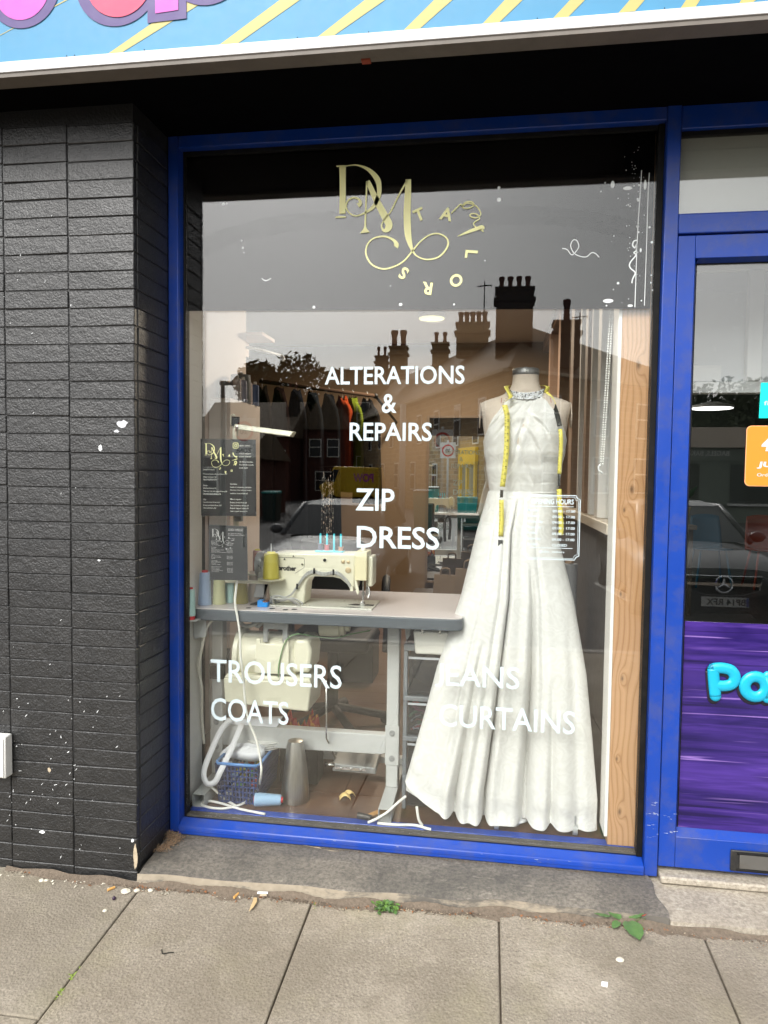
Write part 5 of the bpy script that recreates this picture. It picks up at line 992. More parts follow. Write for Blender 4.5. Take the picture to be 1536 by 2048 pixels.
m.grid(lambda i, j: (-.82+.14*i/14, .36+.1*j/8, .27+.05*sin(i*.9+j)*cos(j*.8+i*.3)+.02*sin(i*2.1)), 14, 8)
k = N('red_yellow_cloth'); k.set(col=k.ramp(k.noise(30, 3), [(.5, (.42, .03, .03)), (.62, (.65, .32, .05))]), rough=.8); m.build('cloth', k.m, rs, smooth=True, solid=.003)
kb_ = thing('storage_crate', 'low dark crate under the red cloth', 'crate', (-.75, .41, FZ)); MB().box(-.83, -.67, .355, .465, FZ, .222).build('crate_body', M_GASKET, kb_, bevel=.004)
pl = thing('lid_stack', 'stack of round white plastic lids behind the crossbar', 'lid stack', (-.9, .36, .2))
for i in range(4): MB().lathe([(.085, 0), (.094, .003), (.094, .007), (.08, .0075)], (-.895+.006*i, .345, .218+.0095*i), 'Z', 36).build('lid', M_WHITEP, pl, smooth=50)
mc = thing('metal_cone', 'tall brushed steel cone standing beside the blue basket', 'cone', (-.725, .215, FZ))
k = N('brushed_steel'); k.set(col=k.mix(k.noise(3, 4, .6, k.co((60, 60, 1))), (.30, .29, .27), (.55, .53, .49)), metal=1, rough=.36); MB().lathe([(.054, 0), (.055, .003), (.0545, .03), (.047, .12), (.034, .215), (.029, .235), (.012, .24)], (-.725, .215, FZ), 'Z', 36).build('cone_body', k.m, mc, smooth=50)
c1 = cone(0, 0, 0, .026, .019, .10, (.30, .47, .66), 'pale blue thread cone lying on its side on the floor by the basket', RED, 'red', grp='thread cones on the floor'); c1.rotation_euler = (0, radians(-90), radians(187)); c1.location = (-.855, .135, FZ+.0265); c1.location.x = -.86
MB().lathe([(.016, 0), (.016, -.003), (.006, -.0032), (.006, 0)], (0, 0, 0), 'Z', 16).build('core_base', MATS['cap_red'], c1)
for o in list(c1.children): pass
cr = thing('potato_crisps', 'two curved yellow crisps lying on the shop floor', 'crisps', (-.54, .26, FZ)); 
for dx, dy, a in ((0, 0, .3), (.02, .02, .9)):
    MB().grid(lambda i, j: (-.555+dx+.045*(i/10)*cos(a)-.03*(j/6-.5)*sin(a), .245+dy+.045*(i/10)*sin(a)*.5+.03*(j/6-.5)*cos(a), FZ+.003+.018*(1-((i-5)/5)**2)-.006*((j-3)/3)**2*1+.006), 10, 6).build('crisp', pm('yellow_crisp', (.68, .50, .20), .6, var=.15, vs=60), cr, smooth=True, solid=.002)
ham = thing('small_hammer', 'small hammer with a wooden handle lying by the table foot', 'hammer', (-.40, .11, FZ)); T([(-.42, .098, FZ+.014), (-.352, .16, FZ+.02)], [.008, .011], 10).build('handle', pm('tan_handle', (.42, .22, .07), .5), ham, smooth=50); T([(-.455, .102, FZ+.014), (-.405, .092, FZ+.014)], [.013, .010], 10).build('hammer_head', pm('dark_iron', (.06, .055, .05), .45, .6), ham, smooth=40)
# ---------------------------------------------------------------- drawer tower
dt = thing('drawer_tower', 'grey plastic drawer tower with clear drawers of haberdashery', 'drawers', (-.17, .35, FZ)); M_GP = pm('grey_plastic_frame', (.15, .165, .18), .45, var=.03)
dx0, dx1, dy0, dy1 = -.306, -.02, .205, .56
zs = [(.50, .645), (.345, .47), (.195, .315), (.07, .165)]
MB().box(dx0, dx1, dy0, dy1, .665, .69).build('top_frame', M_GP, dt, bevel=.003); MB().box(dx0+.01, dx1-.01, dy0+.02, dy1, .6905, .70).build('top_board', pm('dark_wood_top', (.09, .06, .05), .45, var=.3), dt, bevel=.002)
for zz in (.483, .328, .178): MB().box(dx0, dx1, dy0, dy1, zz-.009, zz+.009).build('shelf_frame', M_GP, dt, bevel=.003)
for a, b in ((dx0, dx0+.016), (dx1-.016, dx1)):
    MB().prism([(a, FZ), (b, FZ), (b, .664), (a, .664)], dy0+.004, dy0+.03).build('upright', M_GP, dt, bevel=.003); MB().box(a+.002, b-.002, dy1-.03, dy1-.002, FZ, .664).build('upright', M_GP, dt)
k = N('smoky_plastic'); k.t.nodes.remove(k.p); t_ = k.n('BsdfTransparent'); t_.inputs[0].default_value = (.60, .62, .66, 1); g_ = k.n('BsdfGlossy'); g_.inputs['Roughness'].default_value = .08; d_ = k.n('BsdfDiffuse'); d_.inputs[0].default_value = (.12, .135, .16, 1)
m1 = k.n('MixShader', Fac=.04); k.t.links.new(t_.outputs[0], m1.inputs[1]); k.t.links.new(g_.outputs[0], m1.inputs[2]); m2_ = k.n('MixShader', Fac=.10); k.t.links.new(m1.outputs[0], m2_.inputs[1]); k.t.links.new(d_.outputs[0], m2_.inputs[2]); k.t.links.new(m2_.outputs[0], k.out.inputs[0]); M_SMOKE = k.m
r = random.Random(21)
for i, (a, b) in enumerate(zs):
    d = MB().hexa([(dx0+.02, dy0+.006, a), (dx1-.02, dy0+.006, a), (dx1-.02, dy0+.01, a), (dx0+.02, dy0+.01, a), (dx0+.02, dy0-.004, b), (dx1-.02, dy0-.004, b), (dx1-.02, dy0, b), (dx0+.02, dy0, b)]).build('drawer_front', M_SMOKE, dt, bevel=.001)
    MB().box(dx0+.018, dx1-.018, .42, .425, a+.012, b-.002).box(dx0+.018, dx0+.0205, dy0+.032, .4199, a+.012, b-.002).box(dx0+.018, dx1-.018, dy0+.012, .4199, a+.009, a+.0119).build('drawer_dark_liner', pm('drawer_shade', (.022, .026, .034), .5), d)  # dark liner added so the drawer insides stay unlit
    MB().box(dx0+.02, dx1-.02, dy0-.007, dy0-.0045, b-.008, b).build('rim', pm('grey_clear_rim', (.4, .42, .45), .3), d)
def lump(nm, col, cx, cy_, cz, rx, ry, rz, lab, cat='fabric', seed=0):
    t = thing(nm, lab, cat, (cx, cy_, cz-rz)); r = random.Random(seed); ph = [r.random()*6 for _ in range(5)]
    m = MB().ball((0, 0, 0), 1, 20, 12); m.v = [(cx+x*rx*(1+.10*sin(5*y_+ph[0])+.06*sin(9*z_+ph[1])), cy_+y_*ry*(1+.1*sin(6*x+ph[2])), cz+max(-1, z_*1.1)*rz*(1+.14*sin(7*x+ph[3])*cos(5*y_+ph[4]))) for x, y_, z_ in m.v]
    m.build('cloth', pm('cloth_'+nm+str(seed), col, .85, var=.2, vs=20, bump=.3, bs=60), t, smooth=True); return t
lump('folded_cloth', (.03, .035, .05), -.163, .32, .56, .115, .085, .06, 'dark navy cloth in the top clear drawer', seed=1)
lump('folded_cloth', (.30, .03, .05), -.163, .31, .235, .11, .08, .04, 'dull red cloth in the third clear drawer', seed=2); lump('folded_cloth', (.42, .015, .035), -.163, .31, .103, .115, .085, .035, 'bright red cloth in the bottom drawer', seed=3)
hb = thing('zip_tangle', 'tangle of coloured zips and labels in the second drawer', 'zips', (-.16, .3, .36))
for nm, c_ in (('magenta', (.5, .06, .2)), ('green', (.03, .28, .10)), ('white', (.75, .76, .78)), ('red', (.65, .05, .05)), ('olive', (.4, .36, .08)), ('black', (.02, .02, .02))):
    m = MB()
    for i in range(9 if nm != 'black' else 22):
        x, y_, z_ = r.uniform(-.275, -.06), r.uniform(.222, .30), r.uniform(.36, .44 if nm != 'white' else .40); a = r.uniform(-.9, .9); L = r.uniform(.012, .035)
        m.tube([(x-L*cos(a), y_, z_-L*sin(a)*.6), (x, y_+.004, z_+.004), (x+L*cos(a), y_, z_+L*sin(a)*.6)], r.uniform(.003, .006), 6)
    m.build('zip', pm('zip_'+nm, c_, .6), hb, smooth=True, stuff=True)

# ---------------------------------------------------------------- dress form and dress
DC, DY = .127, .30
PR = [(1.18, .130, .105, .10), (1.27, .121, .098, .088), (1.36, .134, .112, .095), (1.42, .144, .128, .10), (1.47, .149, .132, .105), (1.53, .156, .118, .11), (1.575, .168, .088, .10), (1.598, .168, .068, .085), (1.612, .135, .058, .07), (1.624, .092, .056, .06), (1.64, .062, .058, .056), (1.67, .050, .050, .050), (1.70, .0475, .0475, .0475)]
def prof_at(z_):
    for i in range(len(PR)-1):
        if PR[i][0] <= z_ <= PR[i+1][0]:
            t = (z_-PR[i][0])/(PR[i+1][0]-PR[i][0]); t = t*t*(3-2*t) if 1.3 < z_ < 1.56 else t; return [PR[i][k]*(1-t)+PR[i+1][k]*t for k in (1, 2, 3)]
    return PR[0][1:] if z_ < PR[0][0] else PR[-1][1:]
def torso(th, z_, off=0):
    a, bf, bb = prof_at(z_); c, s_ = cos(th), sin(th); e = .86
    cx = (abs(c)**e)*(1 if c >= 0 else -1); sy_ = (abs(s_)**e)*(1 if s_ >= 0 else -1); b = bf if s_ < 0 else bb
    if s_ < 0 and 1.38 < z_ < 1.54:      # two breasts rather than one ridge
        b *= 1-.07*exp(-(c/.22)**2)*sin((z_-1.38)/.16*pi)
    return (DC+(a+off)*cx, DY+(b+off)*sy_, z_)
k = N('linen'); k.set(col=k.mix(k.noise(220, 2), (.50, .42, .35), (.62, .54, .46)), rough=.85).bump(k.noise(260, 2), .25, .001); M_LINEN = k.m
df_ = thing('dress_form', 'beige linen tailor dress form with a grey neck cap', 'dress form', (DC, DY, FZ))
m = MB(); NZ = 60; m.grid(lambda i, j: torso(2*pi*i/64, 1.18+.52*j/NZ), 64, NZ, True); m.f.append(tuple(range(63, -1, -1))); m.build('torso', M_LINEN, df_, smooth=60)
MB().lathe([(.049, 0), (.0495, .002), (.0495, .021), (.047, .024), (.012, .026), (.006, .032)], (DC, DY, 1.7005), 'Z', 36).build('neck_cap', pm('grey_metal_cap', (.22, .22, .22), .35, .6), df_, smooth=45)
m = MB(); text(m, 'M', (DC-.006, DY-.0508, 1.706), .012, .009); m.build('lettering', M_PRINT, df_, recalc=False)
for s_ in (-1, 1):
    m = MB().lathe([(.034, -.004), (.036, 0), (.034, .003), (.001, .0035)], (0, 0, 0), 'X', 28); m.v = [(DC+s_*(.1665+x*.6-.10*z_*.35), DY+y_*1.15, 1.553+z_*1.35) for x, y_, z_ in m.v]; m.build('arm_plate', M_LINEN, df_, smooth=45)
m = MB()
for s_ in (-1, 1):
    x = DC+s_*.095; q = []
    for z_ in (1.5, 1.53, 1.56, 1.585, 1.6, 1.612):
        a, bf, bb = prof_at(z_); u = min(.99, .095*(.98 if z_ < 1.6 else .9)/a); yy = DY-bf*(1-u**2.2)**.5-.0012; q.append((x-s_*(z_-1.5)*.06, yy, z_))
    m.tube(q, .0011, 5)
m.build('red_seam', pm('dark_red_tape', (.33, .02, .04), .6), df_)
T([(DC+.03, .33, 1.18), (DC+.04, .34, .16)], .016, 12).build('pole', M_METAL, df_, smooth=50)
m = MB()
for x, y_ in ((.05, .115), (.325, .12), (.06, .55), (.30, .55)): m.tube([(DC+.04, .34, .17), (x, y_, .125)], .011, 8)
m.build('base_arm', M_METAL, df_, smooth=50)
for x, y_ in ((.05, .115), (.325, .12), (.06, .55), (.30, .55)):
    m = MB().lathe([(.006, -.009), (.02, -.008), (.02, .008), (.006, .009)], (x, y_, FZ+.02), 'X', 16); m.box(x-.003, x+.003, y_-.008, y_+.008, FZ+.021, .125); m.build('castor', M_GREYM, df_, smooth=45)

def mat_dress():
    k = N('ivory_brocade'); d = k.noise(15, 1.5, .5, k.co((1, 1, 1))); d2 = k.noise(9, 2, .5, k.co(loc=(4, 2, 1)))
    w = k.math('SINE', k.math('ADD', k.math('MULTIPLY', d, 44.), k.math('MULTIPLY', d2, 30.)))
    s_ = k.math('MULTIPLY', w, k.ramp(k.noise(11, 2, .5, k.co(loc=(1, 7, 3))), [(.35, .15), (.6, 1)]))
    k.set(col=k.mix(k.math('MULTIPLY_ADD', w, .5, .5), (.665, .66, .635), (.715, .712, .69)), rough=k.math('MULTIPLY_ADD', w, .1, .45), sheen=.15).bump(k.math('ADD', s_, 0.), .16, .002); return k.m
M_DRESS = mat_dress()
dress = thing('white_dress', 'long ivory halter neck dress with a jewelled collar on the dress form', 'dress', (DC, DY, .08))
def zlim(dx): return 1.618 if dx < .05 else max(1.40, 1.628-(dx-.05)*1.42-(.0 if dx < .12 else (dx-.12)*1.2))
def ztop(th):
    z_ = 1.36
    while z_ < 1.618 and z_+.003 <= zlim(abs(torso(th, z_+.003)[0]-DC)): z_ += .003
    return z_
NT = 240; ztops = [ztop(2*pi*i/NT) for i in range(NT)]
ztops = [(ztops[i-1]+2*ztops[i]+ztops[(i+1) % NT])/4 for i in range(NT)]
def bod(i, j): z_ = 1.262+(ztops[i]-1.262)*j/84; return torso(2*pi*i/NT, z_, .0055)
m = MB(); m.grid(bod, NT, 84, True)
PF = []
def front_y(x, z_):
    lo, hi = pi, 2*pi; best = min((abs(torso(pi+pi*t/160, z_, .0055)[0]-x), torso(pi+pi*t/160, z_, .0055)[1]) for t in range(161)); return best[1]
lines = [[(a, b) for a, b in spline(L, 6)] for L in PLEATS]
def crease(x, z_):     # sharp draped creases: raised on one side, tucked on the other
    h = 0
    for L in lines:
        bd, bs = 9, 0
        if x < min(p[0] for p in L)-.04 or x > max(p[0] for p in L)+.04: continue
        for i in range(len(L)-1):
            ax, az = L[i]; ex, ez = L[i+1][0]-ax, L[i+1][1]-az; l2 = ex*ex+ez*ez
            t = max(0, min(1, ((x-ax)*ex+(z_-az)*ez)/l2)); dx, dz = x-ax-t*ex, z_-az-t*ez; d = math.hypot(dx, dz)
            if d < bd: bd = d; bs = 1 if ex*dz-ez*dx > 0 else -1; tt = (i+t)/(len(L)-1)
        if bd < .04: f = min(1, 4*tt+.3)*min(1, (1-tt)*4+.05); h += f*(.0060*exp(-(bd/.018)**2) if bs > 0 else .0060*exp(-(bd/.018)**2)-.0105*exp(-((bd-.008)/.0065)**2)*min(1, bd/.004))
    return h
nv_ = []
for (x, y_, z_) in m.v:
    if y_ < DY-.04: y_ -= crease(x, z_)
    nv_.append((x, y_, z_))
m.v = nv_; m.build('bodice', M_DRESS, dress, smooth=True)
SK = [(1.268, .1235, .127, .298, .104, .092), (1.22, .120, .135, .290, .108, .09), (1.12, .104, .147, .268, .115, .085), (.88, .108, .204, .225, .112, .06), (.62, .091, .268, .185, .092, .03), (.41, .076, .305, .165, .078, .022), (.18, .057, .347, .150, .07, .02), (.0, .052, .354, .146, .07, .02)]
def sk(z_):
    for i in range(len(SK)-1):
        if SK[i+1][0] <= z_ <= SK[i][0]:
            t = (SK[i][0]-z_)/(SK[i][0]-SK[i+1][0]); return [SK[i][k]*(1-t)+SK[i+1][k]*t for k in range(1, 6)]
    return SK[0][1:] if z_ > 1 else SK[-1][1:]
VAL = [(-.45, .040, 1.25, .74), (-.145, .030, 1.9, 1.24), (.265, .050, 1.9, 1.0), (.53, .040, .95, .64), (-.72, .12, .32, .9), (.07, .09, .2, 1.24), (.80, .06, .3, .8), (-.30, .045, .28, 1.25), (.41, .06, .25, 1.25), (-.60, .03, .16, 1.25)]
def skirt(th, v):
    c, s_ = cos(th), sin(th); u = c
    bul = 1.0*min(1, 2*abs(s_)) if s_ < 0 else .3
    hem = .078+.115*max(0, (-u-.42)/.58)**1.4*(1 if s_ < .2 else .7)
    vs_ = 1.268-1.18*v; G = [(u0, w*(.75+.5*v), a*min(1, max(0, (zt-vs_)/.6))**.8, w) for u0, w, a, zt in VAL]; vsum = sum(a*exp(-((u-u0)/w)**2) for u0, w, a, _ in G)
    hem += .013*vsum*bul - .004 + .003*sin(u*11+.5)
    z_ = 1.268-(1.268-hem)*v; cx, a, cy_, bf, bb = sk(z_); kz = min(1, max(0, (1.262-z_)/.55))**.75
    y_ = cy_+(bf if s_ < 0 else bb)*(abs(s_)**.8)*(1 if s_ >= 0 else -1)
    x = cx+a*u; f = vsum*bul
    y_ += .05*f*(1 if s_ < 0 else -.2); x += sum(-(u-u0)/w*.006*aa*exp(-((u-u0)/w)**2) for u0, w, aa, _ in G)*bul
    y_ += (.006*sin(u*5+1.2)*kz+.0022*sin(u*19+v*9)*kz*v+.004*sin(u*6+v*9)*v+.0025*sin(u*31+v*3)*v*v)*bul
    if s_ < 0 and v > .93: y_ += .006*sin((v-.93)/.07*pi)     # stitched hem band
    if y_ < .066: y_ = .066+(y_-.066)*.05
    return (x, y_, z_)
NU, NV = 420, 90
def uth(i):      # denser sampling across the front
    t = i/NU; return pi+pi*(t/.78) if t < .78 else 2*pi+pi*((t-.78)/.22)
m = MB(); m.grid(lambda i, j: skirt(uth(i), (j/NV)), NU, NV, True); m.build('skirt', M_DRESS, dress, smooth=True)
MB().tube([torso(2*pi*i/60, 1.2655, .0065) for i in range(60)], .0013, 6, True).build('waist_seam', M_DRESS, dress, smooth=True)
MB().ball((.212, .225, 1.262), (.006, .004, .007), 10, 6).build('waist_clasp', pm('crystal', (.75, .78, .82), .1, .6), dress, smooth=True)
m = MB(); r = random.Random(2)
for i in range(60): pass
def coll(a, h): return (DC+(.063+.014*h)*cos(a)*1.0, DY+(.064+.012*h)*sin(a)-.003, 1.646-.022*(1-h*0)*0+.006*cos(a)**2-.016*max(0, -sin(a))-.026*h)
m.grid(lambda i, j: coll(2*pi*i/64, j/4), 64, 4, True); m.build('collar_band', M_DRESS, dress, smooth=True)
cm = MB(); dk = MB()
for i in range(72):
    for j in range(4):
        a = 2*pi*(i+.5*(j % 2)+r.uniform(-.25, .25))/72; p = coll(a, (j+.5+r.uniform(-.2, .2))/4); q = r.uniform(.0025, .0042); o_ = Vector((cos(a), sin(a), 0))*.0015
        (cm if r.random() < .72 else dk).ball((p[0]+o_.x, p[1]+o_.y, p[2]), q, 5, 3)
cm.build('collar_crystal', pm('crystal', (.75, .78, .82), .1, .6), dress, stuff=True); dk.build('collar_bead', pm('dark_crystal', (.16, .17, .19), .12, .7), dress, stuff=True)
# tape measure
tp = thing('tape_measure', 'yellow and black tape measure draped round the neck of the dress form', 'tape measure', (DC, .2, 1.3)); M_TY = pm('tape_yellow', (.74, .66, .13), .45, var=.04); M_TB = pm('tape_black', (.035, .035, .03), .45)
def tape(pts, nrm, w, mat, name='tape_band'):
    P = [Vector(p) for p in pts]; vs = []; n = len(P)
    for i in range(n):
        t = (P[min(i+1, n-1)]-P[max(i-1, 0)]).normalized(); N_ = Vector(nrm[i] if isinstance(nrm, list) else nrm); s_ = N_.cross(t).normalized()*w/2; vs += [P[i]-s_, P[i]+s_]
    o = MB().add(vs, [(2*i, 2*i+1, 2*i+3, 2*i+2) for i in range(n-1)]).build(name, mat, tp, smooth=True, solid=.0008); return o
def ty(z_): return .158 if z_ > 1.27 else .158-.012*min(1, (1.27-z_)/.2)
t1 = spline([(a, .152 if b < 1.57 else .152+(b-1.57)*1.1, b) for a, b in TAPE1], 5)
def split(pts, z0, z1): return [p for p in pts if z0 <= p[2] <= z1]
tape(split(t1, 1.278, 1.58), (0, 1, 0), .0185, M_TY); tape(split(t1, 1.1, 1.245), (0, 1, 0), .0165, M_TY); tape(split(t1, 1.24, 1.283), (.6, 1, 0), .0125, M_TB); tape(split(t1, 0, 1.105), (0, 1, 0), .0165, M_TB)
t2 = spline([(a+.004, .158+max(0, (b-1.5))*.9, b) for a, b in TAPE2], 5)
tape(split(t2, 1.585, 2), (0, 1, .3), .017, M_TY); tape(split(t2, 1.497, 1.59), (0, 1, .2), .0165, M_TB); tape(split(t2, 1.33, 1.50), (0, 1, 0), .0135, M_TY); tape(split(t2, 1.285, 1.335), (.8, 1, 0), .008, M_TB); tape(split(t2, 0, 1.29), (0, 1, 0), .0165, M_TY)
za = split(t1, 1.57, 2); e1 = t1[0]; e2 = t2[0]
bk_ = spline([(za[-1] if 0 else t1[5]), t1[0], (.055, .27, 1.655), (.075, .335, 1.668), (DC, .362, 1.672), (.185, .33, 1.668), (.205, .27, 1.655), t2[0]], 5)
tape(bk_, [(0, .3, 1)]*len(bk_), .016, M_TY)
m = MB(); L_ = 0
for tt, sgn in ((t1, 1), (t2, 1)):
    acc = 0; num = 22
    for i in range(len(tt)-1):
        a, b = Vector(tt[i]), Vector(tt[i+1]); acc += (b-a).length
        if acc > .0085:
            acc = 0; num_ = 0; m.box(a.x-.0082, a.x-.0030, a.y-.0012, a.y-.0010, a.z-.0006, a.z+.0006)
for k_ in range(11):
    z_ = 1.545-.0235*k_; c = min(t1, key=lambda p: abs(p[2]-z_)); text(m, str(22-k_), (c[0]+.003, c[1]-.0012, z_), None, .0075, bold=.02, rot=pi/2, res=1, center=True)
m.build('tape_print', M_TB, tp, recalc=False, stuff=True)
sk_ = thing('dust_cloth', 'crumpled white cloth on the floor under the dress hem', 'cloth', (.09, .15, FZ)); m = MB().ball((0, 0, 0), 1, 22, 12); m.v = [(.10+x*.055*(1+.2*sin(7*z_+3*x)), .165+y_*.04, FZ+.02+max(-.95, z_)*.022*(1+.3*sin(6*x))) for x, y_, z_ in m.v]; m.build('cloth', M_EL, sk_, smooth=True)
wt = thing('white_tube', 'pale grey roll standing behind the dress at the right', 'roll', (.375, .9, FZ)); MB().lathe([(.037, 0), (.037, .87), (.02, .872)], (.375, .95, FZ), 'Z', 20).build('roll_body', pm('pale_grey_vinyl', (.42, .43, .45), .45), wt, smooth=45); MB().lathe([(.02, 0), (.02, .01)], (.375, .95, FZ+.8721), 'Z', 14).build('core', pm('card_core', (.45, .3, .18), .8), wt)
# ---------------------------------------------------------------- room behind the door
M_SAGE = pm('sage_wall', (.12, .14, .12), .7, var=.04)
struct(MB().box(.66, 6, .12, 8, FZ-.05, FZ).build('cafe_floor', pm('grey_floor', (.035, .035, .034), .4, var=.1)))
struct(MB().box(.6, 6, 8, 8.1, FZ, 2.8).build('cafe_back_wall', M_SAGE)); struct(MB().box(6, 6.1, .1, 8.1, FZ, 2.8).build('cafe_side_wall', M_SAGE)); struct(MB().box(.6, 6.1, .10, 8.1, 2.8, 2.9).build('cafe_ceiling', pm('cafe_white', (.74, .75, .73), .7)))
struct(MB().box(.60, .62, .115, 8, FZ, 1.11).build('cafe_partition_base', M_SAGE))
fr_ = thing('inner_window_frame', 'white inner window frame with painted drips behind the door glass', 'window frame', (1.1, .5, 1.66)); M_OFFW = pm('off_white_frame', (.9, .92, .9), .5, var=.03)
for b in ((.70, 1.9, .50, .55, 2.12, 2.36), (.70, 1.9, .50, .55, 1.655, 1.70), (.70, .722, .50, .55, 1.701, 2.119), (.965, 1.02, .495, .55, 1.701, 2.119), (1.4, 1.46, .495, .55, 1.701, 2.119)): MB().box(*b).build('frame_member', M_OFFW, fr_, bevel=.004)
MB().box(.722, 1.9, .525, .53, 1.701, 2.119).build('frosted_pane', pm('grey_frost', (.68, .71, .72), .25, var=.05), fr_)
for x0_, x1_, dp in ((.7225, .9648, [.0, .006, .012, .0, -.006, .004]), (1.0205, 1.3995, [.0, -.05, -.075, -.04, .01, 0, -.03, -.06, 0])):
    n = len(dp); q = spline([(x0_+(x1_-x0_)*i/(n-1), 2.045+d) for i, d in enumerate(dp)], 5); MB().prism([(x0_, 2.118), (x1_, 2.118)]+[(a, b) for a, b in reversed(q)], .522, .5248).build('painted_drip', pm('drip_white', (.66, .69, .72), .4), fr_)
MB().box(.722, .88, .518, .5215, 1.705, 1.765).build('paper_label', M_OFFW, fr_)
pl_ = thing('pendant_lamp', 'white disc lamp lit inside the shop behind the door', 'lamp', (1.86, 4, 1.95)); MB().lathe([(.17, 0), (.175, .02), (.05, .05)], (1.86, 4, 1.93), 'Z', 32).build('shade', M_WHITEP, pl_, smooth=45); MB().lathe([(.165, -.004), (.165, -.001)], (1.86, 4, 1.93), 'Z', 32).build('diffuser', emit('white_light', (1, .98, .94), 2.2), pl_); T([(1.86, 4, 1.98), (1.86, 4, 2.8)], .006, 6).build('flex', M_GASKET, pl_)
ld = bpy.data.lights.new('pendant_light', 'AREA'); ld.shape = 'DISK'; ld.size = .3; ld.energy = 4; ld.color = (1, .97, .92); lo_ = bpy.data.objects.new('pendant_light', ld); COL.objects.link(lo_); lo_.location = (1.86, 4, 1.92)
def cafe_chair(x, y_, col, lab):
    t = thing('cafe_chair', lab, 'chair', (x, y_, FZ), group='plastic chairs inside the door'); mt = pm('chair_'+lab.split()[0], col, .4, var=.03)
    def sh(i, j):
        u = -1+2*i/10; v = j/14
        if v < .5: w = v/.5; return (x+u*.2*(1-.05*w), y_-.2+.40*w, FZ+.45+.01*u*u-.02*w)
        w = (v-.5)/.5; return (x+u*(.19-.03*w*w), y_+.2+.07*w-.03*u*u, FZ+.43+.40*w+.02*(1-u*u)*w)
    MB().grid(sh, 10, 14).build('seat_shell', mt, t, smooth=True, solid=.012)
    for sx in (-1, 1):
        for sy_ in (-1, 1): T([(x+sx*.14, y_+sy_*.13, FZ+.44), (x+sx*.2, y_+sy_*.2, FZ)], .014, 8).build('leg', mt, t, smooth=True)
cafe_chair(2.62, 6.5, (.012, .10, .16), 'blue plastic chair seen through the door glass'); cafe_chair(3.26, 6.5, (.28, .05, .022), 'orange plastic chair seen through the door glass')
pp = thing('potted_plant', 'spiky potted plant in a yellow pot inside the door', 'plant', (1.75, 4.6, FZ)); r = random.Random(4)
MB().lathe([(.09, 0), (.13, .16), (.125, .16), (.01, .15)], (1.75, 4.6, .90), 'Z', 6).build('pot', pm('pot_yellow', (.45, .32, .07), .5), pp); MB().box(1.6, 1.9, 4.45, 4.75, .86, .8998).box(1.62, 1.65, 4.5, 4.53, FZ, .8598).box(1.85, 1.88, 4.5, 4.53, FZ, .8598).build('plant_table', pm('dark_table', (.06, .055, .045), .5), pp)
m = MB()
for i in range(16):
    a = r.random()*6.28; L = r.uniform(.2, .34); e = r.uniform(.3, 1.1); pts = [(1.75+cos(a)*L*t*cos(e*t+.2), 4.6+sin(a)*L*t*cos(e), 1.05+L*t*(1.1-t*.6*e)) for t in (0, .3, .6, .85, 1)]; m.ribbon(pts, [.02, .035, .03, .018, .002], (-sin(a), cos(a), .3))
m.build('leaf', pm('dark_leaf', (.02, .05, .03), .5), pp, recalc=False, stuff=True)
cn = thing('cafe_counter', 'pale counter under a dark window at the back of the room behind the door', 'counter', (3.2, 7.5, FZ)); MB().box(2.2, 5.5, 7.2, 7.7, FZ, 1.0).build('counter_front', M_SAGE, cn); MB().box(2.15, 5.5, 7.15, 7.75, 1.0005, 1.04).build('counter_top', M_SAGE, cn)

nw = thing('neighbour_wall', 'dark painted wall to the right of the shop door', 'wall', (3, 0, -.1)); MB().box(1.701, 6.2, .0, .098, -.3, 2.488).build('wall_face', M_MORTAR, nw); MB().box(1.6105, 1.70, .004, .09, -.01, 2.1035).build('door_post', M_BLUE, nw)
# ---------------------------------------------------------------- the street reflected in the glass
GR = -.452
def mat_stone():
    k = N('blackened_sandstone'); g = k.n('NewGeometry').outputs['Position']; s_ = k.n('SeparateXYZ', Vector=g)
    u = k.math('ADD', k.math('MULTIPLY', s_.outputs['Y'], .95), k.math('MULTIPLY', s_.outputs['X'], -.45)); v = k.n('CombineXYZ', X=u, Y=s_.outputs['Z'])
    b = k.n('TexBrick', Vector=v.outputs[0], Scale=1.); b.inputs['Brick Width'].default_value = .55; b.inputs['Row Height'].default_value = .24; b.inputs['Mortar Size'].default_value = .022
    b.inputs['Color1'].default_value = (.46, .305, .145, 1); b.inputs['Color2'].default_value = (.26, .17, .085, 1); b.inputs['Mortar'].default_value = (.46, .37, .25, 1)
    k.set(col=k.mix(k.math('MULTIPLY', k.noise(1.2, 5), .6), b.outputs[0], (.16, .115, .075)), rough=.9); return k.m
M_STONE = mat_stone(); M_SLATE = pm('slate_roof', (.15, .115, .08), .8, var=.2, vs=6); M_CHIMN = pm('sooty_stone', (.045, .035, .028), .9, var=.4, vs=5); M_POT = pm('terracotta_pot', (.14, .05, .035), .8, var=.2); M_UPVC = pm('white_sash', (.72, .72, .70), .4)
M_DGL = pm('dark_pane', (.03, .035, .04), .08)
C0 = Vector((.67, -24, 0)); dA = Vector((-.38, -.925, 0)); nA = Vector((-.925, .38, 0)); dB = Vector((.75, -.66, 0)); nB = Vector((.66, .75, 0))
ter = thing('stone_terrace', 'long blackened stone terrace across the street seen in the reflection', 'building', (.67, -24, GR))
EV = 5.27; A1 = C0+dA*26; B1 = C0+dB*9; I1 = A1-nA*7.5; I0 = B1+dA*8
V3 = lambda p, z_: (p.x, p.y, z_)
m = MB(); fp = [C0, B1, I0, I1, A1]; m.add([V3(p, GR) for p in fp]+[V3(p, EV) for p in fp], [(0, 1, 6, 5), (1, 2, 7, 6), (2, 3, 8, 7), (3, 4, 9, 8), (4, 0, 5, 9)]); m.build('wall', M_STONE, ter)
o_ = .25; Ce = C0+(nA+nB)*o_*.7; Ae = A1+nA*o_; Be = B1+nB*o_
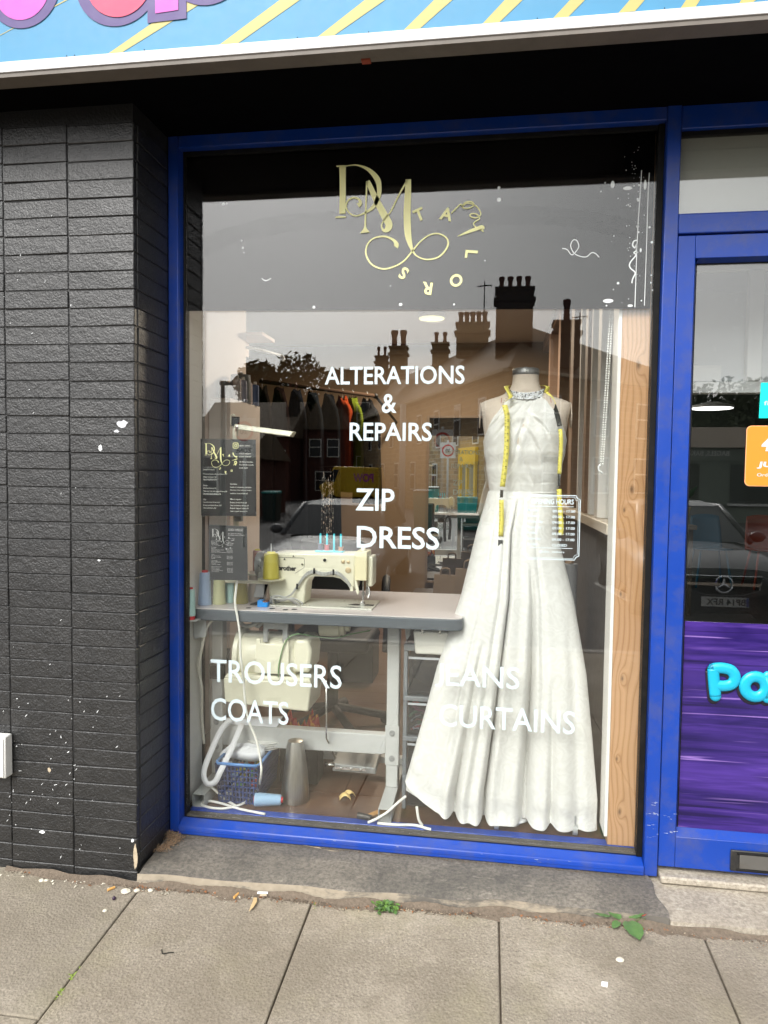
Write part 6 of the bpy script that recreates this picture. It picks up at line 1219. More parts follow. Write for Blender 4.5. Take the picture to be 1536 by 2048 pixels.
R0 = Vector((1.5, -28.6, 7.75)); RA = Vector((1.5-.38*22, -28.6-.925*22, 8.3)); RB = Vector((7.3, -31.5, 6.35)); e_ = EV+.05
rf = MB(); rf.add([V3(Ce, e_), V3(Ae, e_), tuple(RA), tuple(R0)], [(0, 1, 2, 3)]); rf.add([V3(Ce, e_), tuple(R0), tuple(RB), V3(Be, e_)], [(0, 1, 2, 3)]); rf.add([tuple(R0), tuple(RA), V3(I1, e_), V3(I0, e_), tuple(RB)], [(0, 1, 2, 3, 4)]); rf.build('roof', M_SLATE, ter, recalc=False)
def along(C_, d, n, s0, s1, z0, z1, d0, d1, mb=None):
    mb = mb or MB(); q = [C_+d*s+n*e for s, e in ((s0, d0), (s1, d0), (s1, d1), (s0, d1))]; mb.hexa([V3(p, z0) for p in q]+[V3(p, z1) for p in q]); return mb
along(C0, dA, nA, 0, 26, EV-.08, EV+.04, .02, .28).build('gutter', pm('cream_gutter', (.45, .40, .30), .6), ter); along(C0, dB, nB, 0, 9, EV-.08, EV+.04, .02, .28).build('gutter', pm('cream_gutter'  , (.45, .40, .30)), ter)
def window(C_, d, n, s, z0, w, h, par):
    w_ = along(C_, d, n, s-w/2, s+w/2, z0, z0+h, .0, .05).build('window', M_UPVC, par); f = .07
    for za, zb in ((z0+f, z0+h*.52), (z0+h*.52+f, z0+h-f)): along(C_, d, n, s-w/2+f, s+w/2-f, za, zb, .04, .055).build('pane', M_DGL, w_)
for i in range(8): window(C0, dA, nA, 2.6+i*2.9, 3.0, .8, 1.5, ter)
for i in range(5): window(C0, dA, nA, 9+i*3.4, .6, .9, 1.5, ter)
for s in (2.2, 5, 7.6): window(C0, dB, nB, s, 3.0, .9, 1.5, ter); window(C0, dB, nB, s, .7, 1.0, 1.5, ter)
def chimney(x, y_, z0, z1, w, d, pots, ph, par, pr=.11, mt=None):
    mt = mt or M_CHIMN; c_ = MB().box(x-w/2, x+w/2, y_-d/2, y_+d/2, z0, z1).build('chimney', mt, par); MB().box(x-w/2-.1, x+w/2+.1, y_-d/2-.1, y_+d/2+.1, z1-.42, z1-.28).build('corbel', mt, c_); MB().box(x-w/2-.06, x+w/2+.06, y_-d/2-.06, y_+d/2+.06, z1+.001, z1+.14).build('cap', mt, c_)
    for i in range(pots):
        px_ = x+(i-(pots-1)/2)*(w*.86/max(1, pots-.4)); MB().lathe([(pr*1.1, 0), (pr*.85, .1), (pr*.8, ph*.6), (pr*1.15, ph*.85), (pr*1.05, ph), (pr*.4, ph)], (px_, y_, z1+.142), 'Z', 10).build('chimney_pot', M_POT, c_)
chimney(.86, -27, 6.2, 8.75, 1.45, .9, 4, .5, ter); chimney(2.85, -26.2, 5.6, 7.25, .95, .8, 1, .85, ter, .14); chimney(-.95, -33, 7.2, 8.7, 1.55, .8, 5, .55, ter, .13, M_STONE); chimney(-2.9, -38.5, 7.6, 8.8, .9, .6, 2, .6, ter, .12, M_STONE); chimney(-5.75, -42, 7.4, 9.25, 1.05, .8, 2, 1.0, ter, .2, M_STONE)
for x, y_, z_ in ((-.35+.0, -27.4, 8.6), (3.35, -26.2, 7.0)): 
    an = thing('roof_aerial', 'thin television aerial on the terrace chimney' + (' nearest the corner' if x > 0 else ' further left'), 'aerial', (x, y_, z_)); m = MB(); m.tube([(x, y_, z_-1.2), (x, y_, z_+.75)], .025, 5); m.tube([(x-.3, y_, z_+.55), (x+.3, y_, z_+.6)], .02, 5)
    for i in range(5): m.tube([(x-.28+.14*i, y_-.18, z_+.56), (x-.28+.14*i, y_+.18, z_+.56)], .012, 4)
    m.build('aerial_mast', M_GASKET, an)
# yellow shopfront on the terrace
ys_ = thing('yellow_shopfront', 'bright yellow shopfront in the stone terrace opposite', 'shopfront', tuple(C0+dA*3.2)); M_YEL = pm('yellow_paint', (.80, .50, .02), .4, var=.03)
along(C0, dA, nA, 2.2, 4.6, 1.95, 2.85, .03, .2).build('fascia_board', M_YEL, ys_)
for s in (2.25, 3.35, 4.35): along(C0, dA, nA, s, s+.22, -.05, 1.949, .03, .17).build('pilaster', M_YEL, ys_)
along(C0, dA, nA, 2.25, 4.57, -.3, -.051, .03, .19).build('stall_riser', M_YEL, ys_); along(C0, dA, nA, 2.47, 4.35, -.05, 1.948, .03, .06).build('shop_glass', pm('pale_shop_glass', (.34, .37, .36), .15), ys_)
def street_box(nm, lab, cat, x, y_, w, d, h, mt, lid=None):
    t = thing(nm, lab, cat, (x, y_, GR)); MB().hexa([(x-w*.43, y_-d*.43, GR), (x+w*.43, y_-d*.43, GR), (x+w*.43, y_+d*.43, GR), (x-w*.43, y_+d*.43, GR), (x-w/2, y_-d/2, GR+h), (x+w/2, y_-d/2, GR+h), (x+w/2, y_+d/2, GR+h), (x-w/2, y_+d/2, GR+h)]).build('bin_body' if lid else 'cabinet_body', mt, t, bevel=.02)
    if lid: MB().hexa([(x-w*.54, y_-d*.54, GR+h+.002), (x+w*.54, y_-d*.54, GR+h+.002), (x+w*.54, y_+d*.54, GR+h+.002), (x-w*.54, y_+d*.54, GR+h+.002), (x-w*.5, y_-d*.45, GR+h+.1), (x+w*.5, y_-d*.45, GR+h+.1), (x+w*.5, y_+d*.5, GR+h+.06), (x-w*.5, y_+d*.5, GR+h+.06)]).build('lid', lid, t, bevel=.02)
M_TB_ = pm('teal_plastic', (.01, .24, .22), .45); M_DKB = pm('dark_green_plastic', (.012, .035, .03), .5)
street_box('wheelie_bin', 'teal wheelie bin against the stone wall opposite', 'bin', -2.15, -21, .62, .7, 1.25, M_TB_, M_DKB); street_box('street_cabinet', 'pale teal street cabinet below the yellow shopfront', 'cabinet', -.62, -21.4, .9, .4, .9, M_TB_)
street_box('wheelie_bin', 'dark green wheelie bin by the side street, nearer the van', 'bin', -8.3, -24, .6, .7, 1.05, M_DKB, M_TB_); street_box('wheelie_bin', 'dark green wheelie bin by the side street, farther from the van', 'bin', -10.2, -25, .6, .7, 1.05, M_DKB, M_TB_)
def pole_sign(x, y_, z_, num, lab, r_=.24, extra=None):
    t = thing('speed_sign', lab, 'road sign', (x, y_, GR)); T([(x, y_, GR), (x, y_, z_+.4)], .04, 8).build('sign_post', M_STEELG, t, smooth=True)
    MB().box(x-.3, x+.3, y_+.045, y_+.06, z_-(.62 if extra else .3), z_+.32).build('sign_plate', M_UPVC, t); MB().add([(x+r_*cos(a*pi/16), y_+.0615, z_+r_*sin(a*pi/16)) for a in range(32)], [tuple(range(32))]).build('roundel', pm('sign_red', (.62, .02, .03), .5), t, recalc=False)
    MB().add([(x+r_*.76*cos(a*pi/16), y_+.063, z_+r_*.76*sin(a*pi/16)) for a in range(32)], [tuple(range(32))]).build('roundel_face', M_UPVC, t, recalc=False)
    m = MB(); text(m, num, (x, y_+.0645, z_), None, r_*.62, ax=(-1, 0, 0), bold=.03, center=True)
    if extra: text(m, extra, (x, y_+.0625, z_-.46), None, .11, ax=(-1, 0, 0), bold=.03, center=True)
    m.build('lettering', M_GASKET, t, recalc=False)
pole_sign(-1.35, -18, 2.35, '30', 'speed sign with 30 on a post opposite the shop'); pole_sign(-5.85, -14, 2.35, '20', 'ZONE speed sign with 20 on a post at the left of the street', .24, 'ZONE')
lp = thing('street_lamp', 'dark street lamp post with a flat arm at the left of the street', 'street lamp', (-6.4, -14, GR)); T([(-6.4, -14, GR), (-6.4, -14, 3.5)], [.08, .05], 10).build('lamp_post', M_GASKET, lp, smooth=True); MB().hexa([(-6.45, -14.1, 3.46), (-5.9, -14.1, 3.48), (-5.9, -13.9, 3.48), (-6.45, -13.9, 3.46), (-6.45, -14.06, 3.56), (-5.95, -14.06, 3.53), (-5.95, -13.94, 3.53), (-6.45, -13.94, 3.56)]).build('lamp_head', M_GASKET, lp)
gp_ = thing('grey_pole', 'tall grey pole beside the teal bin opposite', 'pole', (-2.75, -20, GR)); T([(-2.75, -20, GR), (-2.75, -20, 3.6)], .1, 10).build('pole_shaft', M_STEELG, gp_, smooth=True)
# houses further left, cafe at the right
def house(nm, lab, x0_, x1_, y0_, y1_, ev, rd, wall, roof, wins, chim=None, gable='x'):
    h = thing(nm, lab, 'house', ((x0_+x1_)/2, y1_, GR)); MB().box(x0_, x1_, y0_, y1_, GR, ev).build('wall', wall, h); ym = (y0_+y1_)/2; xm = (x0_+x1_)/2
    if gable == 'x': MB().add([(x0_-.2, y1_+.3, ev-.05), (x1_+.2, y1_+.3, ev-.05), (x1_+.2, ym, rd), (x0_-.2, ym, rd), (x0_-.2, y0_-.3, ev-.05), (x1_+.2, y0_-.3, ev-.05)], [(0, 1, 2, 3), (3, 2, 5, 4), (0, 3, 4), (1, 5, 2)]).build('roof', roof, h)
    else: MB().add([(x0_-.2, y1_+.2, ev-.05), (xm, y1_+.2, rd), (x1_+.2, y1_+.2, ev-.05), (x0_-.2, y0_-.2, ev-.05), (xm, y0_-.2, rd), (x1_+.2, y0_-.2, ev-.05)], [(0, 1, 4, 3), (1, 2, 5, 4), (0, 2, 1), (3, 4, 5)]).build('roof', roof, h)
    for x, z_, w, hh in wins: window(Vector((x, y1_, 0)), Vector((1, 0, 0)), Vector((0, 1, 0)), 0, z_, w, hh, h)
    if chim: chimney(*chim, h)
    return h
M_REDB = pm('dark_red_brick', (.085, .03, .022), .9, var=.3, vs=10); M_DSTN = pm('dark_stone', (.10, .075, .05), .9, var=.3, vs=3)
house('end_house', 'tall dark stone house closing the side street', -11.2, -7.6, -58, -50, 9.2, 9.9, M_DSTN, M_SLATE, [(-9.4, 5, 1, 1.8), (-9.4, 1, 1, 1.8)], (-8.2, -51, 9, 10.2, .9, .8, 2, .7))
house('brick_house', 'dark red brick house with white windows down the side street', -20, -13.4, -52, -44, 3.9, 6.6, M_REDB, M_SLATE, [(-14.4, 1.7, 1.6, 1.3), (-14.6, -.1, 1.6, 1.1), (-17.5, 1.7, 1.6, 1.3)], (-13.8, -46.5, 4, 7.2, .8, .8, 2, .5))
house('brick_house', 'second dark brick house with a gable facing the street', -13.2, -10.0, -56, -47, 4.6, 7.4, M_REDB, M_SLATE, [(-12.3, 2.6, .9, 1.3), (-11, 2.6, .9, 1.3), (-11.7, .2, 1.2, 1.4)], (-11.2, -48, 5.4, 8.2, .8, .8, 2, .5), gable='y')
house('brick_house', 'low dark brick house at the far left of the street', -17, -9.5, -30, -24, 2.0, 3.3, M_REDB, M_SLATE, [(-11.2, .5, 1.5, 1.1), (-14, .5, 1.5, 1.1)], None)
cf = house('bagel_cafe', 'grey green boarded cafe with white BAGELS lettering across the street', 7.6, 15, -34, -29, 2.72, 3.7, pm('grey_green_boards', (.15, .18, .15), .7), M_SLATE, [], None, 'x')
MB().box(7.62, 14.9, -29.0, -28.93, 2.12, 2.7).build('fascia_board', pm('grey_green_fascia', (.16, .19, .16), .6), cf); MB().box(9.95, 12.6, -29, -28.92, .35, 1.98).build('window', M_DGL, cf); MB().box(10.6, 10.7, -28.919, -28.9, .35, 2.1).build('mullion', M_GASKET, cf); MB().box(9.85, 12.7, -28.999, -28.86, .25, .349).build('sill', M_UPVC, cf); MB().box(8.0, 8.7, -29, -28.92, GR, 2.0).build('door', M_GASKET, cf)
m = MB(); text(m, 'BAGELS, BAKES', (9.85, -28.92, 2.3), 1.75, .24, ax=(-1, 0, 0), bold=.02); m.build('lettering', M_UPVC, cf, recalc=False)
# trees
def tree(x, y_, h, w, lab, seed, cols=((.035, .055, .02), (.06, .085, .03)), n=2600, ls=1.):
    t = thing('leafy_tree', lab, 'tree', (x, y_, GR), group='trees behind the houses'); r = random.Random(seed); m = MB(); m.tube([(x, y_, GR), (x+.1, y_, GR+h*.35), (x, y_+.1, GR+h*.75)], [.25, .18, .06], 8)
    cl_ = []
    for i in range(9):
        a = r.random()*6.28; rr_ = w*.33*r.random()**.5; c = Vector((x+cos(a)*rr_, y_+sin(a)*rr_, GR+h*r.uniform(.5, .88))); cl_.append((c, w*r.uniform(.15, .27))); m.tube([(x, y_, GR+h*.4), tuple(c)], [.09, .02], 5)
    m.build('trunk', pm('bark', (.05, .04, .03), .9), t); m = MB(); m2 = MB()
    for i in range(n):
        c, q = r.choice(cl_); d = Vector((r.gauss(0, 1), r.gauss(0, 1), r.gauss(0, .8))).normalized()*q*r.random()**.4*1.25; p = c+d; s_ = r.uniform(.12, .26)*ls; u = Vector((r.gauss(0, 1), r.gauss(0, 1), r.gauss(0, 1))).normalized(); v = u.orthogonal().normalized()
        (m if r.random() < .55 else m2).add([p-u*s_, p+v*s_*.5, p+u*s_, p-v*s_*.5], [(0, 1, 2, 3)])
    m.build('crown', pm('leaf_dark', cols[0], .7), t, recalc=False); m2.build('crown', pm('leaf_mid', cols[1], .7), t, recalc=False)
for i, (x, y_, h, w) in enumerate(((-18.5, -58, 11.2, 8), (-13.6, -60, 11.2, 7), (-22.5, -52, 5.2, 8), (10.6, -36, 6.7, 4.4), (13.8, -37, 6.8, 5.5))):
    tree(x, y_, h, w, ['tall leafy tree behind the brick houses', 'tree with a round crown behind the brick gable', 'wide tree at the far left of the street', 'leafy tree rising behind the cafe roof', 'larger tree behind the far end of the cafe'][i], 30+i, n=9000 if i < 2 else 5200, ls=1.5 if i < 3 else .8)
# road marks
for i, (x, y_) in enumerate(((-1.7, -11.3), (-5.2, -13.6), (1.9, -9.0))):
    tag(MB().add([(x-.12, y_-.9, GR+.004), (x+.10, y_-.9, GR+.004), (x+.32, y_+.9, GR+.004), (x+.10, y_+.9, GR+.004)], [(0, 1, 2, 3)]).build('road_marking', pm('road_white', (.62, .62, .58), .7), None, recalc=False), kind='structure')
# cars
def car(nm, lab, x, yn, L, wd, prof_, glassy, col, plate, grp, ptxt):
    """prof_: stations along the car (distance from nose, half width, bottom, top of the lower body); glassy: cabin stations (distance, half width low, half width roof, low z, roof z)"""
    t = thing(nm, lab, 'car', (x, yn-L/2, GR), group=grp); mt = N('car_paint_'+nm); mt.set(col=col, rough=.4, metal=0, coat=.55 if max(col) < .02 else .35, crough=.05); mt = mt.m
    m = MB(); n = 20
    def sec(i, j):
        d, hw, zb, zt = prof_[j]; a = 2*pi*i/n; c, s_ = cos(a), sin(a); e = .55
        return (x+hw*abs(c)**e*(1 if c > 0 else -1), yn-d, GR+(zb+zt)/2+(zt-zb)/2*abs(s_)**e*(1 if s_ > 0 else -1))
    m.grid(sec, n, len(prof_)-1, True); m.f.append(tuple(range(n))); m.f.append(tuple((len(prof_)-1)*n+k for k in range(n))); m.build('body', mt, t, smooth=40)
    g = MB(); R = []
    for d, wl_, wr_, zl, zr in glassy: R.append([(x-wl_, yn-d, GR+zl), (x-wr_, yn-d, GR+zr), (x+wr_, yn-d, GR+zr), (x+wl_, yn-d, GR+zl)])
    (d0, w0, _, z0_, _2), (d1, wl1, wr1, zl1, zr1), (d2, wl2, wr2, zl2, zr2), (d3, w3, _3, z3, _4) = glassy
    g.add([(x-w0, yn-d0, GR+z0_), (x+w0, yn-d0, GR+z0_), (x+wr1, yn-d1, GR+zr1), (x-wr1, yn-d1, GR+zr1)], [(0, 1, 2, 3)]); g.build('windscreen', pm('car_glass', (.015, .018, .02), .03), t)
    cb_ = MB(); cb_.add([(x-wr1, yn-d1, GR+zr1), (x+wr1, yn-d1, GR+zr1), (x+wr2, yn-d2, GR+zr2), (x-wr2, yn-d2, GR+zr2), (x-wr1*.8, yn-(d1+d2)/2, GR+max(zr1, zr2)+.06), (x+wr1*.8, yn-(d1+d2)/2, GR+max(zr1, zr2)+.06)], [(0, 1, 5, 4), (4, 5, 2, 3), (0, 4, 3), (1, 2, 5)]); cb_.build('roof', mt, t)
    for s_ in (-1, 1):
        MB().add([(x+s_*w0, yn-d0, GR+z0_), (x+s_*wr1, yn-d1, GR+zr1), (x+s_*wr2, yn-d2, GR+zr2), (x+s_*w3, yn-d3, GR+z3)], [(0, 1, 2, 3)]).build('side_window', pm('car_glass', (.015, .018, .02)), t)
        T([(x+s_*w0, yn-d0, GR+z0_), (x+s_*wr1, yn-d1, GR+zr1), (x+s_*wr2, yn-d2, GR+zr2), (x+s_*w3, yn-d3, GR+z3)], .035, 8).build('pillar', mt, t, smooth=True)
        MB().ball((x+s_*(w0+.17), yn-d0-.25, GR+z0_+.06), (.11, .06, .075), 12, 8).build('wing_mirror', mt, t, smooth=True)
        for dy in (L*.19, L*.80):
            wl = MB().lathe([(.2, -.11), (.32, -.10), (.33, 0), (.32, .10), (.2, .11)], (x+s_*(wd-.13), yn-dy, GR+.33), 'X', 24).build('wheel', pm('tyre_black', (.012, .012, .012), .8), t, smooth=45); MB().lathe([(.2, -.012), (.19, .012)], (x+s_*(wd-.02), yn-dy, GR+.33), 'X', 20).build('rim', M_METAL, wl)
    MB().add([(x-w3, yn-d3, GR+z3), (x+w3, yn-d3, GR+z3), (x+wr2, yn-d2, GR+zr2), (x-wr2, yn-d2, GR+zr2)], [(0, 1, 2, 3)]).build('rear_window', pm('car_glass', (.015, .018, .02)), t)
    px_, pz_ = plate; yp = yn+.03
    p_ = MB().box(px_-.26, px_+.26, yp, yp+.012, pz_, pz_+.112).build('number_plate', pm('plate_white', (.72, .72, .68), .4), t)
    m = MB(); text(m, ptxt, (px_+.225, yp+.0135, pz_+.018), .43, .077, ax=(-1, 0, 0), bold=.02); m.build('lettering', M_GASKET, p_, recalc=False); MB().box(px_+.232, px_+.258, yp+.0121, yp+.0132, pz_+.004, pz_+.108).build('blue_band', M_BLUE, p_)
    return t, mt
sx, sy_ = 2.72, -6.25
mz, mt_ = car('parked_car', 'black parked car with a star emblem on its grille, facing the shop', sx, sy_, 4.3, .89, [(0, .55, .28, .62), (.05, .72, .2, .74), (.25, .84, .18, .82), (.8, .89, .18, .90), (1.3, .89, .18, .96), (2.2, .9, .18, .98), (3.4, .89, .18, 1.0), (4.1, .85, .2, .98), (4.3, .72, .3, .9)], [(1.25, .72, 0, .95, 0), (2.05, 0, .56, 0, 1.40), (3.3, 0, .52, 0, 1.40), (4.0, .66, 0, 1.0, 0)], (.011, .011, .012), (sx+.02, GR+.30), 'parked cars', 'BP14 RFX')
gr_ = MB().prism([(sx-.42, GR+.66), (sx+.42, GR+.66), (sx+.40, GR+.50), (sx+.2, GR+.435), (sx-.2, GR+.435), (sx-.40, GR+.50)], sy_+.0, sy_+.025).build('grille', M_GASKET, mz)
m = MB(); m.tube([(sx-.42, sy_+.03, GR+.66), (sx+.42, sy_+.03, GR+.66), (sx+.40, sy_+.03, GR+.50), (sx+.2, sy_+.03, GR+.435), (sx-.2, sy_+.03, GR+.435), (sx-.40, sy_+.03, GR+.50)], .007, 6, True); m.hexa([(sx-.40, sy_+.026, GR+.545), (sx+.40, sy_+.026, GR+.545), (sx+.40, sy_+.04, GR+.545), (sx-.40, sy_+.04, GR+.545), (sx-.41, sy_+.026, GR+.58), (sx+.41, sy_+.026, GR+.58), (sx+.41, sy_+.04, GR+.58), (sx-.41, sy_+.04, GR+.58)])
m.tube([(sx+.095*cos(a*pi/16), sy_+.05, GR+.562+.095*sin(a*pi/16)) for a in range(32)], .011, 8, True)
for a in (90, 210, 330):
    a = radians(a); m.add([(sx, sy_+.066, GR+.562), (sx+.022*cos(a+1.05), sy_+.052, GR+.562+.022*sin(a+1.05)), (sx+.088*cos(a), sy_+.054, GR+.562+.088*sin(a)), (sx+.022*cos(a-1.05), sy_+.052, GR+.562+.022*sin(a-1.05))], [(0, 1, 2), (0, 2, 3)])
m.build('badge', pm('car_chrome', (.85, .86, .87), .08, 1, var=.02), gr_, smooth=40)
for s_ in (-1, 1): MB().hexa([(sx+s_*.50, sy_-.02, GR+.50), (sx+s_*.70, sy_-.10, GR+.52), (sx+s_*.70, sy_-.25, GR+.52), (sx+s_*.50, sy_-.15, GR+.50), (sx+s_*.54, sy_-.04, GR+.64), (sx+s_*.80, sy_-.22, GR+.72), (sx+s_*.80, sy_-.35, GR+.72), (sx+s_*.54, sy_-.2, GR+.64)]).build('headlight', pm('lamp_clear', (.62, .64, .66), .08), mz, bevel=.02)
vx, vy = -2.28, -6.6
suv, _m2 = car('parked_car', 'dark grey parked car with a black front, facing the shop from the left', vx, vy, 4.4, .9, [(0, .62, .26, .62), (.06, .8, .22, .74), (.3, .88, .2, .80), (1.0, .9, .2, .87), (1.5, .9, .2, .90), (3.4, .9, .2, .93), (4.2, .88, .22, .91), (4.4, .8, .3, .82)], [(1.2, .78, 0, .885, 0), (1.85, 0, .62, 0, 1.31), (3.6, 0, .6, 0, 1.32), (4.2, .72, 0, .92, 0)], (.10, .105, .11), (vx+.08, GR+.44), 'parked cars', 'OV72 MHH')
MB().prism([(vx-.7, GR+.60), (vx+.7, GR+.60), (vx+.66, GR+.26), (vx-.66, GR+.26)], vy+.0, vy+.028).build('grille', M_GASKET, suv)
for s_ in (-1, 1): MB().hexa([(vx+s_*.5, vy-.02, GR+.58), (vx+s_*.80, vy-.14, GR+.59), (vx+s_*.8, vy-.3, GR+.59), (vx+s_*.5, vy-.15, GR+.58), (vx+s_*.52, vy-.04, GR+.70), (vx+s_*.86, vy-.2, GR+.73), (vx+s_*.86, vy-.35, GR+.73), (vx+s_*.52, vy-.2, GR+.70)]).build('headlight', pm('lamp_clear', (.62, .64, .66)), suv, bevel=.02)
# yellow van
yv = thing('yellow_van', 'yellow delivery van with pink lettering down the side street', 'van', (-8, -38, GR)); x0_, x1_ = -9.6, -6.2
MB().prism([(x0_, .05), (x1_, .05), (x1_+.05, 1.0), (x1_-.1, 1.8), (x0_+.65, 1.85), (x0_+.25, 1.0), (x0_-.25, .7)], -39.6, -38, 'XZ').build('van_body', M_YEL, yv, bevel=.08)
MB().prism([(x0_+.1, .95), (x0_+.7, .95), (x0_+.95, 1.65), (x0_+.62, 1.65)], -37.999, -37.97, 'XZ').build('window', M_DGL, yv)
m = MB(); text(m, 'POW', (-6.6, -37.98, .95), 1.2, .5, ax=(-1, 0, 0), bold=.04); m.build('lettering', M_SIGNPINK, yv, recalc=False)
for x in (x0_+.5, x1_-.7): MB().lathe([(.32, -.1), (.34, 0), (.32, .1)], (x, -38.05, GR+.34), 'Y', 20).build('wheel', pm('tyre_black', (.012, .012, .012)), yv)

# ---------------------------------------------------------------- weeds and litter on the pavement
M_LEAF = N('weed_leaf'); M_LEAF.set(col=M_LEAF.mix(M_LEAF.noise(60, 3), (.045, .115, .028), (.10, .20, .05)), rough=.55, sheen=.1); M_LEAF.bump(M_LEAF.noise(150, 3), .5, .002); M_LEAF = M_LEAF.m
def leaf_mb(m, c, ang, L, w, tilt, curl=.2, n=8):
    c = Vector(c); d = Vector((cos(ang)*cos(tilt), sin(ang)*cos(tilt), sin(tilt))); s_ = Vector((-sin(ang), cos(ang), 0)); up = d.cross(s_)*-1 if d.cross(s_).z < 0 else d.cross(s_); vs = []
    for i in range(n+1):
        t = i/n; ww = w*(sin(pi*min(1, t*.92+.08)))**.7*(1-.1*(i % 2)); cc_ = c+d*L*t+up*(-curl*L*t*t)
        vs += [tuple(cc_-s_*ww+up*(.12*w)), tuple(cc_-s_*ww*.5+up*.05*w*(1+(i % 2))), tuple(cc_), tuple(cc_+s_*ww*.5+up*.05*w*(1+(i % 2))), tuple(cc_+s_*ww+up*(.12*w))]
    m.add(vs, [(5*i+j, 5*i+j+1, 5*i+j+6, 5*i+j+5) for i in range(n) for j in range(4)])
w2 = thing('broadleaf_weed', 'green weed with broad veined leaves at the right of the step', 'weed', (.45, -.215, GZ(-.215)))
for dx, dy, a, L, w, ti in ((-.002, -.008, -1.35, .078, .030, .25), (-.05, .012, 2.9, .06, .027, .35), (-.025, .0, 2.3, .05, .020, .5), (.005, .012, .5, .055, .023, .55), (-.03, -.012, -2.2, .038, .013, .2)):
    m = MB(); leaf_mb(m, (.45+dx, -.21+dy, GZ(-.21)+.012), a, L, w, ti, .35); m.build('leaf', M_LEAF, w2, smooth=True, recalc=False)
m = MB(); r = random.Random(9)
for i in range(46): a = r.uniform(-.6, 2.2); leaf_mb(m, (.468+r.uniform(-.012, .02), -.205+r.uniform(-.012, .01), GZ(-.2)+.002), a, r.uniform(.018, .042), .0014, r.uniform(.2, 1.2), .3, 3)
m.build('grass_blade', pm('grass_green', (.10, .20, .035), .6, var=.3), w2, recalc=False, stuff=True)
m = MB(); leaf_mb(m, (.485, -.195, GZ(-.2)+.02), .3, .026, .009, .3, .1); m.build('red_leaf', pm('red_leaf', (.42, .09, .05), .6), w2, recalc=False)
w1 = thing('small_weed', 'clump of small green weeds in the dirt in front of the step', 'weed', (-.3, -.255, GZ(-.255))); 
for k_, mt in ((0, M_LEAF), (1, pm('grass_green', (.10, .20, .035)))):
    m = MB()
    for i in range(70): leaf_mb(m, (-.30+r.gauss(0, .016), -.258+r.gauss(0, .010), GZ(-.258)+r.uniform(.002, .022)), r.random()*6.28, r.uniform(.007, .017), r.uniform(.003, .007), r.uniform(-.1, .9), .3, 4)
    m.build('leaf_clump', mt, w1, recalc=False, stuff=True)
for i, (x, y_, s_) in enumerate(((-1.115, -.72, .012), (-1.113, -.66, .008), (-.52, -.262, .009))):
    w3 = thing('tiny_weed', ['tiny moss tuft in the left paving joint', 'smaller moss tuft higher in the left paving joint', 'tiny weed beside the second joint by the step'][i], 'weed', (x, y_, GZ(y_))); m = MB()
    for j in range(26): leaf_mb(m, (x+r.gauss(0, s_*.4), y_+r.gauss(0, s_), GZ(y_)-.002), r.random()*6.28, r.uniform(.005, .012), .0025, r.uniform(.1, 1), .3, 3)
    m.build('leaf_clump', pm('moss_green', (.20, .28, .04), .7), w3, recalc=False, stuff=True)
def litter(nm, lab, cat, mb, mat): o = mb.build(nm, mat, None); tag(o, lab, cat); return o
M_TANL = pm('tan_leaf', (.52, .38, .20), .6, var=.12, vs=60); M_BUTT = pm('cigarette_tan', (.60, .33, .10), .7)
q = MB(); x, y_ = -.717, -.305; q.add([(x+a, y_+b, GZ(y_)+.004+c) for a, b, c in ((-.012, .038, 0), (.002, .03, .006), (.010, .008, .008), (.008, -.018, .006), (-.002, -.036, 0), (-.004, -.012, .003), (-.006, .012, .004))], [(0, 1, 6), (1, 2, 6), (2, 5, 6), (2, 3, 5), (3, 4, 5)]); litter('fallen_leaf', 'curved tan leaf lying on the pavement near the step', 'leaf', q, M_TANL)
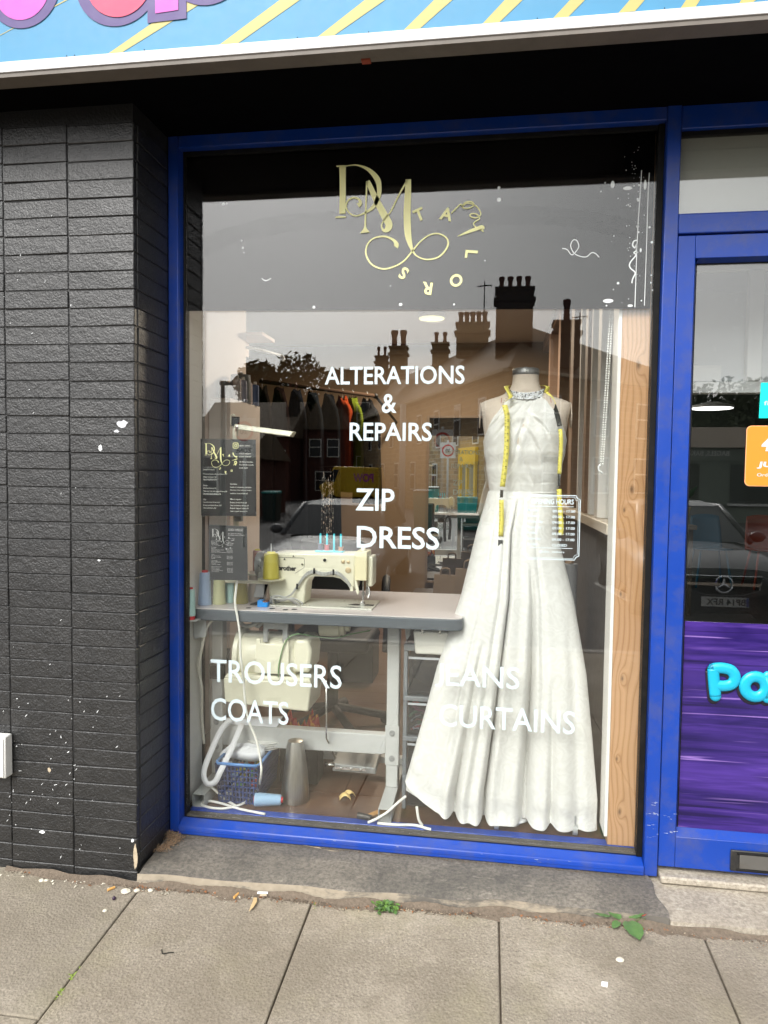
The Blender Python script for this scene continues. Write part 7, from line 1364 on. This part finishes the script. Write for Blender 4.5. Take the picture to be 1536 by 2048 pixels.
for x, y_, a, l_, mt, lab in ((-.785, -.268, 1.3, .032, M_BUTT, 'tan cigarette end standing out by the tan leaf'), (-.705, -.246, .1, .034, M_SPLAT, 'white cigarette end by the step'), (-1.205, -.30, .9, .024, M_BUTT, 'orange cigarette end below the black pillar'), (-.70, -.256, .2, .022, M_CREAM, 'short pale cigarette end by the step')):
    litter('cigarette_end', lab, 'litter', MB().tube([(x-cos(a)*l_/2, y_-sin(a)*l_/2, GZ(y_)+.005), (x+cos(a)*l_/2, y_+sin(a)*l_/2, GZ(y_)+.0055)], .0042, 8), mt)
for x, y_, s_, lab in ((.397, -.374, .012, 'round white stone on the paving at the right'), (-1.152, -.305, .016, 'larger pale rubble lump below the pillar corner'), (-1.118, -.293, .011, 'smaller pale rubble lump below the pillar corner'), (-1.075, -.285, .010, 'pale rubble lump at the end of the step'), (-1.46, -.292, .010, 'white pebble at the foot of the pillar'), (-1.445, -.288, .008, 'smaller white pebble at the foot of the pillar'), (-1.17, -.40, .008, 'yellowish pebble on the left slab')):
    r = random.Random(int(x*1000)); m = MB().ball((0, 0, 0), 1, 9, 6); m.v = [(x+a*s_*r.uniform(.8, 1.15), y_+b*s_*r.uniform(.6, 1), GZ(y_)+s_*.3+c*s_*.5*r.uniform(.7, 1.1)) for a, b, c in m.v]; litter('pebble', lab, 'stone', m, pm('pale_stone', (.62, .58, .48), .8, var=.15, vs=50))
litter('paper_scrap', 'square white paper scrap on the paving', 'litter', MB().hexa([(.329, -.48, GZ(-.48)+.001), (.345, -.483, GZ(-.483)+.001), (.349, -.466, GZ(-.466)+.001), (.333, -.463, GZ(-.463)+.001), (.329, -.48, GZ(-.48)+.0016), (.345, -.483, GZ(-.483)+.003), (.349, -.466, GZ(-.466)+.004), (.333, -.463, GZ(-.463)+.002)]), M_SPLAT)
litter('berry', 'dark purple berry on the left slab', 'berry', MB().ball((-1.17, -.345, GZ(-.345)+.006), .006, 10, 6), pm('purple_berry', (.03, .012, .04), .4))
litter('twig', 'thin dark twig lying on the second slab', 'twig', MB().tube(spline([(-.915, -.535, GZ(-.535)+.004), (-.905, -.55, GZ(-.55)+.004), (-.89, -.545, GZ(-.545)+.005), (-.875, -.54, GZ(-.54)+.004)], 4), .0014, 5), M_GASKET)
litter('white_fleck', 'white bird dropping on the left slab', 'stain', MB().prism(blob(-1.24, -.42, .016, .009, 4), 0, 1, 'XY'), M_SPLAT) if False else None
for o in bpy.data.objects:
    if 'org' in o: del o['org']
